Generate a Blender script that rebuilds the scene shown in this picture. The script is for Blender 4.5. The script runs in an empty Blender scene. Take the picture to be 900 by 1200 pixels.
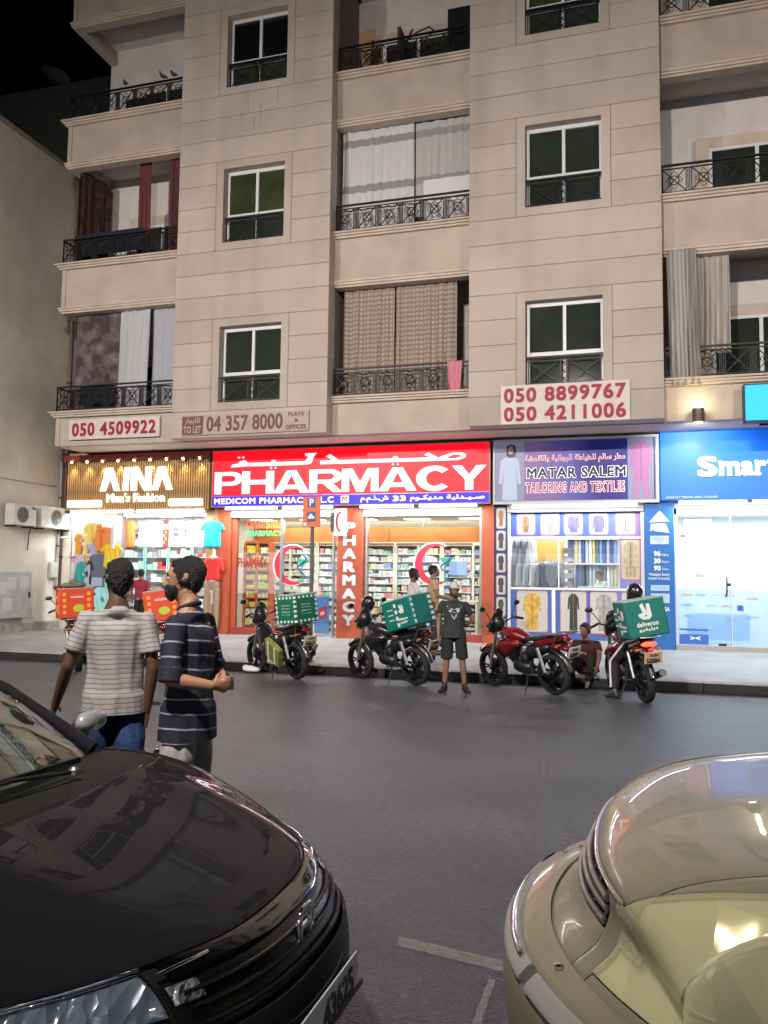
import bpy, bmesh, math, random
import numpy as np
from mathutils import Vector, Matrix, Euler
random.seed(7); RND = random.Random(11)
SC = bpy.context.scene
COL = SC.collection
R = math.radians
# ------------------------------------------------------------------ camera
cam_d = bpy.data.cameras.new('camera'); cam = bpy.data.objects.new('camera', cam_d); COL.objects.link(cam)
cam_d.sensor_fit = 'VERTICAL'; cam_d.sensor_height = 24.0; cam_d.lens = 970.0 / 1200.0 * 24.0
cam_d.clip_start = 0.05; cam_d.clip_end = 800
def _cam():
    yaw, pitch, roll = R(-16.76), R(4.5), R(0.686)
    f = Vector((math.sin(yaw) * math.cos(pitch), math.cos(yaw) * math.cos(pitch), math.sin(pitch)))
    r = Vector((math.cos(yaw), -math.sin(yaw), 0)); u = r.cross(f)
    r2 = math.cos(roll) * r + math.sin(roll) * u; u2 = -math.sin(roll) * r + math.cos(roll) * u
    m = Matrix((r2, u2, -f)).transposed().to_4x4(); m.translation = Vector((0, 0, 1.68)); return m
cam.matrix_world = _cam(); SC.camera = cam
# ------------------------------------------------------------------ world: night sky
W = bpy.data.worlds.new('World'); SC.world = W; W.use_nodes = True
_n = W.node_tree.nodes; _l = W.node_tree.links; _bg = _n['Background']
_sky = _n.new('ShaderNodeTexSky'); _sky.sky_type = 'NISHITA'; _sky.sun_disc = False
_sky.sun_elevation = R(-6); _sky.sun_rotation = R(200)
_l.new(_sky.outputs[0], _bg.inputs[0]); _bg.inputs[1].default_value = 0.05
# ------------------------------------------------------------------ view
SC.view_settings.view_transform = 'Standard'; SC.view_settings.look = 'None'
SC.view_settings.exposure = 0.0; SC.view_settings.gamma = 1.0
SC.cycles.max_bounces = 6; SC.cycles.diffuse_bounces = 3; SC.cycles.glossy_bounces = 4
SC.cycles.transmission_bounces = 6; SC.cycles.transparent_max_bounces = 12
SC.cycles.caustics_reflective = False; SC.cycles.caustics_refractive = False
SC.cycles.sample_clamp_indirect = 4.0
# ------------------------------------------------------------------ street lighting constants (lamps are built in street_lamp())
LAMP_W = 10800.0
LAMPS = [(-12.5, -2.6), (-2.2, -2.6), (11.0, -2.6)]

# ------------------------------------------------------------------ materials
_M = {}
def mat(name, color=(.5, .5, .5), rough=.6, metal=0., spec=.5, emit=None, es=1., noise=0., nscale=6., bump=0., bscale=40., coat=0., alpha=1., trans=0., dirt=None, ndetail=4.):
    if name in _M: return _M[name]
    m = bpy.data.materials.new(name); m.use_nodes = True; N = m.node_tree.nodes; L = m.node_tree.links
    b = N['Principled BSDF']; _M[name] = m
    b.inputs['Base Color'].default_value = (*color, 1); b.inputs['Roughness'].default_value = rough
    b.inputs['Metallic'].default_value = metal; b.inputs['Specular IOR Level'].default_value = spec
    b.inputs['Coat Weight'].default_value = coat; b.inputs['Coat Roughness'].default_value = .03
    b.inputs['Alpha'].default_value = alpha; b.inputs['Transmission Weight'].default_value = trans
    if emit: b.inputs['Emission Color'].default_value = (*emit, 1); b.inputs['Emission Strength'].default_value = es
    tc = None
    if noise or bump or dirt:
        tc = N.new('ShaderNodeTexCoord')
    if noise:
        t = N.new('ShaderNodeTexNoise'); t.inputs['Scale'].default_value = nscale; t.inputs['Detail'].default_value = ndetail
        L.new(tc.outputs['Object'], t.inputs['Vector'])
        r = N.new('ShaderNodeMapRange'); r.inputs[1].default_value = .3; r.inputs[2].default_value = .7
        r.inputs[3].default_value = 1 - noise; r.inputs[4].default_value = 1 + noise
        L.new(t.outputs[0], r.inputs[0])
        x = N.new('ShaderNodeVectorMath'); x.operation = 'SCALE'; x.inputs[0].default_value = color
        L.new(r.outputs[0], x.inputs['Scale']); L.new(x.outputs[0], b.inputs['Base Color'])
    if bump:
        t2 = N.new('ShaderNodeTexNoise'); t2.inputs['Scale'].default_value = bscale; t2.inputs['Detail'].default_value = 5
        L.new(tc.outputs['Object'], t2.inputs['Vector'])
        bp = N.new('ShaderNodeBump'); bp.inputs['Strength'].default_value = bump; bp.inputs['Distance'].default_value = .02
        L.new(t2.outputs[0], bp.inputs['Height']); L.new(bp.outputs[0], b.inputs['Normal'])
    return m
def nodes(m): return m.node_tree.nodes, m.node_tree.links, m.node_tree.nodes['Principled BSDF']

# ------------------------------------------------------------------ mesh builder
class MB:
    def __init__(s): s.v = []; s.f = []; s.m = []; s.T = Matrix.Identity(4)
    def add(s, vs, fs, m=0):
        o = len(s.v); s.v += [tuple(s.T @ Vector(v)) for v in vs]; s.f += [tuple(i + o for i in f) for f in fs]; s.m += [m] * len(fs); return s
    def box(s, x0, x1, y0, y1, z0, z1, m=0):
        v = [(x0, y0, z0), (x1, y0, z0), (x1, y1, z0), (x0, y1, z0), (x0, y0, z1), (x1, y0, z1), (x1, y1, z1), (x0, y1, z1)]
        return s.add(v, [(0, 3, 2, 1), (4, 5, 6, 7), (0, 1, 5, 4), (1, 2, 6, 5), (2, 3, 7, 6), (3, 0, 4, 7)], m)
    def cbox(s, c, d, rot=None, m=0):
        T = s.T; s.T = T @ Matrix.Translation(c) @ (rot.to_4x4() if rot is not None else Matrix.Identity(4))
        s.box(-d[0] / 2, d[0] / 2, -d[1] / 2, d[1] / 2, -d[2] / 2, d[2] / 2, m); s.T = T; return s
    def bar(s, p, q, w, h=None, m=0, up=(0, 0, 1)):
        p = Vector(p); q = Vector(q); d = q - p; h = h or w
        z = Vector(up); x = d.normalized(); y = z.cross(x)
        if y.length < 1e-4: y = Vector((0, 1, 0)).cross(x)
        y.normalize(); z = x.cross(y)
        M = Matrix((x, y, z)).transposed().to_4x4(); M.translation = (p + q) / 2
        T = s.T; s.T = T @ M; L = d.length / 2; s.box(-L, L, -w / 2, w / 2, -h / 2, h / 2, m); s.T = T; return s
    def tube(s, pts, r, n=8, m=0, caps=True, closed=False):
        pts = [Vector(p) for p in pts]; rs = r if isinstance(r, (list, tuple)) else [r] * len(pts)
        vs = []; k = len(pts); prev = None
        for i, p in enumerate(pts):
            if closed: d = pts[(i + 1) % k] - pts[i - 1]
            else: d = pts[min(i + 1, k - 1)] - pts[max(i - 1, 0)]
            if d.length < 1e-9: d = Vector((0, 0, 1))
            d.normalize()
            if prev is None:
                a = Vector((0, 0, 1)) if abs(d.z) < .9 else Vector((1, 0, 0)); x = a.cross(d).normalized()
            else: x = (prev - d * prev.dot(d)); x = x.normalized() if x.length > 1e-6 else d.orthogonal().normalized()
            prev = x; y = d.cross(x)
            for j in range(n):
                t = 2 * math.pi * j / n; vs.append(p + (x * math.cos(t) + y * math.sin(t)) * rs[i])
        fs = []
        for i in range(k if closed else k - 1):
            a = i * n; b = ((i + 1) % k) * n
            for j in range(n): fs.append((a + j, a + (j + 1) % n, b + (j + 1) % n, b + j))
        if caps and not closed: fs.append(tuple(range(n - 1, -1, -1))); fs.append(tuple((k - 1) * n + j for j in range(n)))
        return s.add(vs, fs, m)
    def prism(s, poly, y0, y1, m=0, axis='y'):
        n = len(poly)
        if axis == 'y': a = [(x, y0, z) for x, z in poly]; b = [(x, y1, z) for x, z in poly]
        elif axis == 'x': a = [(y0, x, z) for x, z in poly]; b = [(y1, x, z) for x, z in poly]
        else: a = [(x, z, y0) for x, z in poly]; b = [(x, z, y1) for x, z in poly]
        fs = [tuple(range(n)), tuple(range(2 * n - 1, n - 1, -1))] + [(i, i + n, (i + 1) % n + n, (i + 1) % n) for i in range(n)]
        return s.add(a + b, fs, m)
    def flat(s, poly, y, m=0):
        return s.add([(x, y, z) for x, z in poly], [tuple(range(len(poly)))], m)
    def lathe(s, prof, n=16, m=0, T=None):
        T0 = s.T
        if T is not None: s.T = s.T @ T
        vs = []; fs = []
        for r, z in prof:
            for j in range(n): t = 2 * math.pi * j / n; vs.append((r * math.cos(t), r * math.sin(t), z))
        for i in range(len(prof) - 1):
            for j in range(n): a = i * n; b = a + n; fs.append((a + j, a + (j + 1) % n, b + (j + 1) % n, b + j))
        fs.append(tuple(range(n - 1, -1, -1))); fs.append(tuple((len(prof) - 1) * n + j for j in range(n)))
        s.add(vs, fs, m); s.T = T0; return s
    def ball(s, c, r, n=10, m=0):
        rx, ry, rz = r if isinstance(r, (tuple, list)) else (r, r, r)
        prof = [(math.sin(math.pi * i / n), -math.cos(math.pi * i / n)) for i in range(1, n)]
        T = Matrix.Translation(c) @ Matrix.Diagonal((rx, ry, rz, 1)); return s.lathe(prof, n * 2, m, T)
    def build(s, name, mats, parent=None, smooth=False, bevel=0, bseg=2, sub=0, loc=None, fix=True):
        me = bpy.data.meshes.new(name); me.from_pydata(s.v, [], s.f); me.update()
        for mm in (mats if isinstance(mats, (list, tuple)) else [mats]): me.materials.append(mm)
        me.polygons.foreach_set('material_index', s.m)
        if fix:
            bm = bmesh.new(); bm.from_mesh(me); bmesh.ops.recalc_face_normals(bm, faces=bm.faces); bm.to_mesh(me); bm.free()
        if smooth:
            me.polygons.foreach_set('use_smooth', [True] * len(me.polygons))
            try: me.set_sharp_from_angle(angle=R(35 if smooth is True else smooth))
            except Exception: pass
        o = bpy.data.objects.new(name, me); COL.objects.link(o)
        if parent: o.parent = parent
        if loc: o.location = loc
        if bevel:
            b = o.modifiers.new('bevel', 'BEVEL'); b.width = bevel; b.segments = bseg; b.limit_method = 'ANGLE'; b.angle_limit = R(40)
            me.polygons.foreach_set('use_smooth', [True] * len(me.polygons)); me.set_sharp_from_angle(angle=R(32))
        if sub:
            b = o.modifiers.new('subdivision', 'SUBSURF'); b.levels = sub; b.render_levels = sub
        return o
def tag(o, label=None, cat=None, group=None, kind=None):
    if label: o['label'] = label
    if cat: o['category'] = cat
    if group: o['group'] = group
    if kind: o['kind'] = kind
    return o
def empty(name, loc=(0, 0, 0), rz=0, label=None, cat=None, group=None, rx=0, ry=0):
    o = bpy.data.objects.new(name, None); COL.objects.link(o); o.location = loc; o.rotation_euler = (rx, ry, rz); o.empty_display_size = .1
    tag(o, label, cat, group); return o
def kids(o): return [c for c in bpy.data.objects if c.parent == o]
def copy_tree(o, parent=None):
    c = o.copy(); COL.objects.link(c); c.parent = parent
    for ch in kids(o): copy_tree(ch, c)
    return c
def share(name, src, parent=None, loc=None, mats=None):
    o = bpy.data.objects.new(name, src.data); COL.objects.link(o)
    for md in src.modifiers:
        n = o.modifiers.new(md.name, md.type)
        if md.type == 'BEVEL': n.width = md.width; n.segments = md.segments; n.limit_method = 'ANGLE'; n.angle_limit = md.angle_limit
    if parent: o.parent = parent
    if loc: o.location = loc
    return o
def setmat(o, m, i=0):
    o.material_slots[i].link = 'OBJECT'; o.material_slots[i].material = m
# ------------------------------------------------------------------ lettering
_ar = {'ا': (0xFE8D, 2), 'ب': (0xFE8F, 4), 'ة': (0xFE93, 2), 'ت': (0xFE95, 4), 'ج': (0xFE9D, 4), 'ح': (0xFEA1, 4), 'خ': (0xFEA5, 4), 'د': (0xFEA9, 2), 'ذ': (0xFEAB, 2), 'ر': (0xFEAD, 2), 'ز': (0xFEAF, 2), 'س': (0xFEB1, 4), 'ش': (0xFEB5, 4), 'ص': (0xFEB9, 4), 'ض': (0xFEBD, 4), 'ط': (0xFEC1, 4), 'ظ': (0xFEC5, 4), 'ع': (0xFEC9, 4), 'غ': (0xFECD, 4), 'ف': (0xFED1, 4), 'ق': (0xFED5, 4), 'ك': (0xFED9, 4), 'ل': (0xFEDD, 4), 'م': (0xFEE1, 4), 'ن': (0xFEE5, 4), 'ه': (0xFEE9, 4), 'و': (0xFEED, 2), 'ى': (0xFEEF, 2), 'ي': (0xFEF1, 4), 'أ': (0xFE83, 2), 'إ': (0xFE87, 2), 'ء': (0xFE80, 1)}
def arabic(s, kash=0):
    out = []
    for w in s.split(' '):
        r = []
        for i, ch in enumerate(w):
            if ch == 'ـ': r.append(ch); continue
            if ch not in _ar: r.append(ch); continue
            c, n = _ar[ch]
            pv = i > 0 and (w[i - 1] == 'ـ' or (w[i - 1] in _ar and _ar[w[i - 1]][1] == 4))
            nx = i < len(w) - 1 and (w[i + 1] in _ar or w[i + 1] == 'ـ') and n == 4
            r.append(chr(c + (3 if pv and nx and n == 4 else 2 if nx else 1 if pv and n > 1 else 0)))
        if any(ch in _ar for ch in w): r = r[::-1]
        out.append(''.join(r))
    return ' '.join(out[::-1])
def text_mesh(s, bold=0., space=1., ext=0., res=3, align='LEFT', line=1.):
    cu = bpy.data.curves.new('txt', 'FONT'); cu.body = s; cu.size = 1; cu.offset = bold; cu.space_character = space
    cu.extrude = ext; cu.resolution_u = res; cu.align_x = align; cu.space_line = line
    o = bpy.data.objects.new('txt', cu); COL.objects.link(o)
    dg = bpy.context.evaluated_depsgraph_get(); me = bpy.data.meshes.new_from_object(o.evaluated_get(dg))
    bpy.data.objects.remove(o); bpy.data.curves.remove(cu); return me
def text(name, s, m, parent, x0, z0, x1, z1, y, bold=0., space=1., depth=.01, res=3, align='LEFT', line=1., M=None):
    """lettering fitted to the rectangle x0..x1, z0..z1 on the plane Y=y, facing -Y"""
    me = text_mesh(s, 0, space + bold * 1.2, .5, res, align, line)
    n = len(me.vertices)
    if n == 0: return None
    co = np.empty(n * 3); me.vertices.foreach_get('co', co); co = co.reshape(-1, 3)
    if bold:
        fs = [tuple(p.vertices) for p in me.polygons]; V = []; Fc = []
        zr = max(co[:, 2].max() - co[:, 2].min(), 1e-6)
        for k, (dx, dy) in enumerate(((0, 0), (1, 1), (-1, 1), (1, -1), (-1, -1), (1, 0), (-1, 0))):
            q = co.copy(); q[:, 0] += dx * bold; q[:, 1] += dy * bold; q[:, 2] *= 1 - .02 * k
            V.append(q); Fc += [tuple(i + n * k for i in f) for f in fs]
        co = np.vstack(V); bpy.data.meshes.remove(me); me = bpy.data.meshes.new(name); me.from_pydata([tuple(c) for c in co], [], Fc)
    lo = co.min(0); hi = co.max(0); sz = np.maximum(hi - lo, 1e-6)
    q = np.empty_like(co); q[:, 0] = x0 + (co[:, 0] - lo[0]) / sz[0] * (x1 - x0)
    q[:, 2] = z0 + (co[:, 1] - lo[1]) / sz[1] * (z1 - z0)
    q[:, 1] = y - depth * (co[:, 2] - lo[2]) / sz[2]
    if M is not None: q = np.array([tuple(M @ Vector(v)) for v in q])
    me.vertices.foreach_set('co', q.ravel()); me.update(); me.name = name
    me.materials.clear(); me.materials.append(m)
    o = bpy.data.objects.new(name, me); COL.objects.link(o)
    if parent: o.parent = parent
    return o
def light(name, typ, loc, power, color=(1, 1, 1), size=1., sy=None, aim=None, rot=None, parent=None, spot=None, blend=.5, spread=None):
    d = bpy.data.lights.new(name, typ); d.energy = power; d.color = color
    if typ == 'AREA':
        d.size = size
        if sy: d.shape = 'RECTANGLE'; d.size_y = sy
        if spread: d.spread = spread
    elif typ in ('POINT', 'SPOT'): d.shadow_soft_size = size
    if typ == 'SPOT': d.spot_size = spot or R(60); d.spot_blend = blend
    o = bpy.data.objects.new(name, d); COL.objects.link(o); o.location = loc
    if aim is not None: o.rotation_euler = (Vector(aim) - Vector(loc)).to_track_quat('-Z', 'Y').to_euler()
    elif rot: o.rotation_euler = rot
    if parent: o.parent = parent
    return o
# ------------------------------------------------------------------ palette
def facade_mat():
    m = mat('facade_paint', (.50, .40, .325), .85); N, L, b = nodes(m)
    tc = N.new('ShaderNodeTexCoord'); t = N.new('ShaderNodeTexNoise'); t.inputs['Scale'].default_value = .7; t.inputs['Detail'].default_value = 6
    L.new(tc.outputs['Object'], t.inputs[0])
    mp = N.new('ShaderNodeMapping'); mp.inputs['Scale'].default_value = (1.6, 1.6, .25); t2 = N.new('ShaderNodeTexNoise'); t2.inputs['Scale'].default_value = 1.3; t2.inputs['Detail'].default_value = 6
    L.new(tc.outputs['Object'], mp.inputs[0]); L.new(mp.outputs[0], t2.inputs[0])
    a = N.new('ShaderNodeMath'); a.operation = 'ADD'; L.new(t.outputs[0], a.inputs[0]); L.new(t2.outputs[0], a.inputs[1])
    r = N.new('ShaderNodeValToRGB'); r.color_ramp.elements[0].position = .35; r.color_ramp.elements[0].color = (.40, .34, .295, 1)
    r.color_ramp.elements[1].position = .62; r.color_ramp.elements[1].color = (.50, .43, .375, 1)
    mr = N.new('ShaderNodeMath'); mr.operation = 'MULTIPLY'; mr.inputs[1].default_value = .5; L.new(a.outputs[0], mr.inputs[0])
    L.new(mr.outputs[0], r.inputs[0])
    oi = N.new('ShaderNodeObjectInfo'); mx = N.new('ShaderNodeMapRange'); mx.inputs[3].default_value = .94; mx.inputs[4].default_value = 1.05
    L.new(oi.outputs['Random'], mx.inputs[0]); sc = N.new('ShaderNodeVectorMath'); sc.operation = 'SCALE'
    L.new(r.outputs[0], sc.inputs[0]); L.new(mx.outputs[0], sc.inputs['Scale']); L.new(sc.outputs[0], b.inputs['Base Color'])
    t3 = N.new('ShaderNodeTexNoise'); t3.inputs['Scale'].default_value = 60; L.new(tc.outputs['Object'], t3.inputs[0])
    bp = N.new('ShaderNodeBump'); bp.inputs['Strength'].default_value = .25; bp.inputs['Distance'].default_value = .01; L.new(t3.outputs[0], bp.inputs['Height']); L.new(bp.outputs[0], b.inputs['Normal'])
    return m
FAC = facade_mat()
JOINT = mat('joint_shadow_gap', (.20, .165, .14), .9)
CREAM = mat('moulding_paint', (.54, .45, .375), .8, noise=.12, nscale=3, bump=.15)
WHITEWALL = mat('balcony_white_paint', (.62, .58, .56), .85, noise=.08, nscale=2)
IRON = mat('black_iron', (.015, .016, .02), .45, metal=.4)
ALU = mat('white_aluminium', (.68, .68, .70), .35)
GLASSD = mat('dark_window_glass', (.026, .034, .027), .06, spec=.8, noise=.3, nscale=.7)
GLASSG = mat('green_window_glass', (.042, .056, .026), .08, spec=.8, noise=.35, nscale=1.2)
BLACK = mat('black_plastic', (.012, .012, .013), .45, bump=.05)
RUBBER = mat('tyre_rubber', (.012, .012, .012), .8, bump=.2, bscale=90)
STEEL = mat('brushed_steel', (.45, .45, .46), .3, metal=.9)
CHROME = mat('chrome', (.8, .8, .82), .08, metal=1.)
WHITE = mat('white_paint', (.78, .78, .78), .5)
def emis(name, c, s): return mat(name, tuple(min(1, x) for x in c), .5, emit=c, es=s)
# ================================================================== GROUND
def ground():
    asp = mat('asphalt', (.075, .075, .078), .62); N, L, b = nodes(asp)
    tc = N.new('ShaderNodeTexCoord')
    n1 = N.new('ShaderNodeTexNoise'); n1.inputs['Scale'].default_value = .42; n1.inputs['Detail'].default_value = 8; n1.inputs['Roughness'].default_value = .65
    n2 = N.new('ShaderNodeTexNoise'); n2.inputs['Scale'].default_value = 24; n2.inputs['Detail'].default_value = 8; n2.inputs['Roughness'].default_value = .75
    n3 = N.new('ShaderNodeTexVoronoi'); n3.inputs['Scale'].default_value = 110
    mp = N.new('ShaderNodeMapping'); mp.inputs['Scale'].default_value = (.5, 1.1, 1)
    n4 = N.new('ShaderNodeTexNoise'); n4.inputs['Scale'].default_value = 1.1; n4.inputs['Detail'].default_value = 5
    L.new(tc.outputs['Object'], mp.inputs[0]); L.new(mp.outputs[0], n4.inputs[0])
    for n in (n1, n2, n3): L.new(tc.outputs['Object'], n.inputs[0])
    r = N.new('ShaderNodeValToRGB'); r.color_ramp.elements[0].position = .40; r.color_ramp.elements[0].color = (.010, .0115, .0155, 1)
    r.color_ramp.elements[1].position = .62; r.color_ramp.elements[1].color = (.060, .067, .090, 1)
    a = N.new('ShaderNodeMix'); a.data_type = 'FLOAT'; a.inputs[0].default_value = .5; L.new(n1.outputs[0], a.inputs[2]); L.new(n4.outputs[0], a.inputs[3])
    a2 = N.new('ShaderNodeMix'); a2.data_type = 'FLOAT'; a2.inputs[0].default_value = .42; L.new(a.outputs[0], a2.inputs[2]); L.new(n2.outputs[0], a2.inputs[3])
    L.new(a2.outputs[0], r.inputs[0])
    # small dark spots of gum and oil
    v = N.new('ShaderNodeTexVoronoi'); v.inputs['Scale'].default_value = 2.6; L.new(tc.outputs['Object'], v.inputs[0])
    cr = N.new('ShaderNodeMapRange'); cr.inputs[1].default_value = .04; cr.inputs[2].default_value = .085; cr.inputs[3].default_value = .35; cr.inputs[4].default_value = 1
    L.new(v.outputs['Distance'], cr.inputs[0]); sc = N.new('ShaderNodeVectorMath'); sc.operation = 'SCALE'
    fk = N.new('ShaderNodeTexVoronoi'); fk.inputs['Scale'].default_value = 42; L.new(tc.outputs['Object'], fk.inputs[0])
    fs = N.new('ShaderNodeSeparateColor'); L.new(fk.outputs['Color'], fs.inputs[0]); fm = N.new('ShaderNodeMapRange'); fm.inputs[1].default_value = .55; fm.inputs[2].default_value = 1.0; fm.inputs[3].default_value = .82; fm.inputs[4].default_value = 1.9
    L.new(fs.outputs[0], fm.inputs[0]); mm = N.new('ShaderNodeMath'); mm.operation = 'MULTIPLY'; L.new(fm.outputs[0], mm.inputs[0]); L.new(cr.outputs[0], mm.inputs[1])
    L.new(r.outputs[0], sc.inputs[0]); L.new(mm.outputs[0], sc.inputs['Scale']); L.new(sc.outputs[0], b.inputs['Base Color']); b.inputs['Specular IOR Level'].default_value = 1.0
    rr = N.new('ShaderNodeMapRange'); rr.inputs[1].default_value = .3; rr.inputs[2].default_value = .7; rr.inputs[3].default_value = .285; rr.inputs[4].default_value = .40
    L.new(n4.outputs[0], rr.inputs[0]); L.new(rr.outputs[0], b.inputs['Roughness'])
    bp = N.new('ShaderNodeBump'); bp.inputs['Strength'].default_value = 1.0; bp.inputs['Distance'].default_value = .02
    ad = N.new('ShaderNodeMath'); ad.operation = 'ADD'; L.new(n2.outputs[0], ad.inputs[0]); L.new(n3.outputs['Distance'], ad.inputs[1])
    L.new(ad.outputs[0], bp.inputs['Height']); L.new(bp.outputs[0], b.inputs['Normal'])
    tag(MB().add([(-300, -300, -.02), (300, -300, -.02), (300, 300, -.02), (-300, 300, -.02)], [(0, 1, 2, 3)]).build('ground', mat('dry_ground', (.12, .1, .08), .9)), kind='structure')
    tag(MB().add([(-70, -1.2, 0), (60, -1.2, 0), (60, 13.5, 0), (-70, 13.5, 0)], [(0, 1, 2, 3)]).build('road', asp), kind='structure')
    # worn paint of the parking bay
    wp = mat('worn_road_paint', (.35, .34, .31), .7); N, L, b = nodes(wp)
    tc = N.new('ShaderNodeTexCoord'); mp = N.new('ShaderNodeMapping'); mp.inputs['Scale'].default_value = (9, 45, 1)
    n = N.new('ShaderNodeTexNoise'); n.inputs['Scale'].default_value = 2.2; n.inputs['Detail'].default_value = 8; n.inputs['Roughness'].default_value = .8
    L.new(tc.outputs['Object'], mp.inputs[0]); L.new(mp.outputs[0], n.inputs[0])
    r = N.new('ShaderNodeMapRange'); r.inputs[1].default_value = .40; r.inputs[2].default_value = .56; r.inputs[3].default_value = .0; r.inputs[4].default_value = .5
    L.new(n.outputs[0], r.inputs[0]); L.new(r.outputs[0], b.inputs['Alpha'])
    p = MB(); p.add([(-1.07, 3.88, .004), (-.45, 3.76, .004), (-.45, 3.66, .004), (-1.05, 3.78, .004)], [(3, 2, 1, 0)])
    p.add([(-.60, 3.60, .004), (-.57, 3.60, .004), (-.57, 2.2, .004), (-.61, 2.2, .004)], [(3, 2, 1, 0)])
    tag(p.build('parking_line', wp, fix=False), kind='structure')
    # pavement
    pv = mat('grey_pavers', (.42, .42, .41), .55); N, L, b = nodes(pv)
    tc = N.new('ShaderNodeTexCoord'); br = N.new('ShaderNodeTexBrick'); br.inputs['Scale'].default_value = 1.0
    br.inputs['Color1'].default_value = (.33, .33, .325, 1); br.inputs['Color2'].default_value = (.27, .27, .265, 1); br.inputs['Mortar'].default_value = (.2, .2, .19, 1)
    br.inputs['Mortar Size'].default_value = .006; br.inputs['Brick Width'].default_value = .2; br.inputs['Row Height'].default_value = .1
    n = N.new('ShaderNodeTexNoise'); n.inputs['Scale'].default_value = 1.2; n.inputs['Detail'].default_value = 7
    L.new(tc.outputs['Object'], br.inputs[0]); L.new(tc.outputs['Object'], n.inputs[0])
    r = N.new('ShaderNodeMapRange'); r.inputs[1].default_value = .3; r.inputs[2].default_value = .7; r.inputs[3].default_value = .75; r.inputs[4].default_value = 1.15
    sc = N.new('ShaderNodeVectorMath'); sc.operation = 'SCALE'; L.new(n.outputs[0], r.inputs[0]); L.new(br.outputs[0], sc.inputs[0]); L.new(r.outputs[0], sc.inputs['Scale'])
    L.new(sc.outputs[0], b.inputs['Base Color'])
    bp = N.new('ShaderNodeBump'); bp.inputs['Strength'].default_value = .4; bp.inputs['Distance'].default_value = .006; L.new(br.outputs['Fac'], bp.inputs['Height']); bp.invert = True
    L.new(bp.outputs[0], b.inputs['Normal'])
    m = MB(); m.add([(-70, 13.72, .15), (60, 13.72, .15), (60, 19.0, .21), (-70, 19.0, .21)], [(0, 1, 2, 3)])
    tag(m.build('pavement', pv, fix=False), kind='structure')
    tag(MB().box(-70, 60, 19.0, 32, -.01, .2).build('shop_floor_slab', mat('pale_floor_tile', (.5, .5, .48), .3)), kind='structure')
    k = tag(MB().box(-70, 60, 13.54, 13.715, -.01, .12).build('kerb', mat('kerb_bed', (.05, .05, .05), .9)), kind='structure')
    kb = mat('black_kerb_paint', (.014, .014, .014), .6, noise=.5, nscale=3, bump=.4); kt = mat('kerb_top_pale', (.33, .33, .32), .8, noise=.25, nscale=5)  # top band of each stone paler than its black sides
    first = None
    for i in range(26):
        x = -17.0 + i * 1.0
        if first is None:
            first = MB().box(0, .992, 0, .215, 0, .138).box(0, .992, .0, .215, .138, .152, 1).build('kerb_stone', [kb, kt], k, bevel=.012); first.location = (x, 13.5, 0)
        else: share('kerb_stone', first, k, (x, 13.5 + RND.uniform(-.004, .004), RND.uniform(-.003, .002)))
    # near side of the street behind the camera
    tag(MB().box(-70, 60, -8, -1.2, -.01, .15).build('near_pavement', pv), kind='structure')
ground()

# ================================================================== APARTMENT BUILDING
YU, YB, YS = 17.2, 17.55, 19.0
FH = 3.86
B = empty('apartment_building', label='beige panelled apartment block with dark balcony railings rising over the lit shops', cat='apartment building')
def rails_panel(w, h):
    m = MB(); t = .019
    m.bar((-w / 2, 0, 0), (-w / 2, 0, h), t); m.bar((w / 2, 0, 0), (w / 2, 0, h), t)
    m.bar((-w / 2, 0, 0), (w / 2, 0, h), t); m.bar((-w / 2, 0, h), (w / 2, 0, 0), t)
    for rr in (.095,):
        m.tube([(rr * math.cos(a * math.pi / 8), 0, h / 2 + rr * math.sin(a * math.pi / 8)) for a in range(16)], .012, 4, closed=True)
    m.tube([(-.16, 0, h / 2), (0, 0, h / 2 + .2), (.16, 0, h / 2), (0, 0, h / 2 - .2)], .010, 4, closed=True)
    for dx in (.035, .07): m.bar((w / 2 + dx, 0, 0), (w / 2 + dx, 0, h), t)
    return m
_rp = {}
def railing(x0, x1, z0, z1, y, parent, ends=False):
    """top, bottom and mid bars, and repeated ornamental panels"""
    m = MB(); h = z1 - z0
    m.bar((x0, y, z1), (x1, y, z1), .05, .035); m.bar((x0, y, z0 + .05), (x1, y, z0 + .05), .03, .02); m.bar((x0, y, z1 - .08), (x1, y, z1 - .08), .03, .018)
    for x in (x0 + .015, x1 - .015): m.bar((x, y, z0), (x, y, z1), .03)
    o = m.build('railing', IRON, parent)
    n = max(1, round((x1 - x0) / .53)); w = (x1 - x0) / n; pw = w - .105
    key = (round(pw, 3), round(h, 2))
    for i in range(n):
        cx = x0 + w * i + pw / 2 + .012
        if key not in _rp:
            q = rails_panel(pw, h - .14).build('railing_panel', IRON, o); _rp[key] = q
        else: q = share('railing_panel', _rp[key], o)
        q.location = (cx, y, z0 + .06)
    return o
PANE_W = []
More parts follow.
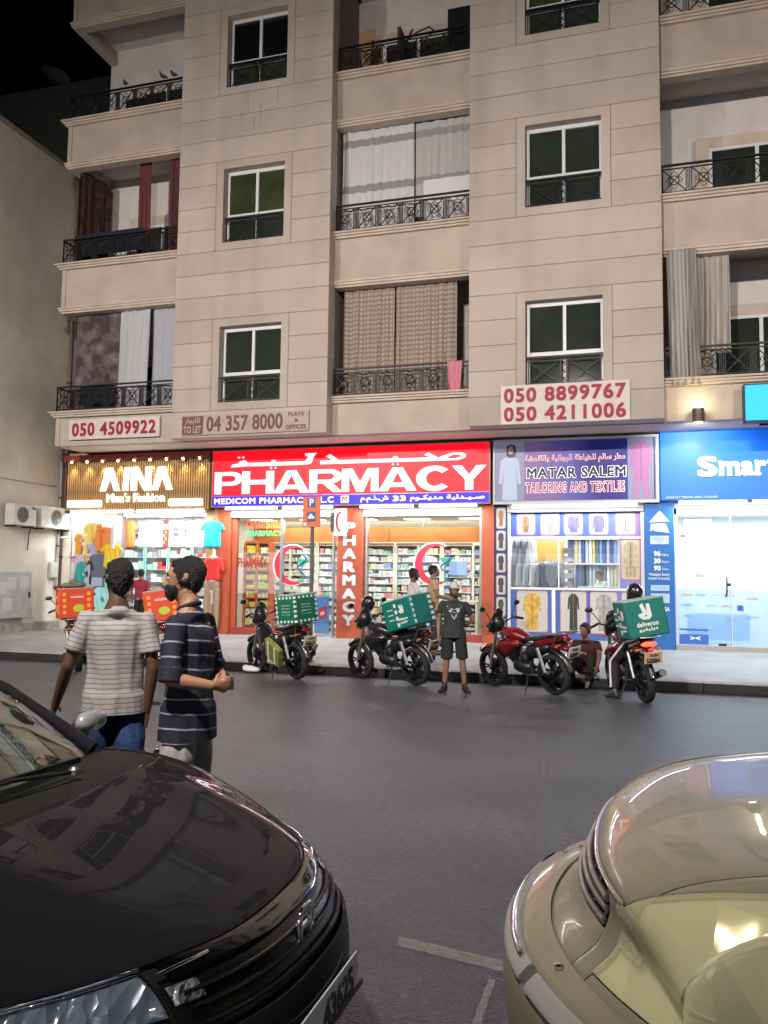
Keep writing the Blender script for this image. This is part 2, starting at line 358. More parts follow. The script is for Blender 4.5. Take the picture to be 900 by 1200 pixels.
def window(cx, z0, glass, curtain=False):
    """recessed sliding window, opening cx +-.79, z0..z0+1.82, with its low ornamental grille"""
    y = YU + .2; x0, x1, z1 = cx - .79, cx + .79, z0 + 1.82
    f = MB(); xl = x0 + .012; t = .06
    f.box(xl, x1, y, y + .06, z1 - .09, z1 - .004); f.box(xl, xl + t, y, y + .06, z0 + .02, z1 - .09); f.box(x1 - .05, x1, y, y + .06, z0 + .02, z1 - .09)
    f.box(xl + t, x1 - .05, y, y + .06, z0 + .60, z0 + .72); cxm = (xl + x1) / 2
    f.box(cxm - .035, cxm + .035, y - .012, y + .05, z0 + .72, z1 - .09); f.box(cxm - .03, cxm + .03, y, y + .05, z0 + .02, z0 + .60)
    f.box(xl + t, cxm - .035, y - .006, y + .04, z0 + .72, z0 + .75); f.box(cxm + .035, x1 - .05, y + .014, y + .05, z0 + .72, z0 + .76)
    o = f.build('window', ALU, B, bevel=.006)
    for a, b, c, d, dy in ((xl + t, cxm - .03, z0 + .70, z1 - .09, .02), (cxm + .03, x1 - .05, z0 + .70, z1 - .09, .035), (xl + t, cxm - .03, z0 + .02, z0 + .6, .03), (cxm + .03, x1 - .05, z0 + .02, z0 + .6, .03)):
        MB().box(a, b, y + dy, y + dy + .008, c, d).build('pane', glass if c > z0 + .5 else GLASSD, o)
    g = MB(); yr = YU + .10; zt = z0 + .62
    g.bar((x0, yr, zt), (x1, yr, zt), .035, .04); g.bar((x0, yr, z0 + .05), (x1, yr, z0 + .05), .03, .03); g.bar((x0, yr, zt - .08), (x1, yr, zt - .08), .02, .02)
    for x in (x0 + .05, x1 - .05, cx - .07, cx + .07): g.bar((x, yr, z0), (x, yr, zt), .022)
    for k in range(3): g.bar((cx - .06, yr, z0 + .08 + k * .16), (cx + .06, yr, z0 + .22 + k * .16), .014); g.bar((cx + .06, yr, z0 + .08 + k * .16), (cx - .06, yr, z0 + .22 + k * .16), .014)
    for s in (-1, 1):
        c = cx + s * .42; g.bar((c - .3, yr, z0 + .07), (c + .3, yr, zt - .1), .014); g.bar((c + .3, yr, z0 + .07), (c - .3, yr, zt - .1), .014)
    g.build('window_grille', IRON, B)
GLASSK = mat('black_window_glass', (.006, .007, .008), .05, spec=.8)
def pier(x0, x1, cx, glasses, full=True):
    cx0, cx1 = cx - .98, cx + .98; Y1 = YU + .42
    def panel(a, b, z, zz):
        MB().box(a + .0045, b - .0045, YU, Y1, z + .0045, zz - .0045).build('cladding_panel', FAC, B, bevel=.008, bseg=1)
    rows = [4.90, 5.52]; base = 5.52
    core = MB()
    wz = [5.71 + FH * k for k in range(4)]
    z = 4.90
    # backing with window holes
    for k in range(4):
        a = 5.71 + FH * k; prev = 4.905 if k == 0 else a - FH + 1.83; a -= .01
        core.box(x0 + .012, x1 - .012, YU + .012, Y1 + .02, prev, a)
        core.box(x0 + .012, cx - .80, YU + .012, Y1 + .02, a, a + 1.84); core.box(cx + .80, x1 - .012, YU + .012, Y1 + .02, a, a + 1.84)
    core.box(x0 + .012, x1 - .012, YU + .012, Y1 + .02, a + 1.84, 20.9)
    core.box(x0 + .02, x1 - .02, Y1 + .02, YS, 4.905, 20.9)
    core.build('pier_backing', JOINT, B)
    panel(x0, x1, 4.90, 5.52)
    for k in range(4):
        b0 = 5.52 + FH * k; st = FH / 7
        for i in range(7):
            z0, z1 = b0 + st * i, b0 + st * (i + 1)
            if i < 4:
                panel(x0, cx0, z0, z1); panel(cx1, x1, z0, z1)
            else: panel(x0, x1, z0, z1)
        # surround with a stepped reveal
        s = MB(); a = 5.71 + FH * k; zz = a + 1.82; za, zb = b0 + .008, b0 + 4 * st - .008
        e0, e1 = cx0 + .008, cx1 - .008
        for (p, q, r, t) in ((e0, cx - .79, za, zb), (cx + .79, e1, za, zb), (cx - .79, cx + .79, za, a), (cx - .79, cx + .79, zz, zb)):
            s.box(p, q, YU + .004, YU + .3, r, t)
        s.build('window_surround', FAC, B)
        MB().box(cx - .8, cx + .8, YU + .262, YU + .29, a - .02, zz + .02).build('window_back', GLASSD, B)
        window(cx, a, glasses[k])
pier(-10.5, -6.55, -8.5, [GLASSD, GLASSG, GLASSK, GLASSD])
pier(-3.33, 0.64, -1.33, [GLASSD, GLASSD, GLASSG, GLASSD])
pier(4.1, 8.0, 6.1, [GLASSD] * 4)
PLAST = mat('panel_plaster', (.45, .385, .33), .85, noise=.12, nscale=1.5, bump=.2)
def bay(x0, x1, left_open=False):
    yf = YB
    for k in range(5):
        top = 5.62 + FH * k; bot = 4.90 if k == 0 else 8.33 + FH * (k - 1)
        pb = bot if k == 0 else bot + .16
        s = MB(); s.box(x0, x1, yf + .03, yf + .2, pb, top)
        # raised frame round the recessed panel
        for a, b, c, d in ((x0, x0 + .12, pb, top), (x1 - .12, x1, pb, top)): s.box(a, b, yf + .004, yf + .03, c, d)
        if left_open: s.box(x0, x0 + .17, yf + .2, 19.9, pb, top)
        s.build('balcony_parapet', PLAST, B)
        xo = x0 - .2 if left_open else x0
        l = MB()
        for (dz0, dz1, p) in ((0, .05, .06), (.05, .10, .10), (.10, .145, .15)):
            a = x0 - p if left_open else x0
            l.box(a, x1, yf - p, yf + .3, top + dz0, top + dz1)
            if left_open: l.box(a, x0 + .2, yf + .3, 19.9, top + dz0, top + dz1)
        l.build('ledge', CREAM, B, bevel=.008, bseg=1)
        if k:
            l = MB()
            for (dz0, dz1, p) in ((0, .05, .0), (.05, .11, .035), (.11, .16, .06)):
                a = x0 - p if left_open else x0
                l.box(a, x1, yf - p, yf + .26, bot + dz0, bot + dz1)
                if left_open: l.box(a, x0 + .22, yf + .26, 19.9, bot + dz0, bot + dz1)
            l.build('moulding', CREAM, B, bevel=.008, bseg=1)
        # slab above opening and its ceiling
        c0 = bot + .42 if k else 4.91
        MB().box(x0 + .01, x1 - .01, yf + .2, 20.4, c0, top).build('balcony_slab', WHITEWALL if k else CREAM, B)
        if k < 4:
            MB().box(x0 + (.0 if left_open else -.3), x1 + .3, YS + .25, YS + .45, top, 8.33 + FH * k + .42).build('back_wall', WHITEWALL, B)
            railing(x0 + .02, x1 - .02, top + .15, top + .78, yf - .02, B)
            if left_open:
                m = MB(); z1 = top + .78
                m.bar((x0 + .02, yf, z1), (x0 + .02, 19.2, z1), .05, .035); m.bar((x0 + .02, yf, top + .2), (x0 + .02, 19.2, top + .2), .03, .02)
                for i in range(13): m.bar((x0 + .02, yf + .13 * i, top + .15), (x0 + .02, yf + .13 * i, z1), .014)
                m.build('railing', IRON, B)
def sliding_door(x0, x1, z0, z1, y, n=2):
    f = MB(); t = .07
    f.box(x0, x1, y, y + .07, z1 - t, z1); f.box(x0, x0 + t, y, y + .07, z0, z1 - t); f.box(x1 - t, x1, y, y + .07, z0, z1 - t)
    w = (x1 - x0) / n
    for i in range(1, n): f.box(x0 + w * i - .04, x0 + w * i + .04, y - .01, y + .06, z0, z1 - t)
    o = f.build('balcony_door', ALU, B, bevel=.006)
    for i in range(n): MB().box(x0 + w * i + .04, x0 + w * (i + 1) - .04, y + .03, y + .04, z0, z1 - t).build('pane', GLASSD, o)
    s = MB(); s.box(x0 - .28, x0, y + .005, y + .1, z0, z1 + .25); s.box(x1, x1 + .28, y + .005, y + .1, z0, z1 + .25); s.box(x0, x1, y + .005, y + .1, z1, z1 + .25)
    s.build('door_surround', CREAM, B)
bay(-14.05, -10.5, True); bay(-6.55, -3.33); bay(.64, 4.1)
for k in range(4):
    zt = 5.7 + FH * k
    sliding_door(1.72, 3.7, zt, zt + 1.75, YS + .1)
    sliding_door(-5.9, -4.1, zt, zt + 1.75, YS + .1)
    sliding_door(-12.9, -11.3, zt, zt + 1.6, YS + .1)
# mass of the block behind, flat roof and ground floor band above the shops
m = MB(); m.box(-14.05, 8, YS + .46, 30, 4.95, 20.9); m.box(-14.05, 8, YS + .06, YS + .4, 3.3, 4.9); m.box(-14.2, 8.2, YU - .15, 30.2, 20.9, 21.3)
m.box(-14.9, -14.05, YS + .1, YS + .4, 0.2, 4.95)
m.build('wall', FAC, B)
m = MB(); m.box(-14.06, -6.56, YB + .21, YS + .1, 4.895, 4.907); m.box(-6.56, 8, YB + .21, YS + .1, 4.895, 4.907)
m.build('soffit', mat('soffit_paint', (.6, .52, .44), .8, noise=.1, nscale=1.5), B)
# small round ceiling lamps fitted under the balcony slabs
for x, z in ((-10.95, 16.33), (2.1, 12.6)):
    MB().lathe([(.06, 0), (.09, -.03), (.1, -.09), (.05, -.13)], 12, 0, Matrix.Translation((x, YB + .55, z))).build('ceiling_lamp', mat('aged_lamp', (.16, .12, .1), .5), B)
# rust runs below a top floor sill
st = mat('rust_stain', (.16, .10, .07), .9, alpha=.16)
m = MB()
for x, z0, z1 in ((-8.72, 12.7, 13.2), (-8.38, 12.4, 12.9), (-7.95, 12.85, 13.25), (-8.55, 12.3, 12.62)):
    m.add([(x, YU - .003, z1), (x + .05, YU - .003, z1), (x + .04, YU - .003, z0), (x + .015, YU - .003, z0)], [(0, 1, 2, 3)])
m.build('rust_run', st, B, fix=False)

# ---------------------------------------------------------------- curtains
def curtain(name, x0, x1, z0, z1, y, mt, label, folds=5, amp=.05, lean=0., grp=None, taper=0., seed=0):
    r = random.Random(seed); nx = folds * 10; nz = 16; vs = []; fs = []
    ph = [r.uniform(0, 6) for _ in range(4)]
    for side in (0, 1):
        for j in range(nz + 1):
            v = j / nz; z = z1 + (z0 - z1) * v
            for i in range(nx + 1):
                u = i / nx
                x = x0 + (x1 - x0) * (u + (.5 - u) * taper * v) + lean * v
                w = amp * (.5 + .9 * abs(math.sin(u * 2.3 + ph[3]) * math.sin(u * 5.1 + ph[1]))) * (.55 + .45 * v) * (math.sin(u * folds * 2 * math.pi + 1.1 * math.sin(u * 7 + ph[3]) + ph[0] + .9 * math.sin(v * 3 + ph[1])) + .45 * math.sin(u * folds * 4.7 * math.pi + ph[2] + v * 1.5))
                vs.append((x, y + w + side * .006, z + .012 * math.sin(u * folds * 6.28 + ph[3]) * (v > .98)))
    o = (nx + 1) * (nz + 1)
    for s in (0, 1):
        for j in range(nz):
            for i in range(nx):
                a = s * o + j * (nx + 1) + i; q = (a, a + 1, a + nx + 2, a + nx + 1); fs.append(q if s else q[::-1])
    for i in range(nx):
        fs.append((i, i + 1, o + i + 1, o + i)); k = nz * (nx + 1) + i; fs.append((k, o + k, o + k + 1, k + 1))
    for j in range(nz):
        a = j * (nx + 1); b = a + nx + 1; fs.append((a, o + a, o + b, b)); a += nx; b += nx; fs.append((a, b, o + b, o + a))
    ob = MB().add(vs, fs).build(name, mt, smooth=80)
    return tag(ob, label, 'curtain', grp)
def striped(name, c1, c2, axis=2, per=1.0, duty=.2, off=0., rough=.85, c3=None, per2=None):
    m = mat(name, c1, rough); N, L, b = nodes(m)
    tc = N.new('ShaderNodeTexCoord'); sp = N.new('ShaderNodeSeparateXYZ'); L.new(tc.outputs['Object'], sp.inputs[0])
    def band(ax, p, o, d):
        a = N.new('ShaderNodeMath'); a.operation = 'MULTIPLY_ADD'; a.inputs[1].default_value = 1 / p; a.inputs[2].default_value = o; L.new(sp.outputs[ax], a.inputs[0])
        f = N.new('ShaderNodeMath'); f.operation = 'FRACT'; L.new(a.outputs[0], f.inputs[0])
        g = N.new('ShaderNodeMath'); g.operation = 'LESS_THAN'; g.inputs[1].default_value = d; L.new(f.outputs[0], g.inputs[0]); return g
    g = band(axis, per, off, duty)
    mx = N.new('ShaderNodeMix'); mx.data_type = 'RGBA'; mx.inputs[6].default_value = (*c1, 1); mx.inputs[7].default_value = (*c2, 1); L.new(g.outputs[0], mx.inputs[0])
    out = mx.outputs[2]
    if per2:
        g2 = band(0, per2, .2, .35); m2 = N.new('ShaderNodeMix'); m2.data_type = 'RGBA'; m2.inputs[7].default_value = (*(c3 or c2), 1)
        L.new(g2.outputs[0], m2.inputs[0]); L.new(out, m2.inputs[6]); out = m2.outputs[2]
    L.new(out, b.inputs['Base Color']); return m
YC = YB + .3
curtain('balcony_curtain', -6.5, -4.75, 9.65, 12.25, YC, striped('white_banded_cloth', (.55, .55, .57), (.27, .27, .27), 2, 1.12, .16, .45), 'white curtain with grey bands closing the middle balcony, second level', 7, .04, seed=1)
curtain('balcony_curtain', -4.72, -3.38, 9.95, 12.2, YC + .03, striped('grey_banded_cloth', (.42, .41, .41), (.27, .27, .27), 2, 1.12, .16, .42), 'greyer shorter curtain with a white sheet hanging below, middle balcony', 5, .035, seed=2)
curtain('hanging_sheet', -4.5, -3.4, 9.7, 10.75, YC - .09, mat('white_cotton', (.62, .6, .62), .9), 'plain white sheet hung low beside the banded curtains', 1, .02, seed=3)
chk = striped('brown_check_cloth', (.38, .32, .26), (.22, .17, .135), 2, .11, .4, 0, c3=(.25, .20, .16), per2=.09)
curtain('balcony_curtain', -6.42, -5.18, 5.7, 8.4, YC, chk, 'left brown check curtain over the pharmacy sign', 5, .045, seed=4, grp=None)
curtain('balcony_curtain', -5.14, -3.72, 5.7, 8.4, YC, chk, 'right brown check curtain over the pharmacy sign, beside the dark gap', 6, .045, seed=5)
curtain('pink_cloth', -3.86, -3.52, 5.72, 6.42, YB - .06, mat('pink_cotton', (.55, .2, .25), .9), 'small pink cloth draped over the lowest middle railing', 3, .02, taper=.3, seed=6)
velvet = mat('purple_velvet', (.075, .045, .055), .7); N_, L_, b_ = nodes(velvet)
_t = N_.new('ShaderNodeTexNoise'); _t.inputs['Scale'].default_value = 3.5; _t.inputs['Detail'].default_value = 6; _r = N_.new('ShaderNodeValToRGB')
_r.color_ramp.elements[0].position = .42; _r.color_ramp.elements[0].color = (.05, .028, .035, 1); _r.color_ramp.elements[1].position = .75; _r.color_ramp.elements[1].color = (.2, .16, .18, 1)
_tc = N_.new('ShaderNodeTexCoord'); L_.new(_tc.outputs['Object'], _t.inputs[0]); L_.new(_t.outputs[0], _r.inputs[0]); L_.new(_r.outputs[0], b_.inputs['Base Color'])
curtain('balcony_curtain', -13.75, -12.25, 5.7, 8.4, YC, velvet, 'mottled dark purple curtain above the wooden clothes shop sign', 2, .02, seed=7)
lg = mat('pale_grey_cloth', (.45, .46, .49), .85)
curtain('balcony_curtain', -12.4, -11.55, 5.7, 8.4, YC - .07, lg, 'pale grey curtain beside the dark purple one, lowest left balcony', 3, .045, lean=-.08, seed=8)
curtain('balcony_curtain', -11.5, -10.55, 5.7, 8.4, YC - .02, mat('blue_grey_cloth', (.36, .38, .43), .85), 'bluish grey curtain against the pier on the lowest left balcony', 3, .04, seed=9)
mar = mat('maroon_cloth', (.13, .03, .04), .85)
curtain('balcony_curtain', -12.1, -11.75, 9.6, 12.3, YC + .1, mar, 'narrow maroon curtain in the middle of the left balcony', 3, .04, seed=10)
curtain('balcony_curtain', -11.2, -10.85, 9.6, 12.3, YC + .05, mat('dull_maroon_cloth', (.10, .028, .038), .85), 'inner maroon curtain of the left balcony, one away from the pier', 3, .04, seed=11)
curtain('balcony_curtain', -10.84, -10.53, 9.6, 12.3, YC + .02, mat('deep_maroon_cloth', (.075, .018, .025), .85), 'deep maroon curtain touching the pier on the left balcony', 2, .05, seed=12)
pat = mat('dark_patterned_cloth', (.05, .02, .02), .9, noise=.9, nscale=5)
o = curtain('balcony_curtain', -.55, .55, 9.62, 12.3, 0, pat, 'dark patterned cloth hung along the open end of the left balcony', 4, .03, seed=13)
o.location = (-13.72, 18.35, 0); o.rotation_euler = (0, 0, R(78))
cg = mat('taupe_satin', (.32, .30, .29), .5)
curtain('railing_cover', -13.75, -11.7, 9.82, 10.4, YB + .05, mat('navy_sheet', (.008, .009, .022), .8), 'dark navy sheet tied behind the railing of the second left balcony', 2, .012, seed=21)
curtain('railing_cover', -13.4, -12.4, 5.95, 6.42, YB + .05, mat('black_sheet', (.01, .01, .012), .8), 'black sheet behind the railing of the lowest left balcony', 2, .012, seed=22)
curtain('balcony_curtain', .72, 1.3, 5.62, 8.42, YB - .09, cg, 'long taupe curtain spilling over the right balcony railing', 5, .05, lean=.05, seed=14)
curtain('balcony_curtain', 1.25, 1.95, 6.3, 8.42, YC - .1, mat('warm_taupe_satin', (.36, .325, .30), .5), 'shorter warm taupe curtain ending above the right railing', 5, .05, seed=15)
# things kept on the top balconies
t = MB().box(-6.15, -5.85, YB + .35, YB + .6, 13.6, 14.72).box(-6.05, -5.75, YB + .33, YB + .35, 14.45, 14.72).build('cardboard_box', mat('cardboard', (.32, .19, .10), .85), bevel=.01); tag(t, 'tall brown cardboard box on the top middle balcony', 'box')
c = empty('folding_chair', (-4.95, YB + .45, 14.0), label='dark folding chair tilted against the top middle railing', cat='chair')
m = MB(); m.bar((-.05, 0, .35), (-.05, .4, .35), .02); m.bar((-.25, 0, 0), (.1, 0, .62), .03); m.bar((-.25, .4, 0), (.1, .4, .62), .03); m.bar((.3, 0, 0), (-.2, 0, .5), .03); m.bar((.3, .4, 0), (-.2, .4, .5), .03); m.build('frame', IRON, c)
MB().tube([(-.05, 0, .35), (.2, 0, .52), (.5, 0, .6), (.6, 0, .5), (.5, 0, .36)], .022).build('armrest', IRON, c)
MB().box(-.28, -.2, 0, .4, .2, .75).build('backrest', mat('brown_weave', (.06, .03, .02), .8), c)
t = MB().box(-3.98, -3.4, YB + .3, YB + .8, 13.6, 14.85).build('storage_cabinet', mat('black_cabinet', (.01, .01, .012), .4), bevel=.02); tag(t, 'black cabinet at the right end of the top middle balcony', 'cabinet')
t = MB().box(-12.55, -11.95, YB + .3, YB + .7, 13.6, 14.02).box(-12.5, -12.0, YB + .28, YB + .3, 13.65, 13.98).build('storage_crate', mat('black_crate', (.02, .02, .022), .5), bevel=.02); tag(t, 'dark crate behind the railing of the top left balcony', 'crate')
# pigeons on the top left railing
def pigeon(x, rz, label):
    t = empty('pigeon', (x, YB - .02, 14.175), rz, label, 'pigeon', 'pigeons on the top left railing')
    m = MB(); pts = [(-.13, 0, .02), (-.07, 0, .05), (0, 0, .075), (.05, 0, .1), (.07, 0, .15), (.085, 0, .185)]
    m.tube(pts, [.012, .03, .05, .045, .026, .024], 10); m.ball((.09, 0, .195), .026, 6); m.build('body', mat('pigeon_grey', (.05, .055, .065), .8), t, smooth=60)
    MB().tube([(.112, 0, .19), (.135, 0, .183)], [.008, .002], 6).build('beak', BLACK, t)
    MB().tube([(-.02, .02, .03), (-.02, .02, 0)], .004, 5).tube([(.0, -.02, .03), (0, -.02, 0)], .004, 5).build('legs', mat('pink_leg', (.3, .1, .08), .6), t)
pigeon(-12.35, R(150), 'pigeon perched left of the other two on the top left railing')
pigeon(-11.25, R(190), 'pigeon in the middle of three on the top left railing')
pigeon(-10.95, R(170), 'pigeon nearest the pier on the top left railing')

# ================================================================== ROOM-TO-LET PHONE SIGNS
def board(name, x0, z0, x1, z1, y, color, label, cat='sign'):
    t = empty(name, ((x0 + x1) / 2, y, z0), label=label, cat=cat)
    o = MB().box(x0, x1, y, y + .04, z0, z1).build('board', color, t, bevel=.006); return t, o
def base(t):
    """children were drawn in world coordinates: move them under the thing's own origin"""
    if t.type == 'EMPTY':
        l = t.location.copy()
        for c in kids(t): c.location = c.location - l
PW = mat('phone_board_white', (.62, .57, .53), .6, noise=.08, nscale=4); RED = mat('crimson_print', (.32, .012, .03), .6); BRN = mat('brown_print', (.16, .06, .05), .6)
t, o = board('phone_sign', -13.6, 5.03, -11.0, 5.54, YB - .06, PW, 'white board reading 050 4509922 above the wooden clothes shop sign')
text('lettering', '050 4509922', RED, t, -13.5, 5.11, -11.1, 5.45, YB - .061, bold=.03, space=1.1); base(t)
t, o = board('to_let_sign', -10.2, 4.95, -6.96, 5.42, YU - .05, mat('faded_board', (.42, .35, .31), .7, noise=.1, nscale=5), 'faded long board reading TO LET 04 357 8000 on the left pier')
MB().box(-10.17, -9.62, YU - .056, YU - .05, 4.97, 5.40).build('panel', BRN, t)
fb = mat('faded_print_light', (.45, .38, .34), .7)
text('lettering', 'TO LET', fb, t, -10.13, 5.0, -9.66, 5.17, YU - .057, bold=.02); text('lettering', arabic('للايجار'), fb, t, -10.1, 5.2, -9.7, 5.37, YU - .057, bold=.02)
text('lettering', '04 357 8000', BRN, t, -9.53, 5.02, -7.6, 5.38, YU - .051, bold=.02, space=1.0)
text('lettering', 'FLATS', BRN, t, -7.46, 5.30, -7.08, 5.39, YU - .051, bold=.02); text('lettering', '&', BRN, t, -7.31, 5.16, -7.22, 5.24, YU - .051, bold=.02); text('lettering', 'OFFICES', BRN, t, -7.52, 5.0, -7.02, 5.10, YU - .051, bold=.02); base(t)
t, o = board('phone_sign', -2.63, 4.90, -.02, 5.72, YU - .05, PW, 'white board with two red phone numbers 050 8899767 and 050 4211006')
text('lettering', '050 8899767', RED, t, -2.56, 5.35, -.1, 5.66, YU - .051, bold=.03, space=1.1); text('lettering', '050 4211006', RED, t, -2.56, 4.95, -.1, 5.26, YU - .051, bold=.03, space=1.1); base(t)
base(B)
# blue screen at the right edge
t = empty('blue_light_box', (2.6, 17.3, 4.76), label='small bright cyan light box at the right edge above the shop row', cat='light box')
MB().box(2.1, 3.6, 17.24, 17.5, 4.76, 5.52).build('housing', mat('dark_housing', (.01, .03, .05), .5), t, bevel=.01)
MB().box(2.13, 3.57, 17.232, 17.24, 4.80, 5.49).build('screen', mat('cyan_screen', (0, .4, .7), .4, emit=(0, .42, .95), es=.85), t)
MB().bar((2.4, 17.45, 4.74), (3.6, 17.45, 4.74), .03).build('bracket', IRON, t); base(t)
# up and down wall lamp
t = empty('wall_lamp', (1.28, YB - .1, 4.86), label='small cylinder wall lamp shining up and down above the blue sign', cat='wall lamp')
MB().lathe([(.1, -.02), (.115, .0), (.115, .24), (.1, .26)], 20, 0, Matrix.Translation((1.28, YB - .13, 4.86))).build('lamp_body', mat('brown_lamp', (.09, .065, .05), .5), t, smooth=True)
MB().lathe([(.08, 0), (.08, .01)], 16, 0, Matrix.Translation((1.28, YB - .13, 5.125))).build('lamp_glow', emis('lamp_glow_warm', (1, .9, .55), 14), t)
MB().lathe([(.08, 0), (.08, .01)], 16, 0, Matrix.Translation((1.28, YB - .13, 4.825))).build('lamp_glow', emis('lamp_glow_warm', (1, .9, .55), 14), t)
MB().box(1.22, 1.34, YB - .06, YB + .02, 4.92, 5.04).build('bracket', IRON, t); base(t)
light('lamp_light', 'POINT', (0, -.14, .33), 10, (1, .88, .5), .05, parent=t)
light('lamp_light', 'SPOT', (0, -.13, -.08), 160, (.95, .97, 1), .05, aim=(0, 1.2, -.9), parent=t, spot=R(110))

# ================================================================== NEIGHBOUR BUILDING (left)
NX = -14.95
NB = empty('neighbour_building', (NX, 10, 0), label='plain stained beige building with wall mounted air conditioners at the left edge', cat='building')
nw = mat('stained_render', (.36, .33, .28), .9); N_, L_, b_ = nodes(nw)
_tc = N_.new('ShaderNodeTexCoord'); _t = N_.new('ShaderNodeTexNoise'); _t.inputs['Scale'].default_value = .35; _t.inputs['Detail'].default_value = 9; _t.inputs['Roughness'].default_value = .62
_r = N_.new('ShaderNodeValToRGB'); _r.color_ramp.elements[0].position = .36; _r.color_ramp.elements[0].color = (.46, .42, .36, 1); _r.color_ramp.elements[1].position = .66; _r.color_ramp.elements[1].color = (.70, .66, .58, 1)
_t2 = N_.new('ShaderNodeTexNoise'); _t2.inputs['Scale'].default_value = 30; _bp = N_.new('ShaderNodeBump'); _bp.inputs['Strength'].default_value = .3; _bp.inputs['Distance'].default_value = .02
L_.new(_tc.outputs['Object'], _t.inputs[0]); L_.new(_t.outputs[0], _r.inputs[0]); L_.new(_r.outputs[0], b_.inputs['Base Color']); L_.new(_tc.outputs['Object'], _t2.inputs[0]); L_.new(_t2.outputs[0], _bp.inputs['Height']); L_.new(_bp.outputs[0], b_.inputs['Normal'])
MB().box(-30, NX, 13.9, 34, .1, 13.0).build('wall', nw, NB)
m = MB(); m.box(-30, NX + .05, 13.85, 34, 12.88, 13.0).build('coping', mat('coping', (.25, .23, .19), .9), NB)
base(NB)
t = MB().box(-26, NX - .6, 24, 33, 13.0, 19.3).build('roof_penthouse', mat('dark_grey_render', (.05, .055, .05), .9, noise=.2)); tag(t, 'dark grey rooftop block behind the beige neighbour', 'building')
t = empty('satellite_dish', (-20.4, 24.6, 19.3), R(30), 'small dark satellite dish on the rooftop block against the black sky', 'satellite dish')
MB().lathe([(.02, 0), (.3, .06), (.5, .16), (.52, .17), (.3, .08), (.02, .02)], 20, 0, Matrix.Translation((0, 0, .7)) @ Euler((R(60), 0, R(20))).to_matrix().to_4x4()).build('dish', mat('dish_grey', (.12, .12, .12), .6), t, smooth=60)
MB().bar((0, 0, 0), (0, 0, .7), .05).build('mast', IRON, t)
pm = mat('brown_pipe', (.13, .075, .05), .6, noise=.2)
for i, (y, z0, z1, r, lb) in enumerate(((19.06, .9, 13.0, .055, 'brown drain pipe running down the left building corner'), (18.88, 1.2, 4.7, .03, 'thin grey conduit beside the brown drain pipe'))):
    t = empty('drain_pipe', (NX + .09, y, z0), label=lb, cat='pipe')
    MB().tube([(0, 0, 0), (0, 0, z1 - z0)], r, 10).build('pipe', pm if i == 0 else mat('grey_conduit', (.3, .29, .27), .6), t)
    for z in (1.2, 2.5, 4, 6, 8, 10, 11.8):
        if z < z1 - z0: MB().lathe([(r + .014, 0), (r + .014, .04)], 10, 0, Matrix.Translation((0, 0, z))).build('bracket', IRON, t)
def ac_unit(y0, y1, z0, z1, label, turned=False):
    t = empty('air_conditioner', (NX + .02, y0, z0), label=label, cat='air conditioner', group='air conditioners on the left wall')
    w = y1 - y0; h = z1 - z0; d = .34
    wm = mat('ac_white', (.52, .52, .5), .55, noise=.1, nscale=6)
    MB().box(.06, d, 0, w, 0, h).build('casing', wm, t, bevel=.02)
    cy, cz = (w * .38, h * .5) if not turned else (w * .5, h * .5); r = h * .38
    MB().lathe([(r, 0), (r, .012), (r * .86, .014), (r * .84, 0)], 24, 0, Matrix.Translation((d, cy, cz)) @ Euler((0, R(90), 0)).to_matrix().to_4x4()).build('fan_ring', mat('ac_grey', (.2, .2, .2), .5), t)
    MB().lathe([(r * .84, 0), (r * .84, .004)], 24, 0, Matrix.Translation((d, cy, cz)) @ Euler((0, R(90), 0)).to_matrix().to_4x4()).build('fan_well', mat('fan_dark', (.03, .03, .03), .6), t)
    m = MB()
    for k in range(5):
        a = k * 2 * math.pi / 5; m.add([(d + .006, cy, cz), (d + .01, cy + r * .75 * math.cos(a), cz + r * .75 * math.sin(a)), (d + .016, cy + r * .75 * math.cos(a + .7), cz + r * .75 * math.sin(a + .7))], [(0, 1, 2)])
    m.build('fan_blades', mat('fan_blade', (.12, .12, .12), .5), t)
    m = MB()
    for k in range(1, 6):
        rr = r * .84 * k / 5.2
        m.tube([(d + .02, cy + rr * math.cos(a * math.pi / 10), cz + rr * math.sin(a * math.pi / 10)) for a in range(20)], .004, 4, closed=True)
    m.build('fan_grille', mat('ac_grey', (.2, .2, .2), .5), t)
    MB().box(d, d + .006, w * .78, w * .95, h * .78, h * .9).build('badge', BLACK, t)
    MB().bar((0, .1, -.02), (d, .1, -.02), .04).bar((0, w - .1, -.02), (d, w - .1, -.02), .04).build('bracket', IRON, t)
    MB().tube([(.2, w, h * .3), (.2, w + .06, h * .3), (.05, w + .09, -.2), (.02, w + .1, -.6)], .015, 6).build('hose', BLACK, t)
ac_unit(16.85, 17.66, 2.86, 3.4, 'left air conditioner with its round fan facing out'); ac_unit(17.85, 19.0, 2.85, 3.42, 'right air conditioner nearest the wall corner', True)
t = empty('meter_cabinet', (NX + .02, 16.5, .55), label='pale metal meter cabinet with papers stuck on it at the left wall', cat='cabinet')
MB().box(0, .16, 0, 1.3, 0, 1.15).build('casing', mat('cabinet_grey', (.36, .37, .37), .5, noise=.15, nscale=5), t, bevel=.01)
for y, z in ((.42, .72), (.86, .74), (.1, .6), (.3, .2)): MB().box(.162, .165, y, y + .32, z, z + .3).build('paper', mat('paper', (.48, .48, .5), .7), t)
MB().box(.16, .19, 1.2, 1.24, .5, .65).build('handle', BLACK, t)
t = empty('switch_box', (NX + .02, 18.6, 1.55), label='small grey junction box beside the pipes on the left wall', cat='junction box')
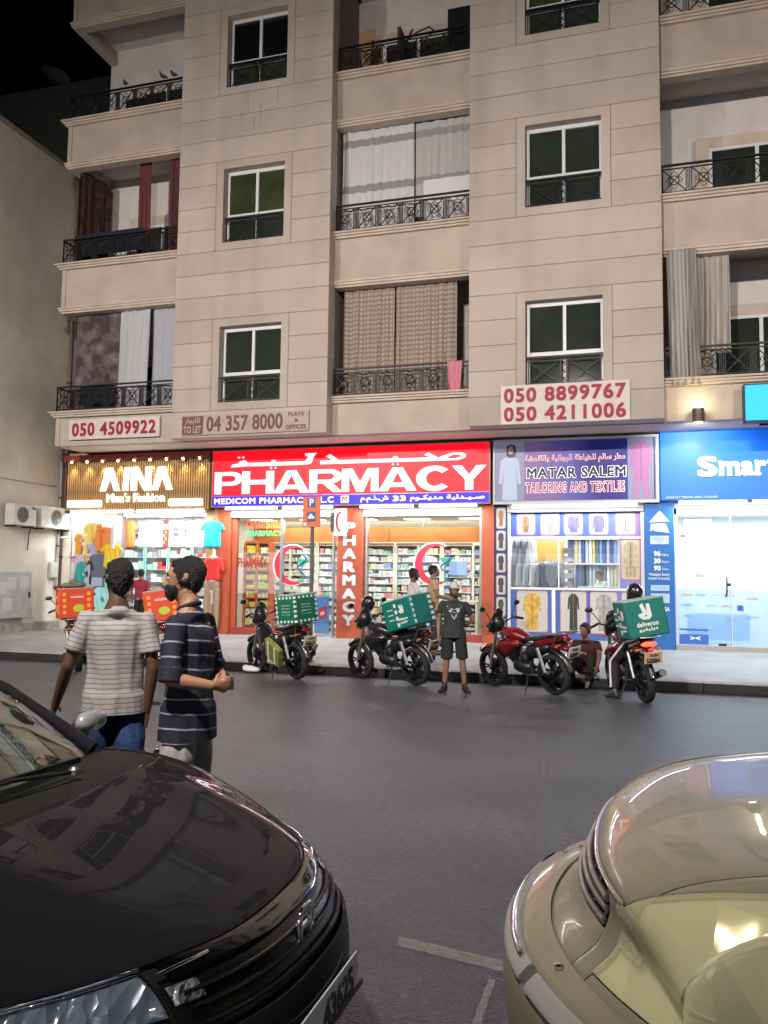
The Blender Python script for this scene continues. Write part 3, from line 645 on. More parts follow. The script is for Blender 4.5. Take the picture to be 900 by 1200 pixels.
MB().box(0, .09, 0, .3, 0, .42).build('casing', mat('box_grey', (.38, .38, .34), .5), t, bevel=.01); MB().box(.09, .1, .03, .27, .03, .39).build('lid', mat('box_lid', (.42, .42, .38), .5), t)
t = tag(MB().tube([(NX + .05, y, 4.2 - .35 * math.sin(max(0, (y - 14)) / 5.2 * math.pi) * .3 - (y - 14) * .03) for y in [14 + i * .4 for i in range(13)]], .012, 5).build('cable', mat('cable_grey', (.3, .3, .28), .7)), 'thin pale cable sagging along the left wall', 'cable')
t = MB().box(NX, NX + .12, 14.2, 19.0, .15, .42).build('rubble_kerb', mat('rough_concrete', (.3, .28, .25), .9, bump=.8, bscale=8, noise=.3), bevel=.03); tag(t, 'rough concrete strip at the foot of the left wall', 'plinth')

# ================================================================== STREET LAMPS on the near pavement
def street_lamp(x, y, label):
    t = empty('street_lamp', (x, y, .15), label=label, cat='street lamp', group='street lamps on the near pavement')
    MB().tube([(0, 0, 0), (0, 0, 9)], [.1, .06], 12).build('pole', STEEL, t)
    MB().tube([(0, 0, 8.9), (0, .5, 9.15), (0, 1.4, 9.25)], .04, 8).build('arm', STEEL, t)
    MB().box(-.16, .16, 1.2, 1.95, 9.2, 9.32).build('lamp_head', mat('lamp_head_grey', (.2, .2, .2), .5), t, bevel=.03)
    MB().box(-.12, .12, 1.28, 1.88, 9.188, 9.199).build('lens', emis('street_lens', (1, .88, .72), 25), t)
    light('lamp_light', 'SPOT', (0, 1.6, 9.1), LAMP_W, (1, .91, .84), .25, aim=(0, 15.5, 3.3), parent=t, spot=R(118), blend=1.0)
# unseen building behind the viewer, its glowing windows added for fill and reflections
F = empty('facing_building', (0, -9, 0), label='unseen pale building behind the viewer, its glowing shop windows added as fill light', cat='building')
MB().box(-30, 30, -14, -8.6, 3.6, 13).build('wall', mat('facing_wall', (.4, .38, .36), .8), F)
for i in range(12):
    x = -30 + i * 5
    MB().box(x, x + .35, -9, -8.3, .15, 3.6).build('pillar', mat('facing_pillar', (.3, .29, .28), .7), F)
    MB().box(x + .35, x + 5, -8.75, -8.65, .6, 3.1).build('added_glow_window', emis('fill_window_glow', (.86, .93, 1), 1.5), F)
    MB().box(x + .35, x + 5, -8.9, -8.6, .15, .6).build('stall_riser', mat('riser', (.12, .12, .12), .5), F)
    for z in (5, 8.4): MB().box(x + 1.6, x + 3.6, -8.62, -8.58, z, z + 1.6).build('window', GLASSD if (i * 7 + int(z)) % 3 else emis('added_room_glow', (1, .8, .5), .7), F)
base(F)
for i, (x, y) in enumerate(LAMPS): street_lamp(x, y, ['street lamp behind the black car, left of the three', 'middle street lamp just behind the viewer', 'street lamp behind the beige car, right of the three'][i])
# ================================================================== organic solids: hulls of ellipsoids fused by voxel remesh
_ico = None
def _ico_pts():
    global _ico
    if _ico is None:
        bm = bmesh.new(); bmesh.ops.create_icosphere(bm, subdivisions=2, radius=1); _ico = np.array([tuple(v.co) for v in bm.verts]); bm.free()
    return _ico
def hull(bm, ells):
    """ells: list of (centre, radius or (rx,ry,rz)[, rotation matrix])"""
    vs = []
    for e in ells:
        c = np.array(e[0]); r = e[1]; r = np.array(r if isinstance(r, (tuple, list)) else (r, r, r))
        p = _ico_pts() * r
        if len(e) > 2: p = p @ np.array(e[2].to_3x3()).T
        for q in p + c: vs.append(bm.verts.new(tuple(q)))
    g = bmesh.ops.convex_hull(bm, input=vs)
    bmesh.ops.delete(bm, geom=list({v for v in g['geom_interior'] if isinstance(v, bmesh.types.BMVert)} | {v for v in g['geom_unused'] if isinstance(v, bmesh.types.BMVert)}), context='VERTS')
def blob(name, hulls, mt, parent=None, voxel=.012, smooth=6, factor=.5, cuts=(), post=None, rough=None, decim=None):
    bm = bmesh.new()
    for h in hulls: hull(bm, h)
    me = bpy.data.meshes.new(name); bm.to_mesh(me); bm.free()
    o = bpy.data.objects.new(name, me); COL.objects.link(o)
    r = o.modifiers.new('r', 'REMESH'); r.mode = 'VOXEL'; r.voxel_size = voxel
    if smooth: s = o.modifiers.new('s', 'SMOOTH'); s.iterations = smooth; s.factor = factor
    if decim: d = o.modifiers.new('d', 'DECIMATE'); d.ratio = decim
    dg = bpy.context.evaluated_depsgraph_get(); dg.update()
    m2 = bpy.data.meshes.new_from_object(o.evaluated_get(dg)); m2.name = name
    o.modifiers.clear(); o.data = m2; bpy.data.meshes.remove(me)
    if cuts:
        bm = bmesh.new(); bm.from_mesh(m2)
        for co, no in cuts:
            bmesh.ops.bisect_plane(bm, geom=list(bm.verts) + list(bm.edges) + list(bm.faces), plane_co=co, plane_no=no, clear_outer=True)
        bm.to_mesh(m2); bm.free()
    if post: post(m2)
    m2.materials.clear(); m2.materials.append(mt)
    m2.polygons.foreach_set('use_smooth', [True] * len(m2.polygons))
    if parent: o.parent = parent
    return o
def shop_glass(name='shop_glass', tint=(.97, .99, 1.), fres=.05):
    if name in _M: return _M[name]
    m = bpy.data.materials.new(name); m.use_nodes = True; N = m.node_tree.nodes; L = m.node_tree.links; N.clear(); _M[name] = m
    o = N.new('ShaderNodeOutputMaterial'); mx = N.new('ShaderNodeMixShader'); t = N.new('ShaderNodeBsdfTransparent'); g = N.new('ShaderNodeBsdfGlossy')
    t.inputs[0].default_value = (*tint, 1); g.inputs['Roughness'].default_value = .02
    lw = N.new('ShaderNodeLayerWeight'); lw.inputs[0].default_value = .35; mr = N.new('ShaderNodeMapRange'); mr.inputs[3].default_value = fres; mr.inputs[4].default_value = .7
    L.new(lw.outputs['Facing'], mr.inputs[0]); L.new(mr.outputs[0], mx.inputs[0]); L.new(t.outputs[0], mx.inputs[1]); L.new(g.outputs[0], mx.inputs[2]); L.new(mx.outputs[0], o.inputs[0])
    return m
SG = shop_glass()
COOL = (1, 1, 1)
def tube_lamp(x0, x1, y, z, name, label, power, color=(.93, .97, 1), s=5., grp='strip lights under the shop signs'):
    t = empty(name, ((x0 + x1) / 2, y, z), label=label, cat='strip light', group=grp)
    MB().box(x0 - t.location.x, x1 - t.location.x, -.03, .03, .035, .06).build('fitting', WHITE, t)
    MB().tube([(x0 - t.location.x, 0, 0), (x1 - t.location.x, 0, 0)], .03, 8).build('tube', emis('tube_glow', (1, 1, 1), s), t)
    light('lamp_light', 'AREA', (0, 0, -.04), power, color, x1 - x0, .12, rot=(0, 0, 0), parent=t)
    return t
def room(x0, x1, y1, z1, wallm, name, label, ymin=19.12, ceil_power=160, lc=(1, 1, 1), panels=3):
    """interior shell of a shop"""
    t = empty(name, ((x0 + x1) / 2, y1, .2), label=label, cat='shop interior'); t['kind'] = 'structure'; del t['category']
    m = MB(); m.box(x0, x1, y1, y1 + .1, .2, z1); m.build('back_wall', wallm, t)
    m = MB(); m.box(x0, x0 + .06, ymin, y1, .2, z1).build('side_wall', wallm, t); MB().box(x1 - .06, x1, ymin, y1, .2, z1).build('side_wall', wallm, t)
    MB().box(x0, x1, ymin, y1 + .1, z1, z1 + .06).build('ceiling', mat('shop_ceiling', (.75, .75, .73), .7), t)
    for i in range(panels):
        cx = x0 + (x1 - x0) * (i + .5) / panels
        MB().box(cx - .3, cx + .3, ymin + .7, ymin + 1.1, z1 - .012, z1 - .002).build('ceiling_light', emis('panel_glow', (1, 1, 1), 4), t)
    base(t)
    light('lamp_light', 'AREA', (0, (ymin + y1) / 2 - y1, z1 - .25), ceil_power, lc, (x1 - x0) * .8, (y1 - ymin) * .6, rot=(0, 0, 0), parent=t)
    return t
def flatpoly(name, polys, y, m, parent, depth=.004):
    b = MB()
    for p in polys: b.prism(p, y - depth, y)
    return b.build(name, m, parent)
def rrect(x0, z0, x1, z1, r=.04, n=3):
    P = []
    for cx, cz, a0 in ((x1 - r, z1 - r, 0), (x0 + r, z1 - r, 90), (x0 + r, z0 + r, 180), (x1 - r, z0 + r, 270)):
        for i in range(n + 1): a = R(a0 + 90 * i / n); P.append((cx + r * math.cos(a), cz + r * math.sin(a)))
    return P

# garment solids, hung flat: width along x, thin in y, hanging from z=0 downward
def tee_mesh(long_sleeve=False, length=.72, wide=.5, open_front=False):
    w = wide / 2
    H = [[((-w * .72, 0, -.07), (.06, .03, .05)), ((w * .72, 0, -.07), (.06, .03, .05)), ((-w * .9, 0, -length + .03), (.03, .035, .03)), ((w * .9, 0, -length + .03), (.03, .035, .03)), ((0, 0, -.04), (.09, .035, .035))]]
    for s in (-1, 1):
        if long_sleeve: H.append([((s * w * .82, 0, -.1), (.07, .035, .06)), ((s * (w + .06), .0, -.58), (.045, .03, .03))])
        else: H.append([((s * w * .82, 0, -.1), (.07, .035, .06)), ((s * (w + .07), 0, -.24), (.06, .03, .03))])
    return H
_gar = {}
def garment(key, m, loc, rz, label, group, hang=True, cat='shirt', scale=(1, 1, 1), hanger=True, **kw):
    name = {'tee': 't_shirt', 'shirt': 'long_sleeve_shirt', 'kandura': 'long_robe'}[key]
    t = empty(name, loc, rz, label, cat, group); t.scale = scale
    if key not in _gar:
        H = tee_mesh(False) if key == 'tee' else tee_mesh(True, .76, .5) if key == 'shirt' else tee_mesh(True, 1.35, .55)
        def wr(me):
            n = len(me.vertices); co = np.empty(n * 3); me.vertices.foreach_get('co', co); co = co.reshape(-1, 3)
            co[:, 1] += .012 * np.sin(co[:, 0] * 38 + co[:, 2] * 6) * np.clip(-co[:, 2] * 2, 0, 1); me.vertices.foreach_set('co', co.ravel())
        o = blob('cloth', H, m, t, .018, 3, post=wr); _gar[key] = o
        hm = MB().tube([(-.17, 0, -.06), (0, 0, .02), (.17, 0, -.06)], .008, 5).tube([(0, 0, .02), (0, 0, .07), (.025, 0, .1), (0, 0, .125), (-.02, 0, .11)], .004, 5)
        _gar['h'] = hm.build('hanger', mat('grey_hanger', (.2, .2, .2), .5), t)
    else:
        o = share('cloth', _gar[key], t); setmat(o, m)
        share('hanger', _gar['h'], t)
    return t
def cl(name, c, **k): return mat(name, c, .85, bump=.15, bscale=25, **k)

# ================================================================== SHOP 1: wooden clothes shop (AINA)
def shop_aina():
    slat = mat('oak_slat', (.42, .25, .10), .55, noise=.3, nscale=3); back = mat('dark_wood_back', (.12, .06, .025), .8)
    t = empty('clothes_shop_sign', (-12.4, 18.8, 3.35), label='wooden slat shop fascia with glowing white letters and nine small spotlights', cat='shop sign')
    MB().box(-14.56, -10.26, 18.78, 19.0, 3.34, 4.72).build('backing', back, t)
    n = 62; w = 4.28 / n; first = None
    for i in range(n):
        x = -14.55 + w * i
        if first is None: first = MB().box(0, w * .68, -.035, 0, 0, 1.36).build('wood_slat', slat, t, bevel=.004, bseg=1); first.location = (x, 18.78, 3.35)
        else: q = share('wood_slat', first, t, (x, 18.78, 3.35))
    MB().box(-14.6, -10.24, 18.66, 19.0, 4.69, 4.83).build('red_cap', mat('red_cap_paint', (.30, .03, .025), .5), t, bevel=.01)
    LW = emis('aina_letter_white', (1, .98, .93), 1.9)
    y = 18.735; z0, z1 = 3.86, 4.47
    def lam(xa, xb, xt):  # lambda shaped A
        m = (xa + xb) / 2; s = .17
        return [[(xa, z0), (xa + s, z0), (xt + .045, z1 - .18), (xt - .10, z1 - .0)], [(xt - .07, z1), (xt + .09, z1), (xb, z0), (xb - s, z0)]]
    flatpoly('letter_a', [lam(-13.5, -12.89, -13.22)[0]], y, LW, t, .03); flatpoly('letter_a', [lam(-13.5, -12.89, -13.22)[1]], y - .001, LW, t, .03)
    flatpoly('letter_i', [[(-12.81, z0), (-12.65, z0), (-12.61, z1), (-12.77, z1)]], y, LW, t, .03)
    flatpoly('letter_n', [[(-12.56, z0), (-12.40, z0), (-12.40, z1), (-12.56, z1)], [(-12.13, z0), (-11.97, z0), (-11.97, z1), (-12.13, z1)]], y, LW, t, .03)
    flatpoly('letter_n_diagonal', [[(-12.54, z1), (-12.36, z1), (-11.99, z0), (-12.17, z0)]], y - .001, LW, t, .03)
    flatpoly('letter_a', [lam(-11.93, -11.33, -11.66)[0]], y, LW, t, .03); flatpoly('letter_a', [lam(-11.93, -11.33, -11.66)[1]], y - .001, LW, t, .03)
    text('lettering', "Men's Fashion", LW, t, -13.28, 3.56, -11.56, 3.79, y, bold=.003, depth=.03)
    for a, b in ((-14.5, -13.44), (-11.43, -10.46)):
        b_ = MB(); b_.prism(rrect(a, 3.44, b, 3.62, .03), y - .03, y).build('light_bar', emis('bar_glow', (1, 1, 1), 2.2), t)
    sp = None
    for i in range(9):
        x = -14.33 + i * .478
        q = MB().tube([(x, 18.6, 4.64), (x, 18.68, 4.70)], .035, 10).build('spotlight_can', WHITE, t)
        MB().tube([(x, 18.595, 4.63), (x, 18.602, 4.638)], .03, 10).build('spotlight_bulb', emis('warm_bulb', (1, .85, .45), 22), t)
    base(t)
    for i in range(9):
        x = -14.33 + i * .478
        light('lamp_light', 'SPOT', (x + 12.4, -.16, 1.27), 26, (1, .80, .42), .02, aim=(x + 12.4, -.02, .2), parent=t, spot=R(75), blend=.8)
    tube_lamp(-14.3, -12.4, 18.62, 3.3, 'strip_light', 'strip light under the left half of the wooden fascia', 62)
    tube_lamp(-12.3, -10.35, 18.62, 3.3, 'strip_light', 'strip light under the right half of the wooden fascia', 62)
    tube_lamp(-14.35, -13.3, 18.5, 3.2, 'strip_light', 'short lower strip light over the racks left of the clothes shop', 18)
    # pilaster and door frame
    t = empty('clothes_shopfront', (-11.8, 19.0, .2), label='open clothes shop front with grey frame and wooden jamb', cat='shopfront')
    MB().box(-14.9, -13.1, 19.02, 19.1, .2, 3.34).build('wall', mat('cream_pilaster', (.55, .5, .42), .8, noise=.1), t)
    MB().box(-13.1, -12.95, 18.95, 19.15, .2, 3.3).build('jamb', mat('grey_frame', (.25, .25, .26), .5), t)
    MB().box(-10.47, -10.1, 18.98, 19.2, .2, 3.36).build('jamb', slat, t)
    MB().box(-13.1, -10.4, 18.99, 19.06, 3.2, 3.34).build('lintel', WHITE, t)
    MB().box(-12.95, -10.47, 19.0, 19.1, .19, .26).build('threshold', mat('step_stone', (.4, .4, .38), .5), t)
    MB().tube([(-13.0, 19.25, 3.17), (-10.3, 19.25, 3.17)], .018, 8).build('hanging_rail', STEEL, t)
    base(t)
    room(-13.95, -10.1, 20.75, 3.25, mat('bright_white_wall', (.8, .8, .8), .7), 'clothes_shop_room', '', ceil_power=100)
    # tee shirts hung across the opening
    G = 't-shirts hung across the clothes shop opening'
    specs = [(-12.88, cl('orange_tee', (.8, .22, .05)), 'orange striped t-shirt hung first from the left in the doorway'), (-12.46, cl('aqua_tee', (.3, .68, .78)), 'pale aqua t-shirt hung beside the orange one'),
             (-12.08, cl('white_tee', (.8, .8, .8)), 'plain white t-shirt hung third from the left in the doorway'), (-11.8, cl('red_print_tee', (.65, .06, .08)), 'narrow red printed t-shirt between white ones in the doorway'),
             (-11.45, cl('grey_print_tee', (.6, .6, .63)), 'light grey t-shirt with a violet print in the doorway'), (-11.02, cl('white_logo_tee', (.82, .82, .82)), 'white t-shirt with a small dark chest mark in the doorway'), (-10.72, cl('offwhite_tee', (.74, .77, .78)), 'off-white t-shirt at the right end of the doorway rail')]
    for i, (x, m, lb) in enumerate(specs):
        g = garment('tee', m, (x, 19.2 + (i % 2) * .06, 3.12), RND.uniform(-.25, .25), lb, G, scale=((.85 if i != 3 else .5), 1, 1.02))
        if i == 4:
            b_ = MB()
            for k in range(7): cx, cz = RND.uniform(-.09, .09), -.3 + RND.uniform(-.1, .08); b_.prism([(cx + .05 * math.cos(a * 1.26), cz + .05 * math.sin(a * 1.26)) for a in range(5)], -.05 - .001 * k, -.046 - .001 * k)
            b_.build('print', mat('violet_print', (.15, .13, .45), .8), g)
        if i == 5: MB().box(-.08, .08, -.05, -.045, -.32, -.3).build('print', BLACK, g)
        if i == 3:
            b_ = MB()
            for k in range(6): b_.box(-.12 + .11 * (k % 2), -.02 + .11 * (k % 2), -.05, -.046, -.62 + .09 * k, -.56 + .09 * k)
            b_.build('print', mat('yellow_print', (.8, .6, .1), .8), g)
    garment('tee', cl('teal_tee', (.03, .55, .58)), (-10.22, 18.86, 3.06), 0, 'teal t-shirt hung above the red shirted mannequin', None, scale=(.98, 1, .95))
    # headless mannequin
    t = empty('mannequin', (-10.08, 18.7, .2), R(180), 'headless mannequin in a red shirt and khaki trousers by the orange pillar', 'mannequin')
    sk = mat('mannequin_plastic', (.65, .6, .55), .4)
    blob('torso', [[((0, 0, 1.98), .05), ((0, 0, 2.1), .045)], [((0, 0, 1.1), (.14, .1, .1)), ((0, 0, 1.9), (.17, .09, .06))], [((.08, 0, 1.0), .08), ((.09, 0, .1), .04)], [((-.08, 0, 1.0), .08), ((-.09, 0, .1), .04)]], sk, t, .02)
    tr = [[((-.15, 0, 1.86), (.07, .09, .06)), ((.15, 0, 1.86), (.07, .09, .06)), ((-.13, 0, 1.38), (.06, .11, .05)), ((.13, 0, 1.38), (.06, .11, .05)), ((0, 0, 1.92), (.08, .08, .04))]]
    for s in (-1, 1): tr.append([((s * .17, 0, 1.86), .07), ((s * .25, 0, 1.62), .06)])
    blob('red_shirt', tr, cl('red_tee', (.75, .045, .04)), t, .015, 3)
    blob('trousers', [[((-.07, 0, 1.3), (.1, .11, .06)), ((.07, 0, 1.3), (.1, .11, .06)), ((0, 0, 1.12), (.16, .11, .05))], [((.09, 0, 1.12), .095), ((.11, 0, .22), .06)], [((-.09, 0, 1.12), .095), ((-.11, 0, .22), .06)]], cl('khaki', (.33, .24, .16)), t, .016, 3)
    MB().lathe([(.18, 0), (.18, .02), (.03, .04), (.02, .1)], 20).build('stand', STEEL, t)
    t.location.z = .2
    # racks of clothes outside left
    G2 = 'clothes on the racks left of the doorway'
    t = empty('clothes_rack', (-13.4, 18.5, .2), label='chrome rail rack loaded with clothes left of the doorway', cat='rack')
    MB().tube([(-.75, 0, 0), (-.75, 0, 2.95), (.55, 0, 2.95), (.55, 0, 0)], .018, 8).build('frame', STEEL, t); MB().tube([(-.75, -.1, 1.9), (.55, -.1, 1.9)], .015, 8).build('rail', STEEL, t)
    MB().tube([(-1.1, 0, 2.42), (-.75, 0, 2.42)], .02, 8).build('arm', WHITE, t)
    rows = [(-13.62, 3.0, (.8, .55, .02), 'amber yellow'), (-13.4, 3.02, (.8, .66, .25), 'pale yellow'), (-13.22, 2.98, (.82, .2, .03), 'bright orange'), (-13.02, 2.9, (.75, .28, .08), 'dull orange'),
            (-13.72, 2.45, (.75, .40, .05), 'ochre'), (-13.28, 2.5, (.38, .42, .6), 'lilac grey'), (-13.05, 2.42, (.62, .68, .12), 'lime striped'), (-12.78, 2.46, (.78, .52, .04), 'mustard'),
            (-13.85, 2.2, (.68, .48, .6), 'pink patterned'), (-13.6, 2.0, (.05, .4, .38), 'dark teal'), (-13.42, 2.0, (.02, .02, .03), 'black'), (-13.2, 1.95, (.4, .43, .6), 'lavender'), (-13.0, 1.85, (.25, .6, .55), 'mint'),
            (-13.75, 1.6, (.7, .5, .68), 'pale mauve'), (-13.5, 1.5, (.16, .5, .48), 'sea green'), (-12.95, 1.35, (.3, .62, .6), 'pale turquoise'),
            (-13.9, 2.75, (.8, .35, .04), 'tangerine'), (-13.5, 2.72, (.75, .7, .6), 'cream'), (-12.82, 2.95, (.7, .7, .72), 'pearl white'), (-13.1, 2.2, (.12, .14, .2), 'ink blue'), (-13.85, 1.85, (.7, .62, .66), 'blush'), (-13.32, 1.62, (.5, .52, .6), 'dove grey'), (-13.15, 1.2, (.1, .12, .3), 'royal navy'), (-13.65, 1.15, (.55, .12, .14), 'brick red'), (-12.8, 1.75, (.62, .66, .3), 'pistachio')]
    for i, (x, z, c, nm) in enumerate(rows):
        garment('tee' if i % 3 else 'shirt', cl(nm.replace(' ', '_') + '_cloth', c), (x, 18.46 - .05 * (i % 4) - (.06 if z < 2.3 else 0), z), RND.uniform(.2, 1.0) * (1 if i % 2 else -1) * .8, nm + ' shirt on the crowded rack left of the doorway', G2, scale=(.8, 1, .85))
    # glass shelving with folded clothes inside, far inside
    fold = [mat('fold_%s' % n, c, .85) for n, c in (('white', (.75, .75, .75)), ('grey', (.3, .3, .32)), ('red', (.55, .05, .06)), ('blue', (.12, .2, .45)), ('beige', (.55, .45, .35)), ('mint', (.35, .65, .55)))]
    for k, (sx, lab) in enumerate(((-13.5, 'glass shelf unit of folded shirts at the left wall of the clothes shop'), (-12.76, 'second glass shelf unit of folded shirts in the clothes shop'), (-12.02, 'third glass shelf unit of folded shirts in the clothes shop'), (-11.28, 'fourth glass shelf unit of folded shirts in the clothes shop'), (-10.56, 'glass shelf unit of folded shirts at the right wall of the clothes shop'))):
        t = empty('shelf_unit', (sx, 20.35, .2), label=lab, cat='shelves', group='glass shelf units in the clothes shop')
        fr = MB()
        for x in (-.34, .34): fr.box(x - .015, x + .015, 0, .03, 0, 2.5)
        fr.build('frame', mat('aqua_glass_edge', (.35, .72, .62), .3), t)
        for s in range(8): MB().box(-.33, .33, 0, .34, .25 + .34 * s, .262 + .34 * s).build('shelf', mat('glass_shelf', (.55, .75, .7), .2), t)
        st = MB()
        for s in range(8):
            x = -.3
            while x < .24:
                w_ = RND.uniform(.1, .17); st.box(x, x + w_, .02, .3, .263 + .34 * s, .263 + .34 * s + RND.uniform(.08, .24), RND.choice([0, 0, 0, 1, 2, 3, 4, 5])); x += w_ + .02
        o = st.build('folded_clothes', fold, t); o['kind'] = 'stuff'
shop_aina()

# ================================================================== SHOP 2: pharmacy
ORNG = mat('orange_panel', (.44, .085, .035), .5, noise=.06)
def crescent(parent, cx, cz, s, y):
    """red crescent with green goblet and blue snake on the glass"""
    n = 26; out = []
    for i in range(n + 1):
        a = R(60 + 245 * i / n); out.append((cx + s * math.cos(a), cz + s * math.sin(a)))
    inn = []
    for i in range(n + 1):
        a = R(295 - 232 * i / n); inn.append((cx + s * .2 + s * .83 * math.cos(a), cz + s * .02 + s * .86 * math.sin(a)))
    b = MB(); pts = out + inn; N_ = len(out)
    v = [(x, y, z) for x, z in pts] + [(x, y - .004, z) for x, z in pts]
    f = []
    for i in range(N_ - 1):
        a, b2, c, d = i, i + 1, 2 * N_ - 2 - i, 2 * N_ - 1 - i
        f.append((a, b2, c, d)); k = len(pts); f.append((a + k, d + k, c + k, b2 + k))
    b.add(v, f).build('crescent', mat('crescent_red', (.62, .02, .05), .4), parent)
    w_ = [(cx + (x - cx) * 1.06 - .01, z + (z - cz) * .06) for x, z in pts]
    MB().add([(x, y + .004, z) for x, z in w_], [(i, i + 1, 2 * N_ - 2 - i, 2 * N_ - 1 - i) for i in range(N_ - 1)]).build('crescent_outline', WHITE, parent)
    gx = cx + s * .52; g = MB()
    g.prism([(gx - .13 * s / .42, cz + .3 * s), (gx + .2 * s / .42, cz + .3 * s), (gx + .05, cz + .02 * s), (gx + .015, cz - .1 * s), (gx + .015, cz - .75 * s), (gx + .08, cz - .85 * s), (gx - .08, cz - .85 * s), (gx - .015, cz - .75 * s), (gx - .015, cz - .1 * s), (gx - .04, cz + .02 * s)], y - .006, y - .001).build('goblet', mat('goblet_green', (.0, .33, .18), .4), parent)
    sn = [(gx + .11 * math.sin(i * .62) * (1 if i < 12 else .7), y - .012, cz + s * (.55 - i * .09)) for i in range(15)]
    MB().tube(sn, .018, 6).build('snake', mat('snake_blue', (.01, .04, .32), .4), parent)
def product_shelves(name, label, x0, x1, y, z0, z1, rows, palette, grp, depth=.32, fr=None, cols=2, dens=.02, dark=False):
    t = empty(name, ((x0 + x1) / 2, y, z0), label=label, cat='shelves', group=grp)
    w = x1 - x0; h = z1 - z0; cm = fr or mat('cream_shelf', (.72, .70, .55), .5)
    m = MB()
    for i in range(cols + 1):
        x = -w / 2 + w * i / cols; m.box(x - .03, x + .03, 0, depth + .04, 0, h)
    m.box(-w / 2, w / 2, 0, depth + .04, h, h + .07); m.box(-w / 2, w / 2, depth, depth + .02, 0, h)
    m.build('frame', cm, t)
    for r_ in range(rows):
        z = .12 + (h - .15) * r_ / rows; MB().box(-w / 2 + .03, w / 2 - .03, .02, depth - .002, z, z + .018).build('shelf', cm, t)
    st = MB(); n = len(palette)
    for r_ in range(rows):
        z = .14 + (h - .15) * r_ / rows; x = -w / 2 + .05; mx = (h - .15) / rows - .04
        while x < w / 2 - .1:
            ww = RND.choice([.05, .06, .08, .1, .13]); hh = mx * RND.uniform(.45, .98); c = RND.randrange(n)
            for q in range(RND.choice([1, 2, 3])):
                if x > w / 2 - .1: break
                st.box(x, x + ww * .92, .03, .03 + depth * .6, z, z + hh, c)
                if RND.random() < .4: st.box(x + ww * .15, x + ww * .75, .026, .03, z + hh * .35, z + hh * .7, RND.randrange(n))
                x += ww
            x += RND.choice([0, 0, .02, .05])
    o = st.build('product_packs', palette, t); o['kind'] = 'stuff'; return t
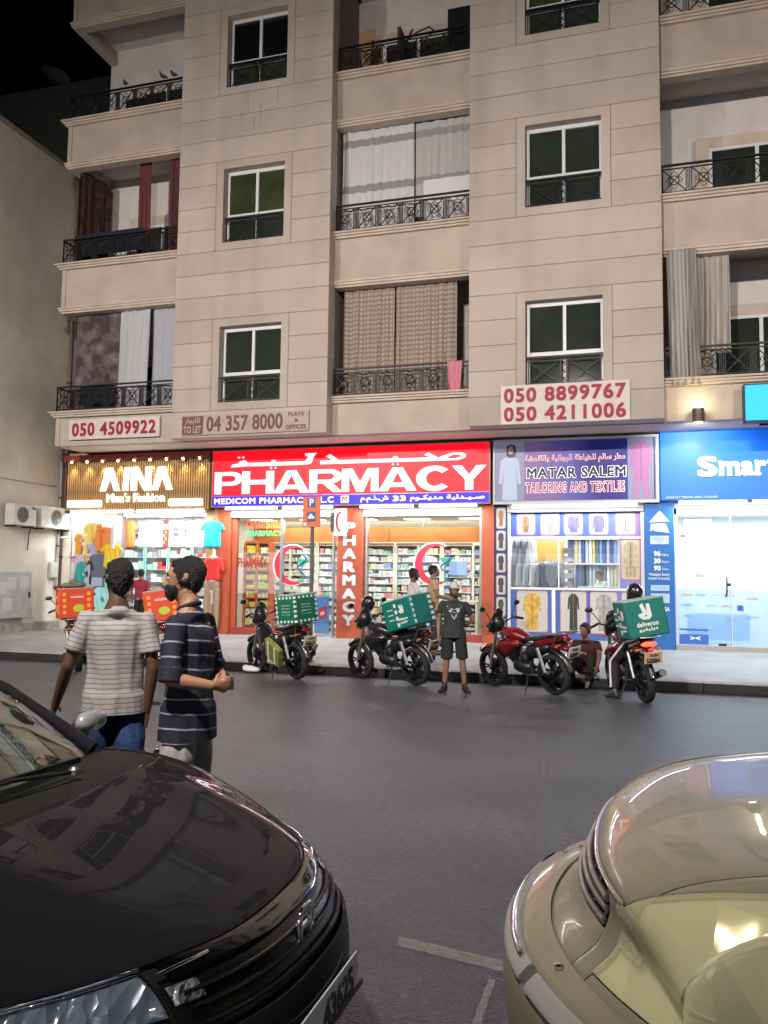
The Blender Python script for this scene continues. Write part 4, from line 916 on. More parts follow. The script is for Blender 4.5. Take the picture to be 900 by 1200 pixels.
def shop_pharmacy():
    # light box sign
    t = empty('pharmacy_sign', (-6.66, 18.7, 3.4), label='long red light box reading PHARMACY in English and Arabic over a blue strip', cat='shop sign')
    MB().box(-10.2, -3.1, 18.72, 18.98, 3.38, 4.83).build('housing', mat('sign_housing', (.08, .02, .02), .5), t, bevel=.01)
    re = mat('sign_red', (.7, .0, .01), .4, emit=(1, .0, .012), es=.95); N, L, b = nodes(re)
    MB().box(-10.17, -3.13, 18.706, 18.72, 3.66, 4.80).build('red_face', re, t)
    MB().box(-10.17, -3.13, 18.706, 18.72, 3.41, 3.65).build('blue_face', mat('sign_blue', (.02, .01, .5), .4, emit=(.02, .005, .62), es=.9), t)
    MB().box(-10.18, -3.12, 18.70, 18.706, 3.65, 3.66).build('trim', STEEL, t)
    fr = MB(); fr.box(-10.2, -10.17, 18.695, 18.72, 3.38, 4.83); fr.box(-3.13, -3.1, 18.695, 18.72, 3.38, 4.83); fr.box(-10.17, -3.13, 18.695, 18.72, 4.80, 4.83); fr.box(-10.17, -3.13, 18.695, 18.72, 3.38, 3.41)
    fr.build('frame', mat('frame_grey_red', (.35, .2, .2), .4), t)
    wl = mat('sign_letter_white', (.75, .78, .85), .4, emit=(.82, .86, .98), es=.85)
    # big extended capitals, one outline each
    y = 18.70; z0, z1 = 3.71, 4.27; H = z1 - z0
    def arc(cx, cz, rx, rz, a0, a1, n=10): return [(cx + rx * math.cos(R(a0 + (a1 - a0) * i / n)), cz + rz * math.sin(R(a0 + (a1 - a0) * i / n))) for i in range(n + 1)]
    def glyph(ch, x, w):
        s = .24 * w if ch != 'M' else .2 * w; t_ = .15
        if ch == 'H': return [[(x, 0), (x + s, 0), (x + s, 1), (x, 1)], [(x + w - s, 0), (x + w, 0), (x + w, 1), (x + w - s, 1)], [(x + s, .41), (x + w - s, .41), (x + w - s, .61), (x + s, .61)]]
        if ch == 'A': c = x + w / 2; return [[(x, 0), (x + s * 1.05, 0), (c, .80), (c + .12 * w, 1), (c - .12 * w, 1)][:3] + [(c, 1), (c - .13 * w, 1)], [(x + w, 0), (c + .13 * w, 1), (c, 1), (c, .80), (x + w - s * 1.05, 0)], [(x + .27 * w, .17), (x + .73 * w, .17), (x + .66 * w, .36), (x + .34 * w, .36)]]
        if ch == 'M': c = x + w / 2; return [[(x, 0), (x + s, 0), (x + s, .72), (x + s * 1.2, 1), (x, 1)], [(x + w, 0), (x + w, 1), (x + w - s * 1.2, 1), (x + w - s, .72), (x + w - s, 0)], [(x + s * 1.0, 1), (x + s * 1.45, 1), (c, .42), (c, 0), (c - .1 * w, 0), (x + s, .74)], [(x + w - s, 1), (x + w - s, .74), (c + .1 * w, 0), (c, 0), (c, .42), (x + w - s * 1.45, 1)]]
        if ch == 'Y': c = x + w / 2; return [[(c - s / 2, 0), (c + s / 2, 0), (c + s / 2, .42), (c - s / 2, .42)], [(x, 1), (x + s * 1.2, 1), (c, .62), (c, .42), (c - s / 2, .42)], [(x + w, 1), (c + s / 2, .42), (c, .42), (c, .62), (x + w - s * 1.2, 1)]]
        if ch in 'PR':
            o = arc(x + w * .62, .69, w * .38, .31, 90, -90, 12); i_ = arc(x + w * .6, .69, w * .17, .14, -90, 90, 12)
            P = [[(x, 0), (x + s, 0), (x + s, 1), (x, 1)], [(x + s, 1)] + o[:7] + i_[6:][::1] + [(x + s, .83)], [(x + s, .38), (x + s, .55)] + i_[:7] + o[6:]]
            if ch == 'R': P.append([(x + .42 * w, .38), (x + .72 * w, .40), (x + w * 1.02, 0), (x + w * .74, 0)])
            return P
        if ch == 'C':
            o = arc(x + w * .5, .5, w * .52, .53, 42, 318, 22); i_ = arc(x + w * .52, .5, w * .26, .32, 318, 42, 22); N2 = len(o)
            return [[o[i], o[i + 1], i_[N2 - 2 - i], i_[N2 - 1 - i]] for i in range(N2 - 1)]
    lay = [('P', -10.1, .76), ('H', -9.22, .92), ('A', -8.17, 1.02), ('R', -7.07, .9), ('M', -6.1, 1.02), ('A', -5.06, .98), ('C', -4.13, .86), ('Y', -3.33 + 0, .0)]
    lay = [('P', -10.1, .78), ('H', -9.2, .88), ('A', -8.22, .98), ('R', -7.18, .88), ('M', -6.19, .95), ('A', -5.15, .98), ('C', -4.14 + .0, .84)]
    lay.append(('Y', -4.02 + .0, .84))
    xs = [-10.1, -9.22, -8.27, -7.14, -6.14, -5.16, -4.46 + .28, -3.98]
    # evenly advance
    ws = [.76, .86, .94, .84, .92, .94, .84, .80]; tot = sum(ws); gap = (6.91 - tot) / 7; x = -10.1
    for ch, w in zip('PHARMACY', ws):
        m = MB()
        for k, p in enumerate(glyph(ch, x, w)): m.prism([(px, z0 + H * pz) for px, pz in p], y - .03 - .0004 * k, y)
        m.build('letter_' + ch.lower(), wl, t, fix=True); x += w + gap
    # Arabic word drawn long, in five strokes
    m = MB(); zb = 4.40
    def stroke(pts, r): m.add([], []); 
    def bar(xa, xb, za=zb, zb_=zb + .085, k=0): m.prism([(xa, za), (xb, za), (xb, zb_), (xa, zb_)], y - .02 - .0005 * k, y)
    bar(-9.3, -7.62); m.prism([(-9.66, 4.385), (-9.30, 4.40), (-9.18, 4.47), (-9.28, 4.56), (-9.42, 4.53), (-9.46, 4.475), (-9.62, 4.455)], y - .0212, y)
    m.prism([(-7.62, zb), (-7.5, zb + .03), (-7.42, zb + .22), (-7.36, zb + .28), (-7.66, zb + .28), (-7.66, zb + .22), (-7.58, zb + .2), (-7.64, zb + .085)], y - .0215, y)
    for dx in (-8.56, -8.44, -5.42, -5.3): m.prism([(dx - .03, 4.345), (dx, 4.318), (dx + .03, 4.345), (dx, 4.372)], y - .021, y)
    for dx in (-9.45, -9.33): m.prism([(dx - .04, 4.63), (dx, 4.60), (dx + .04, 4.63), (dx, 4.66)], y - .021, y)
    m.prism([(-8.58, zb + .08), (-8.42, zb + .08), (-8.46, zb + .14), (-8.54, zb + .14)], y - .0208, y); m.prism([(-5.44, zb + .08), (-5.28, zb + .08), (-5.32, zb + .14), (-5.40, zb + .14)], y - .0208, y)
    bar(-7.26, -4.35); m.prism([(-6.93, zb + .085), (-6.78, zb + .085), (-7.0, zb + .24), (-7.12, zb + .19)], y - .0211, y)
    m.prism([(-4.5, zb + .085), (-4.34, zb + .085), (-4.56, zb + .2), (-4.66, zb + .15)], y - .0213, y)
    o = [(-4.42, zb), (-3.85, zb + .005), (-3.68, zb + .06), (-3.66, zb + .13), (-3.75, zb + .17), (-3.95, zb + .18), (-4.2, zb + .12), (-4.42, zb + .04)]
    i_ = [(-4.1, zb + .045), (-3.92, zb + .05), (-3.8, zb + .08), (-3.79, zb + .115), (-3.85, zb + .13), (-3.97, zb + .13), (-4.05, zb + .1), (-4.12, zb + .06)]
    for k in range(8): m.prism([o[k], o[(k + 1) % 8], i_[(k + 1) % 8], i_[k]], y - .0204, y)
    m.build('arabic_lettering', wl, t)
    sl = mat('sign_letter_plain', (.8, .8, .85), .4, emit=(.9, .9, 1), es=.85)
    text('lettering', 'MEDICOM PHARMACY L.L.C', sl, t, -10.11, 3.46, -6.9, 3.61, y - .006, bold=.03, space=1.08, depth=.005)
    text('lettering', arabic('صـيـدلية مديكـوم'), sl, t, -5.0, 3.45, -3.23, 3.61, y - .006, bold=.03, depth=.005)
    text('lettering', '33', sl, t, -5.42, 3.47, -5.1, 3.60, y - .006, bold=.04, depth=.005); text('lettering', arabic('ش.ذ.م.م'), sl, t, -6.22, 3.45, -5.52, 3.61, y - .006, bold=.03, depth=.005)
    MB().box(-6.72, -6.52, y - .008, y + .002, 3.45, 3.62).build('logo_plate', sl, t)
    m = MB(); m.prism([(-6.69, 3.48), (-6.66, 3.48), (-6.66, 3.56), (-6.62, 3.5), (-6.58, 3.58), (-6.58, 3.48), (-6.55, 3.48), (-6.55, 3.60), (-6.59, 3.60), (-6.62, 3.55), (-6.65, 3.60), (-6.69, 3.60)], y - .012, y - .008).build('logo_mark', mat('logo_red', (.6, .02, .04), .5), t)
    base(t)
    for i, (a, b) in enumerate(((-9.75, -8.35), (-8.2, -6.9), (-6.2, -4.9), (-4.75, -3.4))):
        tube_lamp(a, b, 18.62, 3.34, 'strip_light', ['first', 'second', 'third', 'fourth'][i] + ' strip light from the left under the pharmacy sign', 56, s=5)
    # shopfront
    t = empty('pharmacy_shopfront', (-6.5, 19.0, .2), label='orange framed glass pharmacy front with red crescent decals', cat='shopfront')
    for a, b, y0 in ((-10.08, -9.74, 18.86), (-3.33, -3.04, 18.86)): MB().box(a, b, y0, 19.16, .2, 3.38).build('pillar', ORNG, t, bevel=.008)
    MB().box(-6.84, -6.21, 18.84, 19.16, .2, 3.38).build('pillar', ORNG, t, bevel=.008)
    for i, ch in enumerate('PHARMACY'):
        zc = 2.87 - i * .318; wd = .15 if ch not in 'MAH' else .165
        text('lettering', ch, mat('pillar_letter', (.72, .75, .85), .5), t, -6.53 - wd, zc - .125, -6.53 + wd, zc + .125, 18.838, bold=.05)
    rd = mat('dark_red_frame', (.33, .05, .03), .4)
    MB().box(-9.74, -8.33, 18.97, 19.12, .2, .38).build('sill', rd, t, bevel=.01); MB().box(-6.21, -3.33, 18.97, 19.12, .2, .38).build('sill', rd, t, bevel=.01)
    MB().box(-9.72, -9.60, 18.98, 19.1, .38, 3.2).build('mullion', ORNG, t); 
    for a, b, z in ((-8.40, -8.33, .2), (-6.9, -6.86, .2), (-6.19, -6.12, .38), (-3.40, -3.34, .38), (-7.02, -6.98, .2)): MB().box(a, b, 18.98, 19.1, z, 3.2).build('mullion', STEEL, t)
    MB().box(-9.74, -6.84, 18.9, 19.14, 3.14, 3.32).build('shutter_box', mat('shutter_white', (.7, .7, .68), .5), t); MB().box(-6.21, -3.33, 18.9, 19.14, 3.14, 3.32).build('shutter_box', mat('shutter_white', (.7, .7, .68), .5), t)
    MB().box(-9.6, -8.4, 19.03, 19.04, .38, 3.14).build('glass_pane', SG, t); MB().box(-6.12, -4.76, 19.03, 19.04, .38, 3.14).build('glass_pane', SG, t); MB().box(-4.755, -3.4, 19.03, 19.04, .38, 3.14).build('glass_pane', SG, t)
    MB().box(-8.33, -7.02, 19.5, 19.51, .2, 2.5).build('glass_door', SG, t)
    crescent(t, -8.08, 1.95, .49, 19.02); crescent(t, -4.46, 2.0, .49, 19.02)
    text('lettering', 'PHARMACY', mat('glass_print_red', (.35, .02, .02), .5), t, -9.56, 1.88, -8.78, 2.13, 19.026, bold=.02, depth=.003)
    text('lettering', 'OPEN', emis('led_red', (1, .12, .03), 1.2), t, -9.45, 2.87, -8.95, 3.08, 19.2, bold=.02, depth=.01)
    text('lettering', '24 HOURS', emis('led_amber', (1, .45, .05), 1.0), t, -8.9, 2.87, -8.42, 3.08, 19.2, bold=.02, depth=.01)
    _led = text('lettering', 'PHARMACY', emis('led_green', (.1, .9, .2), 1.0), t, -9.45, 2.68, -8.45, 2.82, 19.2, bold=.03, depth=.01)
    base(t)
    # round sign fixed out from the pillar
    t = empty('pharmacy_projecting_sign', (-6.9, 18.6, 2.64), label='small white projecting sign with a red crescent on the orange pillar', cat='sign')
    MB().box(-6.82, -6.52, 18.52, 18.62, 2.65, 3.3).build('light_box', mat('sign_white_glow', (.8, .8, .8), .4, emit=(1, 1, 1), es=.7), t, bevel=.02)
    MB().box(-6.9, -6.82, 18.5, 18.86, 2.75, 3.2).build('bracket', mat('sign_side_grey', (.12, .12, .12), .5), t)
    m = MB(); o = [(-6.67 + .11 * math.cos(R(60 + 24 * i)), 2.98 + .24 * math.sin(R(60 + 24 * i))) for i in range(11)]; q = [(-6.64 + .085 * math.cos(R(300 - 24 * i)), 2.98 + .21 * math.sin(R(300 - 24 * i))) for i in range(11)]
    for i in range(10): m.prism([o[i], o[i + 1], q[9 - i], q[10 - i]], 18.513, 18.519)
    m.build('crescent', mat('crescent_red', (.62, .02, .05), .4), t); base(t)
    # interior
    room(-10.05, -3.06, 23.4, 3.14, mat('pharmacy_cream', (.72, .72, .62), .7), 'pharmacy_room', '', ceil_power=270, panels=5, lc=(.98, 1, .93))
    pal = [mat('pack_%d' % i, c, .5) for i, c in enumerate(((.75, .78, .72), (.7, .72, .75), (.2, .45, .35), (.75, .3, .3), (.2, .3, .55), (.7, .65, .4), (.6, .6, .58), (.35, .5, .45), (.78, .78, .78)))]
    G = 'product shelves inside the pharmacy'
    product_shelves('shelf_unit', 'white pharmacy shelves behind the first crescent decal', -9.7, -8.2, 20.9, .2, 2.5, 11, pal, G)
    product_shelves('shelf_unit', 'pharmacy shelves seen through the open doorway', -8.15, -6.95, 20.9, .2, 2.5, 11, pal, G)
    product_shelves('shelf_unit', 'narrow pharmacy shelves seen just right of the lettered orange pillar', -6.9, -6.0, 20.9, .2, 2.5, 11, pal, G, cols=1)
    product_shelves('shelf_unit', 'tall pharmacy shelves left of the second crescent decal', -5.95, -4.75, 20.9, .2, 2.5, 11, pal, G)
    product_shelves('shelf_unit', 'tall pharmacy shelves behind the second crescent decal', -4.7, -3.9, 20.9, .2, 2.5, 11, pal, G, cols=1)
    product_shelves('shelf_unit', 'yellowish pharmacy shelves at the right wall', -3.85, -3.15, 20.6, .2, 2.5, 11, pal[:6] + [mat('pack_yellow', (.7, .6, .25), .5)], G, cols=1)
    product_shelves('low_counter', 'glass counter of packs under the right pharmacy window', -6.0, -3.6, 19.7, .2, 1.05, 6, pal, 'pharmacy counters', depth=.5)
    product_shelves('low_counter', 'counter of packs behind the left pharmacy window', -9.1, -8.1, 20.6, .2, 1.25, 6, pal, 'pharmacy counters', depth=.5)
    yp = [mat('pack_lemon', (.75, .62, .06), .5), mat('pack_pale', (.75, .75, .62), .5), mat('pack_gold', (.7, .42, .05), .5), mat('pack_lime', (.5, .6, .1), .5)]
    product_shelves('display_stand', 'orange display of yellow packs inside the left pharmacy window', -9.55, -8.85, 19.35, .3, 2.5, 9, yp, 'orange display', fr=mat('orange_display', (.6, .14, .03), .5), cols=2, depth=.22)
    fz = mat('orange_frieze', (.62, .2, .05), .5, noise=.25, nscale=2)
    for a, b, y, lb in ((-9.95, -6.12, 20.88, 'orange frieze over the left pharmacy shelves'), (-6.1, -3.1, 20.88, 'orange frieze over the right pharmacy shelves')):
        tt = MB().box(a, b, y - .1, y, 2.6, 2.98).build('frieze', fz); tag(tt, lb, 'wall panel')
    for a, b, y, c, lb, st in ((-4.5, -4.05, 20.82, (.2, .34, .6), 'blue poster hanging behind the second crescent', 1.6), ):
        tt = MB().box(a, b, y, y + .02, 1.75, 2.1).build('poster', mat('poster_blue', c, .5)); tag(tt, lb, 'poster')
    t = empty('promotion_poster', (-7.53, 19.65, .25), R(-8), 'blue promotion board with a red and white mark inside the pharmacy door', 'poster')
    MB().box(-.2, .2, 0, .03, 0, .92).build('board', mat('poster_sky', (.1, .28, .65), .5), t)
    MB().prism([(-.06, .35), (.16, .42), (.14, .7), (-.08, .6)], -.008, 0).build('mark', mat('mark_red', (.65, .05, .06), .5), t); MB().prism([(-.02, .45), (.1, .48), (.09, .56), (-.03, .53)], -.012, -.008).build('mark_light', WHITE, t)
    t = empty('stool', (-7.15, 19.9, .2), label='bright red stool inside the pharmacy doorway', cat='stool')
    rs = mat('red_stool', (.65, .02, .03), .4)
    MB().lathe([(.15, .68), (.15, .73)], 16).build('seat', rs, t); MB().tube([(.0, 0, .0), (0, 0, .68)], .045, 8).build('column', rs, t); MB().lathe([(.17, 0), (.16, .03), (.04, .06)], 16).build('foot', rs, t)
    t = empty('wall_fan', (-6.98, 20.4, 2.35), label='small black device on the wall inside the pharmacy doorway', cat='speaker'); MB().box(-.13, .13, -.1, .1, -.15, .15).build('body', BLACK, t, bevel=.02); MB().lathe([(.09, 0), (.09, .01)], 16, 0, Matrix.Translation((0, -.1, 0)) @ Euler((R(90), 0, 0)).to_matrix().to_4x4()).build('face', mat('dark_grille', (.06, .06, .06), .6), t)
shop_pharmacy()

# ================================================================== SHOP 3: tailor
def gradient(name, stops, axis, scale, off, es=0, rough=.5):
    m = mat(name, (.5, .5, .5), rough); N, L, b = nodes(m)
    tc = N.new('ShaderNodeTexCoord'); sp = N.new('ShaderNodeSeparateXYZ'); L.new(tc.outputs['Object'], sp.inputs[0])
    a = N.new('ShaderNodeMath'); a.operation = 'MULTIPLY_ADD'; a.inputs[1].default_value = scale; a.inputs[2].default_value = off; L.new(sp.outputs[axis], a.inputs[0])
    n = N.new('ShaderNodeTexNoise'); n.inputs['Scale'].default_value = 1.2; L.new(tc.outputs['Object'], n.inputs[0])
    a2 = N.new('ShaderNodeMath'); a2.operation = 'MULTIPLY_ADD'; a2.inputs[1].default_value = .5; L.new(n.outputs[0], a2.inputs[0]); L.new(a.outputs[0], a2.inputs[2])
    s2 = N.new('ShaderNodeMath'); s2.operation = 'SUBTRACT'; s2.inputs[1].default_value = .25; L.new(a2.outputs[0], s2.inputs[0])
    r = N.new('ShaderNodeValToRGB'); e = r.color_ramp.elements
    while len(e) < len(stops): e.new(.5)
    for i, (p, c) in enumerate(stops): e[i].position = p; e[i].color = (*c, 1)
    L.new(s2.outputs[0], r.inputs[0]); L.new(r.outputs[0], b.inputs['Base Color'])
    if es: L.new(r.outputs[0], b.inputs['Emission Color']); b.inputs['Emission Strength'].default_value = es
    return m
def robe_poly(cx, z0, z1, w, sl=.6):
    """outline of a long garment on a printed picture"""
    h = z1 - z0
    return [(cx - .15 * w, z1), (cx + .15 * w, z1), (cx + .42 * w, z1 - .1 * h), (cx + .5 * w, z1 - sl * h), (cx + .36 * w, z1 - sl * h), (cx + .3 * w, z1 - .25 * h), (cx + .34 * w, z0 + .02 * h), (cx, z0), (cx - .34 * w, z0 + .02 * h), (cx - .3 * w, z1 - .25 * h), (cx - .36 * w, z1 - sl * h), (cx - .5 * w, z1 - sl * h), (cx - .42 * w, z1 - .1 * h)]
def poster(parent, x0, z0, x1, z1, y, bg, fig, figc, border=None, w=None, sl=.6, zpad=.04, extra=True):
    MB().prism(rrect(x0 - .015, z0 - .015, x1 + .015, z1 + .015, .05), y - .002, y).build('poster_border', border or mat('pink_border', (.65, .2, .25), .5), parent)
    MB().prism(rrect(x0, z0, x1, z1, .045), y - .005, y - .0021).build('poster', mat('poster_bg_%s' % bg[0], bg[1], .5), parent)
    cx = (x0 + x1) / 2; fm = mat('poster_%s' % fig, figc, .5, noise=.35, nscale=9)
    MB().prism(robe_poly(cx, z0 + zpad, z1 - zpad, (w or (x1 - x0) * .55), sl), y - .008, y - .0051).build('printed_garment', fm, parent)
    if extra: MB().prism([(cx - .008, z0 + zpad + .02), (cx + .008, z0 + zpad + .02), (cx + .008, z1 - zpad - .03), (cx - .008, z1 - zpad - .03)], y - .0095, y - .0081).build('printed_placket', mat('poster_fold', tuple(c * .55 for c in figc), .6), parent)
def shop_tailor():
    t = empty('tailor_sign', (-1.24, 18.7, 3.38), label='violet and navy tailoring and textiles light box with a printed robe at each end', cat='shop sign')
    y = 18.7
    MB().box(-3.04, .56, 18.72, 18.98, 3.36, 4.84).build('housing', mat('sign_case_grey', (.3, .3, .32), .5), t, bevel=.01)
    MB().box(-3.0, .50, 18.71, 18.72, 3.42, 4.79).build('face', mat('sign_pale_violet', (.19, .20, .32), .4, emit=(.28, .29, .44), es=.32), t)
    fr = MB(); fr.box(-3.04, -3.0, 18.69, 18.72, 3.36, 4.84); fr.box(.50, .56, 18.69, 18.72, 3.36, 4.84); fr.box(-3.0, .5, 18.69, 18.72, 4.79, 4.84); fr.box(-3.0, .5, 18.69, 18.72, 3.36, 3.42); fr.build('frame', mat('white_frame', (.6, .6, .62), .4), t)
    MB().box(.455, .475, 18.70, 18.71, 3.44, 4.78).build('stripe', BLACK, t)
    g = gradient('navy_gradient', ((0, (.20, .12, .30)), (.3, (.07, .07, .34)), (.5, (.012, .012, .18)), (1, (.02, .016, .24))), 0, .42, .85 + .0, es=.32)
    MB().box(-2.33, -.09, 18.702, 18.709, 3.44, 4.78).build('navy_panel', g, t)
    wt = mat('print_white_glow', (.8, .8, .85), .5, emit=(.9, .88, .95), es=.6)
    for (s, x0, z0, x1, z1, b, m, mo) in (('MATAR SALEM', -2.27, 3.94, -.13, 4.17, .02, mat('print_black', (.01, .01, .02), .5), .016), ('TAILORING AND TEXTILES', -2.3, 3.61, -.16, 3.84, .015, mat('print_red', (.4, .02, .05), .5, emit=(.4, .02, .05), es=.4), .012)):
        text('lettering_outline', s, wt, t, x0 - mo, z0 - mo, x1 + mo, z1 + mo, y - .0, bold=b + .045, space=1.06, depth=.004)
        text('lettering', s, m, t, x0, z0, x1, z1, y - .005, bold=b, space=1.06, depth=.003)
    s = arabic('مطر سالم للخياطة الرجالية والاقمشة')
    text('lettering_outline', s, wt, t, -2.31, 4.27, -.14, 4.46, y, bold=.05, depth=.004); text('lettering', s, mat('print_red', (.4, .02, .05), .5), t, -2.3, 4.28, -.15, 4.45, y - .005, bold=.02, depth=.003)
    kf = mat('robe_pale_blue', (.40, .46, .6), .5, emit=(.3, .38, .52), es=.4)
    MB().prism(robe_poly(-2.66, 3.44, 4.45, .5, .62), y + .0, y + .008).build('printed_robe', kf, t)
    MB().prism(rrect(-2.74, 4.42, -2.52, 4.72, .08), y - .002, y + .007).build('printed_headscarf', mat('scarf_dark', (.12, .06, .08), .5), t); MB().prism(rrect(-2.69, 4.50, -2.58, 4.68, .05), y - .005, y - .0021).build('printed_face', mat('print_skin', (.55, .5, .55), .5), t)
    pk = mat('robe_magenta', (.36, .14, .3), .5, emit=(.4, .15, .34), es=.28)
    MB().prism(robe_poly(.19, 3.8, 4.7, .46, .62), y, y + .008).build('printed_robe', pk, t)
    MB().prism([(.04, 3.8), (.17, 3.8), (.13, 3.45), (.02, 3.47)], y, y + .007).prism([(.22, 3.8), (.33, 3.8), (.38, 3.47), (.26, 3.44)], y, y + .007).build('printed_trousers', mat('trousers_mauve', (.35, .16, .3), .5, emit=(.35, .15, .3), es=.4), t)
    MB().box(.183, .197, y - .002, y, 3.85, 4.66).build('printed_placket', mat('placket_dark', (.3, .08, .25), .5), t)
    base(t)
    t = empty('tailor_shopfront', (-1.4, 19.0, .2), label='tailor shop front covered in blue and violet garment pictures', cat='shopfront')
    MB().box(-3.03, -2.74, 18.88, 19.12, .2, 3.34).build('pillar', mat('navy_pillar', (.02, .03, .12), .5), t)
    k = 0
    for z0, z1 in ((2.83, 3.28), (2.33, 2.76), (1.83, 2.24), (1.33, 1.74), (.84, 1.25), (.36, .76)):
        poster(t, -2.98, z0, -2.79, z1, 18.878, ('pale', (.5, .5, .5)), ['ochre', 'charcoal', 'ink', 'ink', 'umber', 'ink'][k], [(.4, .2, .07), (.03, .03, .04), (.02, .025, .04), (.02, .03, .06), (.06, .04, .03), (.02, .02, .02)][k], border=mat('pillar_border', (.35, .35, .4), .5), w=.13, sl=.5); k += 1
    MB().box(-2.74, -2.68, 18.92, 19.1, .2, 3.3).build('mullion', WHITE, t); MB().box(.17, .24, 18.92, 19.1, .2, 3.3).build('mullion', WHITE, t)
    MB().box(-2.74, .24, 18.86, 19.14, 3.19, 3.36).build('shutter_box', mat('shutter_beige', (.5, .49, .46), .5), t)
    bv = gradient('blue_violet', ((0, (.05, .12, .42)), (.35, (.18, .22, .55)), (.6, (.28, .16, .42)), (1, (.04, .08, .35))), 0, .8, .5)
    MB().box(-2.68, .17, 19.0, 19.02, 2.64, 3.19).build('picture_band', bv, t)
    for i, (x0, x1, c, nm) in enumerate(((-2.53, -2.14, (.30, .16, .08), 'brown_robe'), (-1.99, -1.59, (.35, .3, .5), 'lilac_coat'), (-1.47, -1.08, (.14, .14, .35), 'indigo_coat'), (-.92, -.53, (.13, .13, .33), 'slate_coat'), (-.35, .05, (.30, .31, .33), 'grey_coat'))):
        poster(t, x0, 2.69, x1, 3.15, 19.0, ('violet_grey', (.45, .42, .55)), nm, c, w=.26 if i else .17, sl=.75)
    MB().box(-2.68, .17, 18.98, 19.04, 2.59, 2.64).build('rail', WHITE, t)
    MB().box(-2.68, .17, 19.0, 19.02, .34, 1.46).build('picture_band', bv, t); MB().box(-.28, .17, 19.002, 19.022, 1.46, 2.59).build('picture_band', bv, t)
    MB().box(-2.68, .17, 18.98, 19.04, 1.44, 1.49).build('rail', WHITE, t)
    for x0, x1, c, nm, w in ((-2.53, -1.86, (.6, .36, .06), 'golden_robe', .42), (-1.56, -1.01, (.02, .035, .035), 'black_robe', .26), (-.91, -.35, (.34, .35, .33), 'sand_robe', .36), (-.24, .14, (.4, .35, .25), 'buff_robe', .25)):
        poster(t, x0, .50, x1, 1.40, 19.0, ('cream', (.52, .53, .5)), nm, c, w=w, sl=.42 if nm != 'golden_robe' else .5)
    poster(t, -.24, 1.70, .14, 2.56, 19.0, ('tan', (.5, .42, .33)), 'khaki_robe', (.38, .36, .22), w=.32, sl=.75)
    MB().box(-1.76, -1.68, 18.985, 19.03, .34, 1.44).build('door_edge', WHITE, t); MB().box(-2.68, .17, 18.96, 19.08, .2, .34).build('sill', mat('pale_sill', (.5, .5, .5), .4), t)
    MB().box(-2.68, -.28, 19.03, 19.036, 1.49, 2.59).build('glass_pane', SG, t); MB().box(-1.62, -1.59, 19.0, 19.03, 1.49, 2.59).build('mullion', WHITE, t)
    MB().box(-2.0, -1.7, 18.985, 18.998, 2.60, 2.66).build('hinge', STEEL, t); MB().box(-1.45, -1.2, 18.985, 18.998, 2.60, 2.66).build('hinge', STEEL, t)
    base(t)
    tube_lamp(-2.6, .1, 18.66, 3.3, 'strip_light', 'strip light under the tailor sign', 38, s=2.5)
    room(-3.0, .24, 22.4, 3.1, mat('tailor_cream', (.72, .68, .6), .7), 'tailor_room', '', ceil_power=110, panels=2)
    tt = MB().box(-2.3, -1.62, 20.9, 20.95, 1.3, 2.62).build('garment_panel', mat('honey_wood', (.65, .38, .1), .5)); tag(tt, 'honey coloured cloth panel behind the hanging garments in the tailor shop', 'panel')
    hc = [(.68, .7, .72), (.5, .56, .62), (.72, .72, .72), (.25, .3, .35), (.62, .66, .72), (.35, .38, .6), (.22, .25, .3)]
    for i in range(7):
        garment('shirt', cl('tailor_cloth_%d' % i, hc[i]), (-2.62 + i * .155, 19.8, 2.62 if i < 3 else 2.1), R(70), ['white', 'pale blue', 'bright white', 'slate', 'ice blue', 'periwinkle', 'dark slate'][i] + ' shirt hung in the tailor window, number %s from the left' % ['one', 'two', 'three', 'four', 'five', 'six', 'seven'][i], 'shirts hung in the tailor window', scale=(.9, 1, .95))
    for i in range(5):
        garment('shirt', cl('tailor_low_%d' % i, [(.3, .34, .38), (.62, .64, .6), (.45, .5, .55), (.7, .7, .66), (.2, .22, .26)][i]), (-2.66 + i * .16, 19.6, 2.06), R(68), ['smoke grey', 'cream', 'steel blue', 'ivory', 'ink'][i] + ' shirt on the lower rail at the left of the tailor window', 'shirts on the lower tailor rail', scale=(.9, 1, .9))
    garment('shirt', cl('slate_jacket_cloth', (.17, .2, .24)), (-1.9, 19.5, 2.02), R(8), 'slate grey jacket facing out in the tailor window', None, cat='jacket', scale=(.95, 1.4, .8))
    t = empty('fabric_shelf', (-.95, 21.0, 1.0), label='shelf of upright blue, grey and striped fabric rolls in the tailor shop', cat='shelves')
    m = MB(); m.box(-.62, .62, .3, .33, -.8, 1.7); [m.box(-.62, .62, 0, .3, z, z + .03) for z in (.35, 1.05, 1.67)]; m.build('frame', WHITE, t)
    rc = [mat('roll_%d' % i, c, .8) for i, c in enumerate(((.05, .1, .3), (.4, .45, .5), (.7, .7, .68), (.1, .15, .2), (.5, .45, .2), (.2, .3, .5)))]
    first = None
    for r_ in range(2):
        for i in range(14):
            x = -.57 + i * .085
            q = MB().lathe([(.036, 0), (.038, .02), (.038, .6), (.036, .62)], 10, 0, Matrix.Translation((x, .12, .40 + .68 * r_))).build('fabric_roll', RND.choice(rc), t, smooth=True)
    t = empty('display_column', (-1.48, 20.2, .3), label='narrow shelf column of folded cloth beside the pale blue robe poster in the tailor shop', cat='shelves')
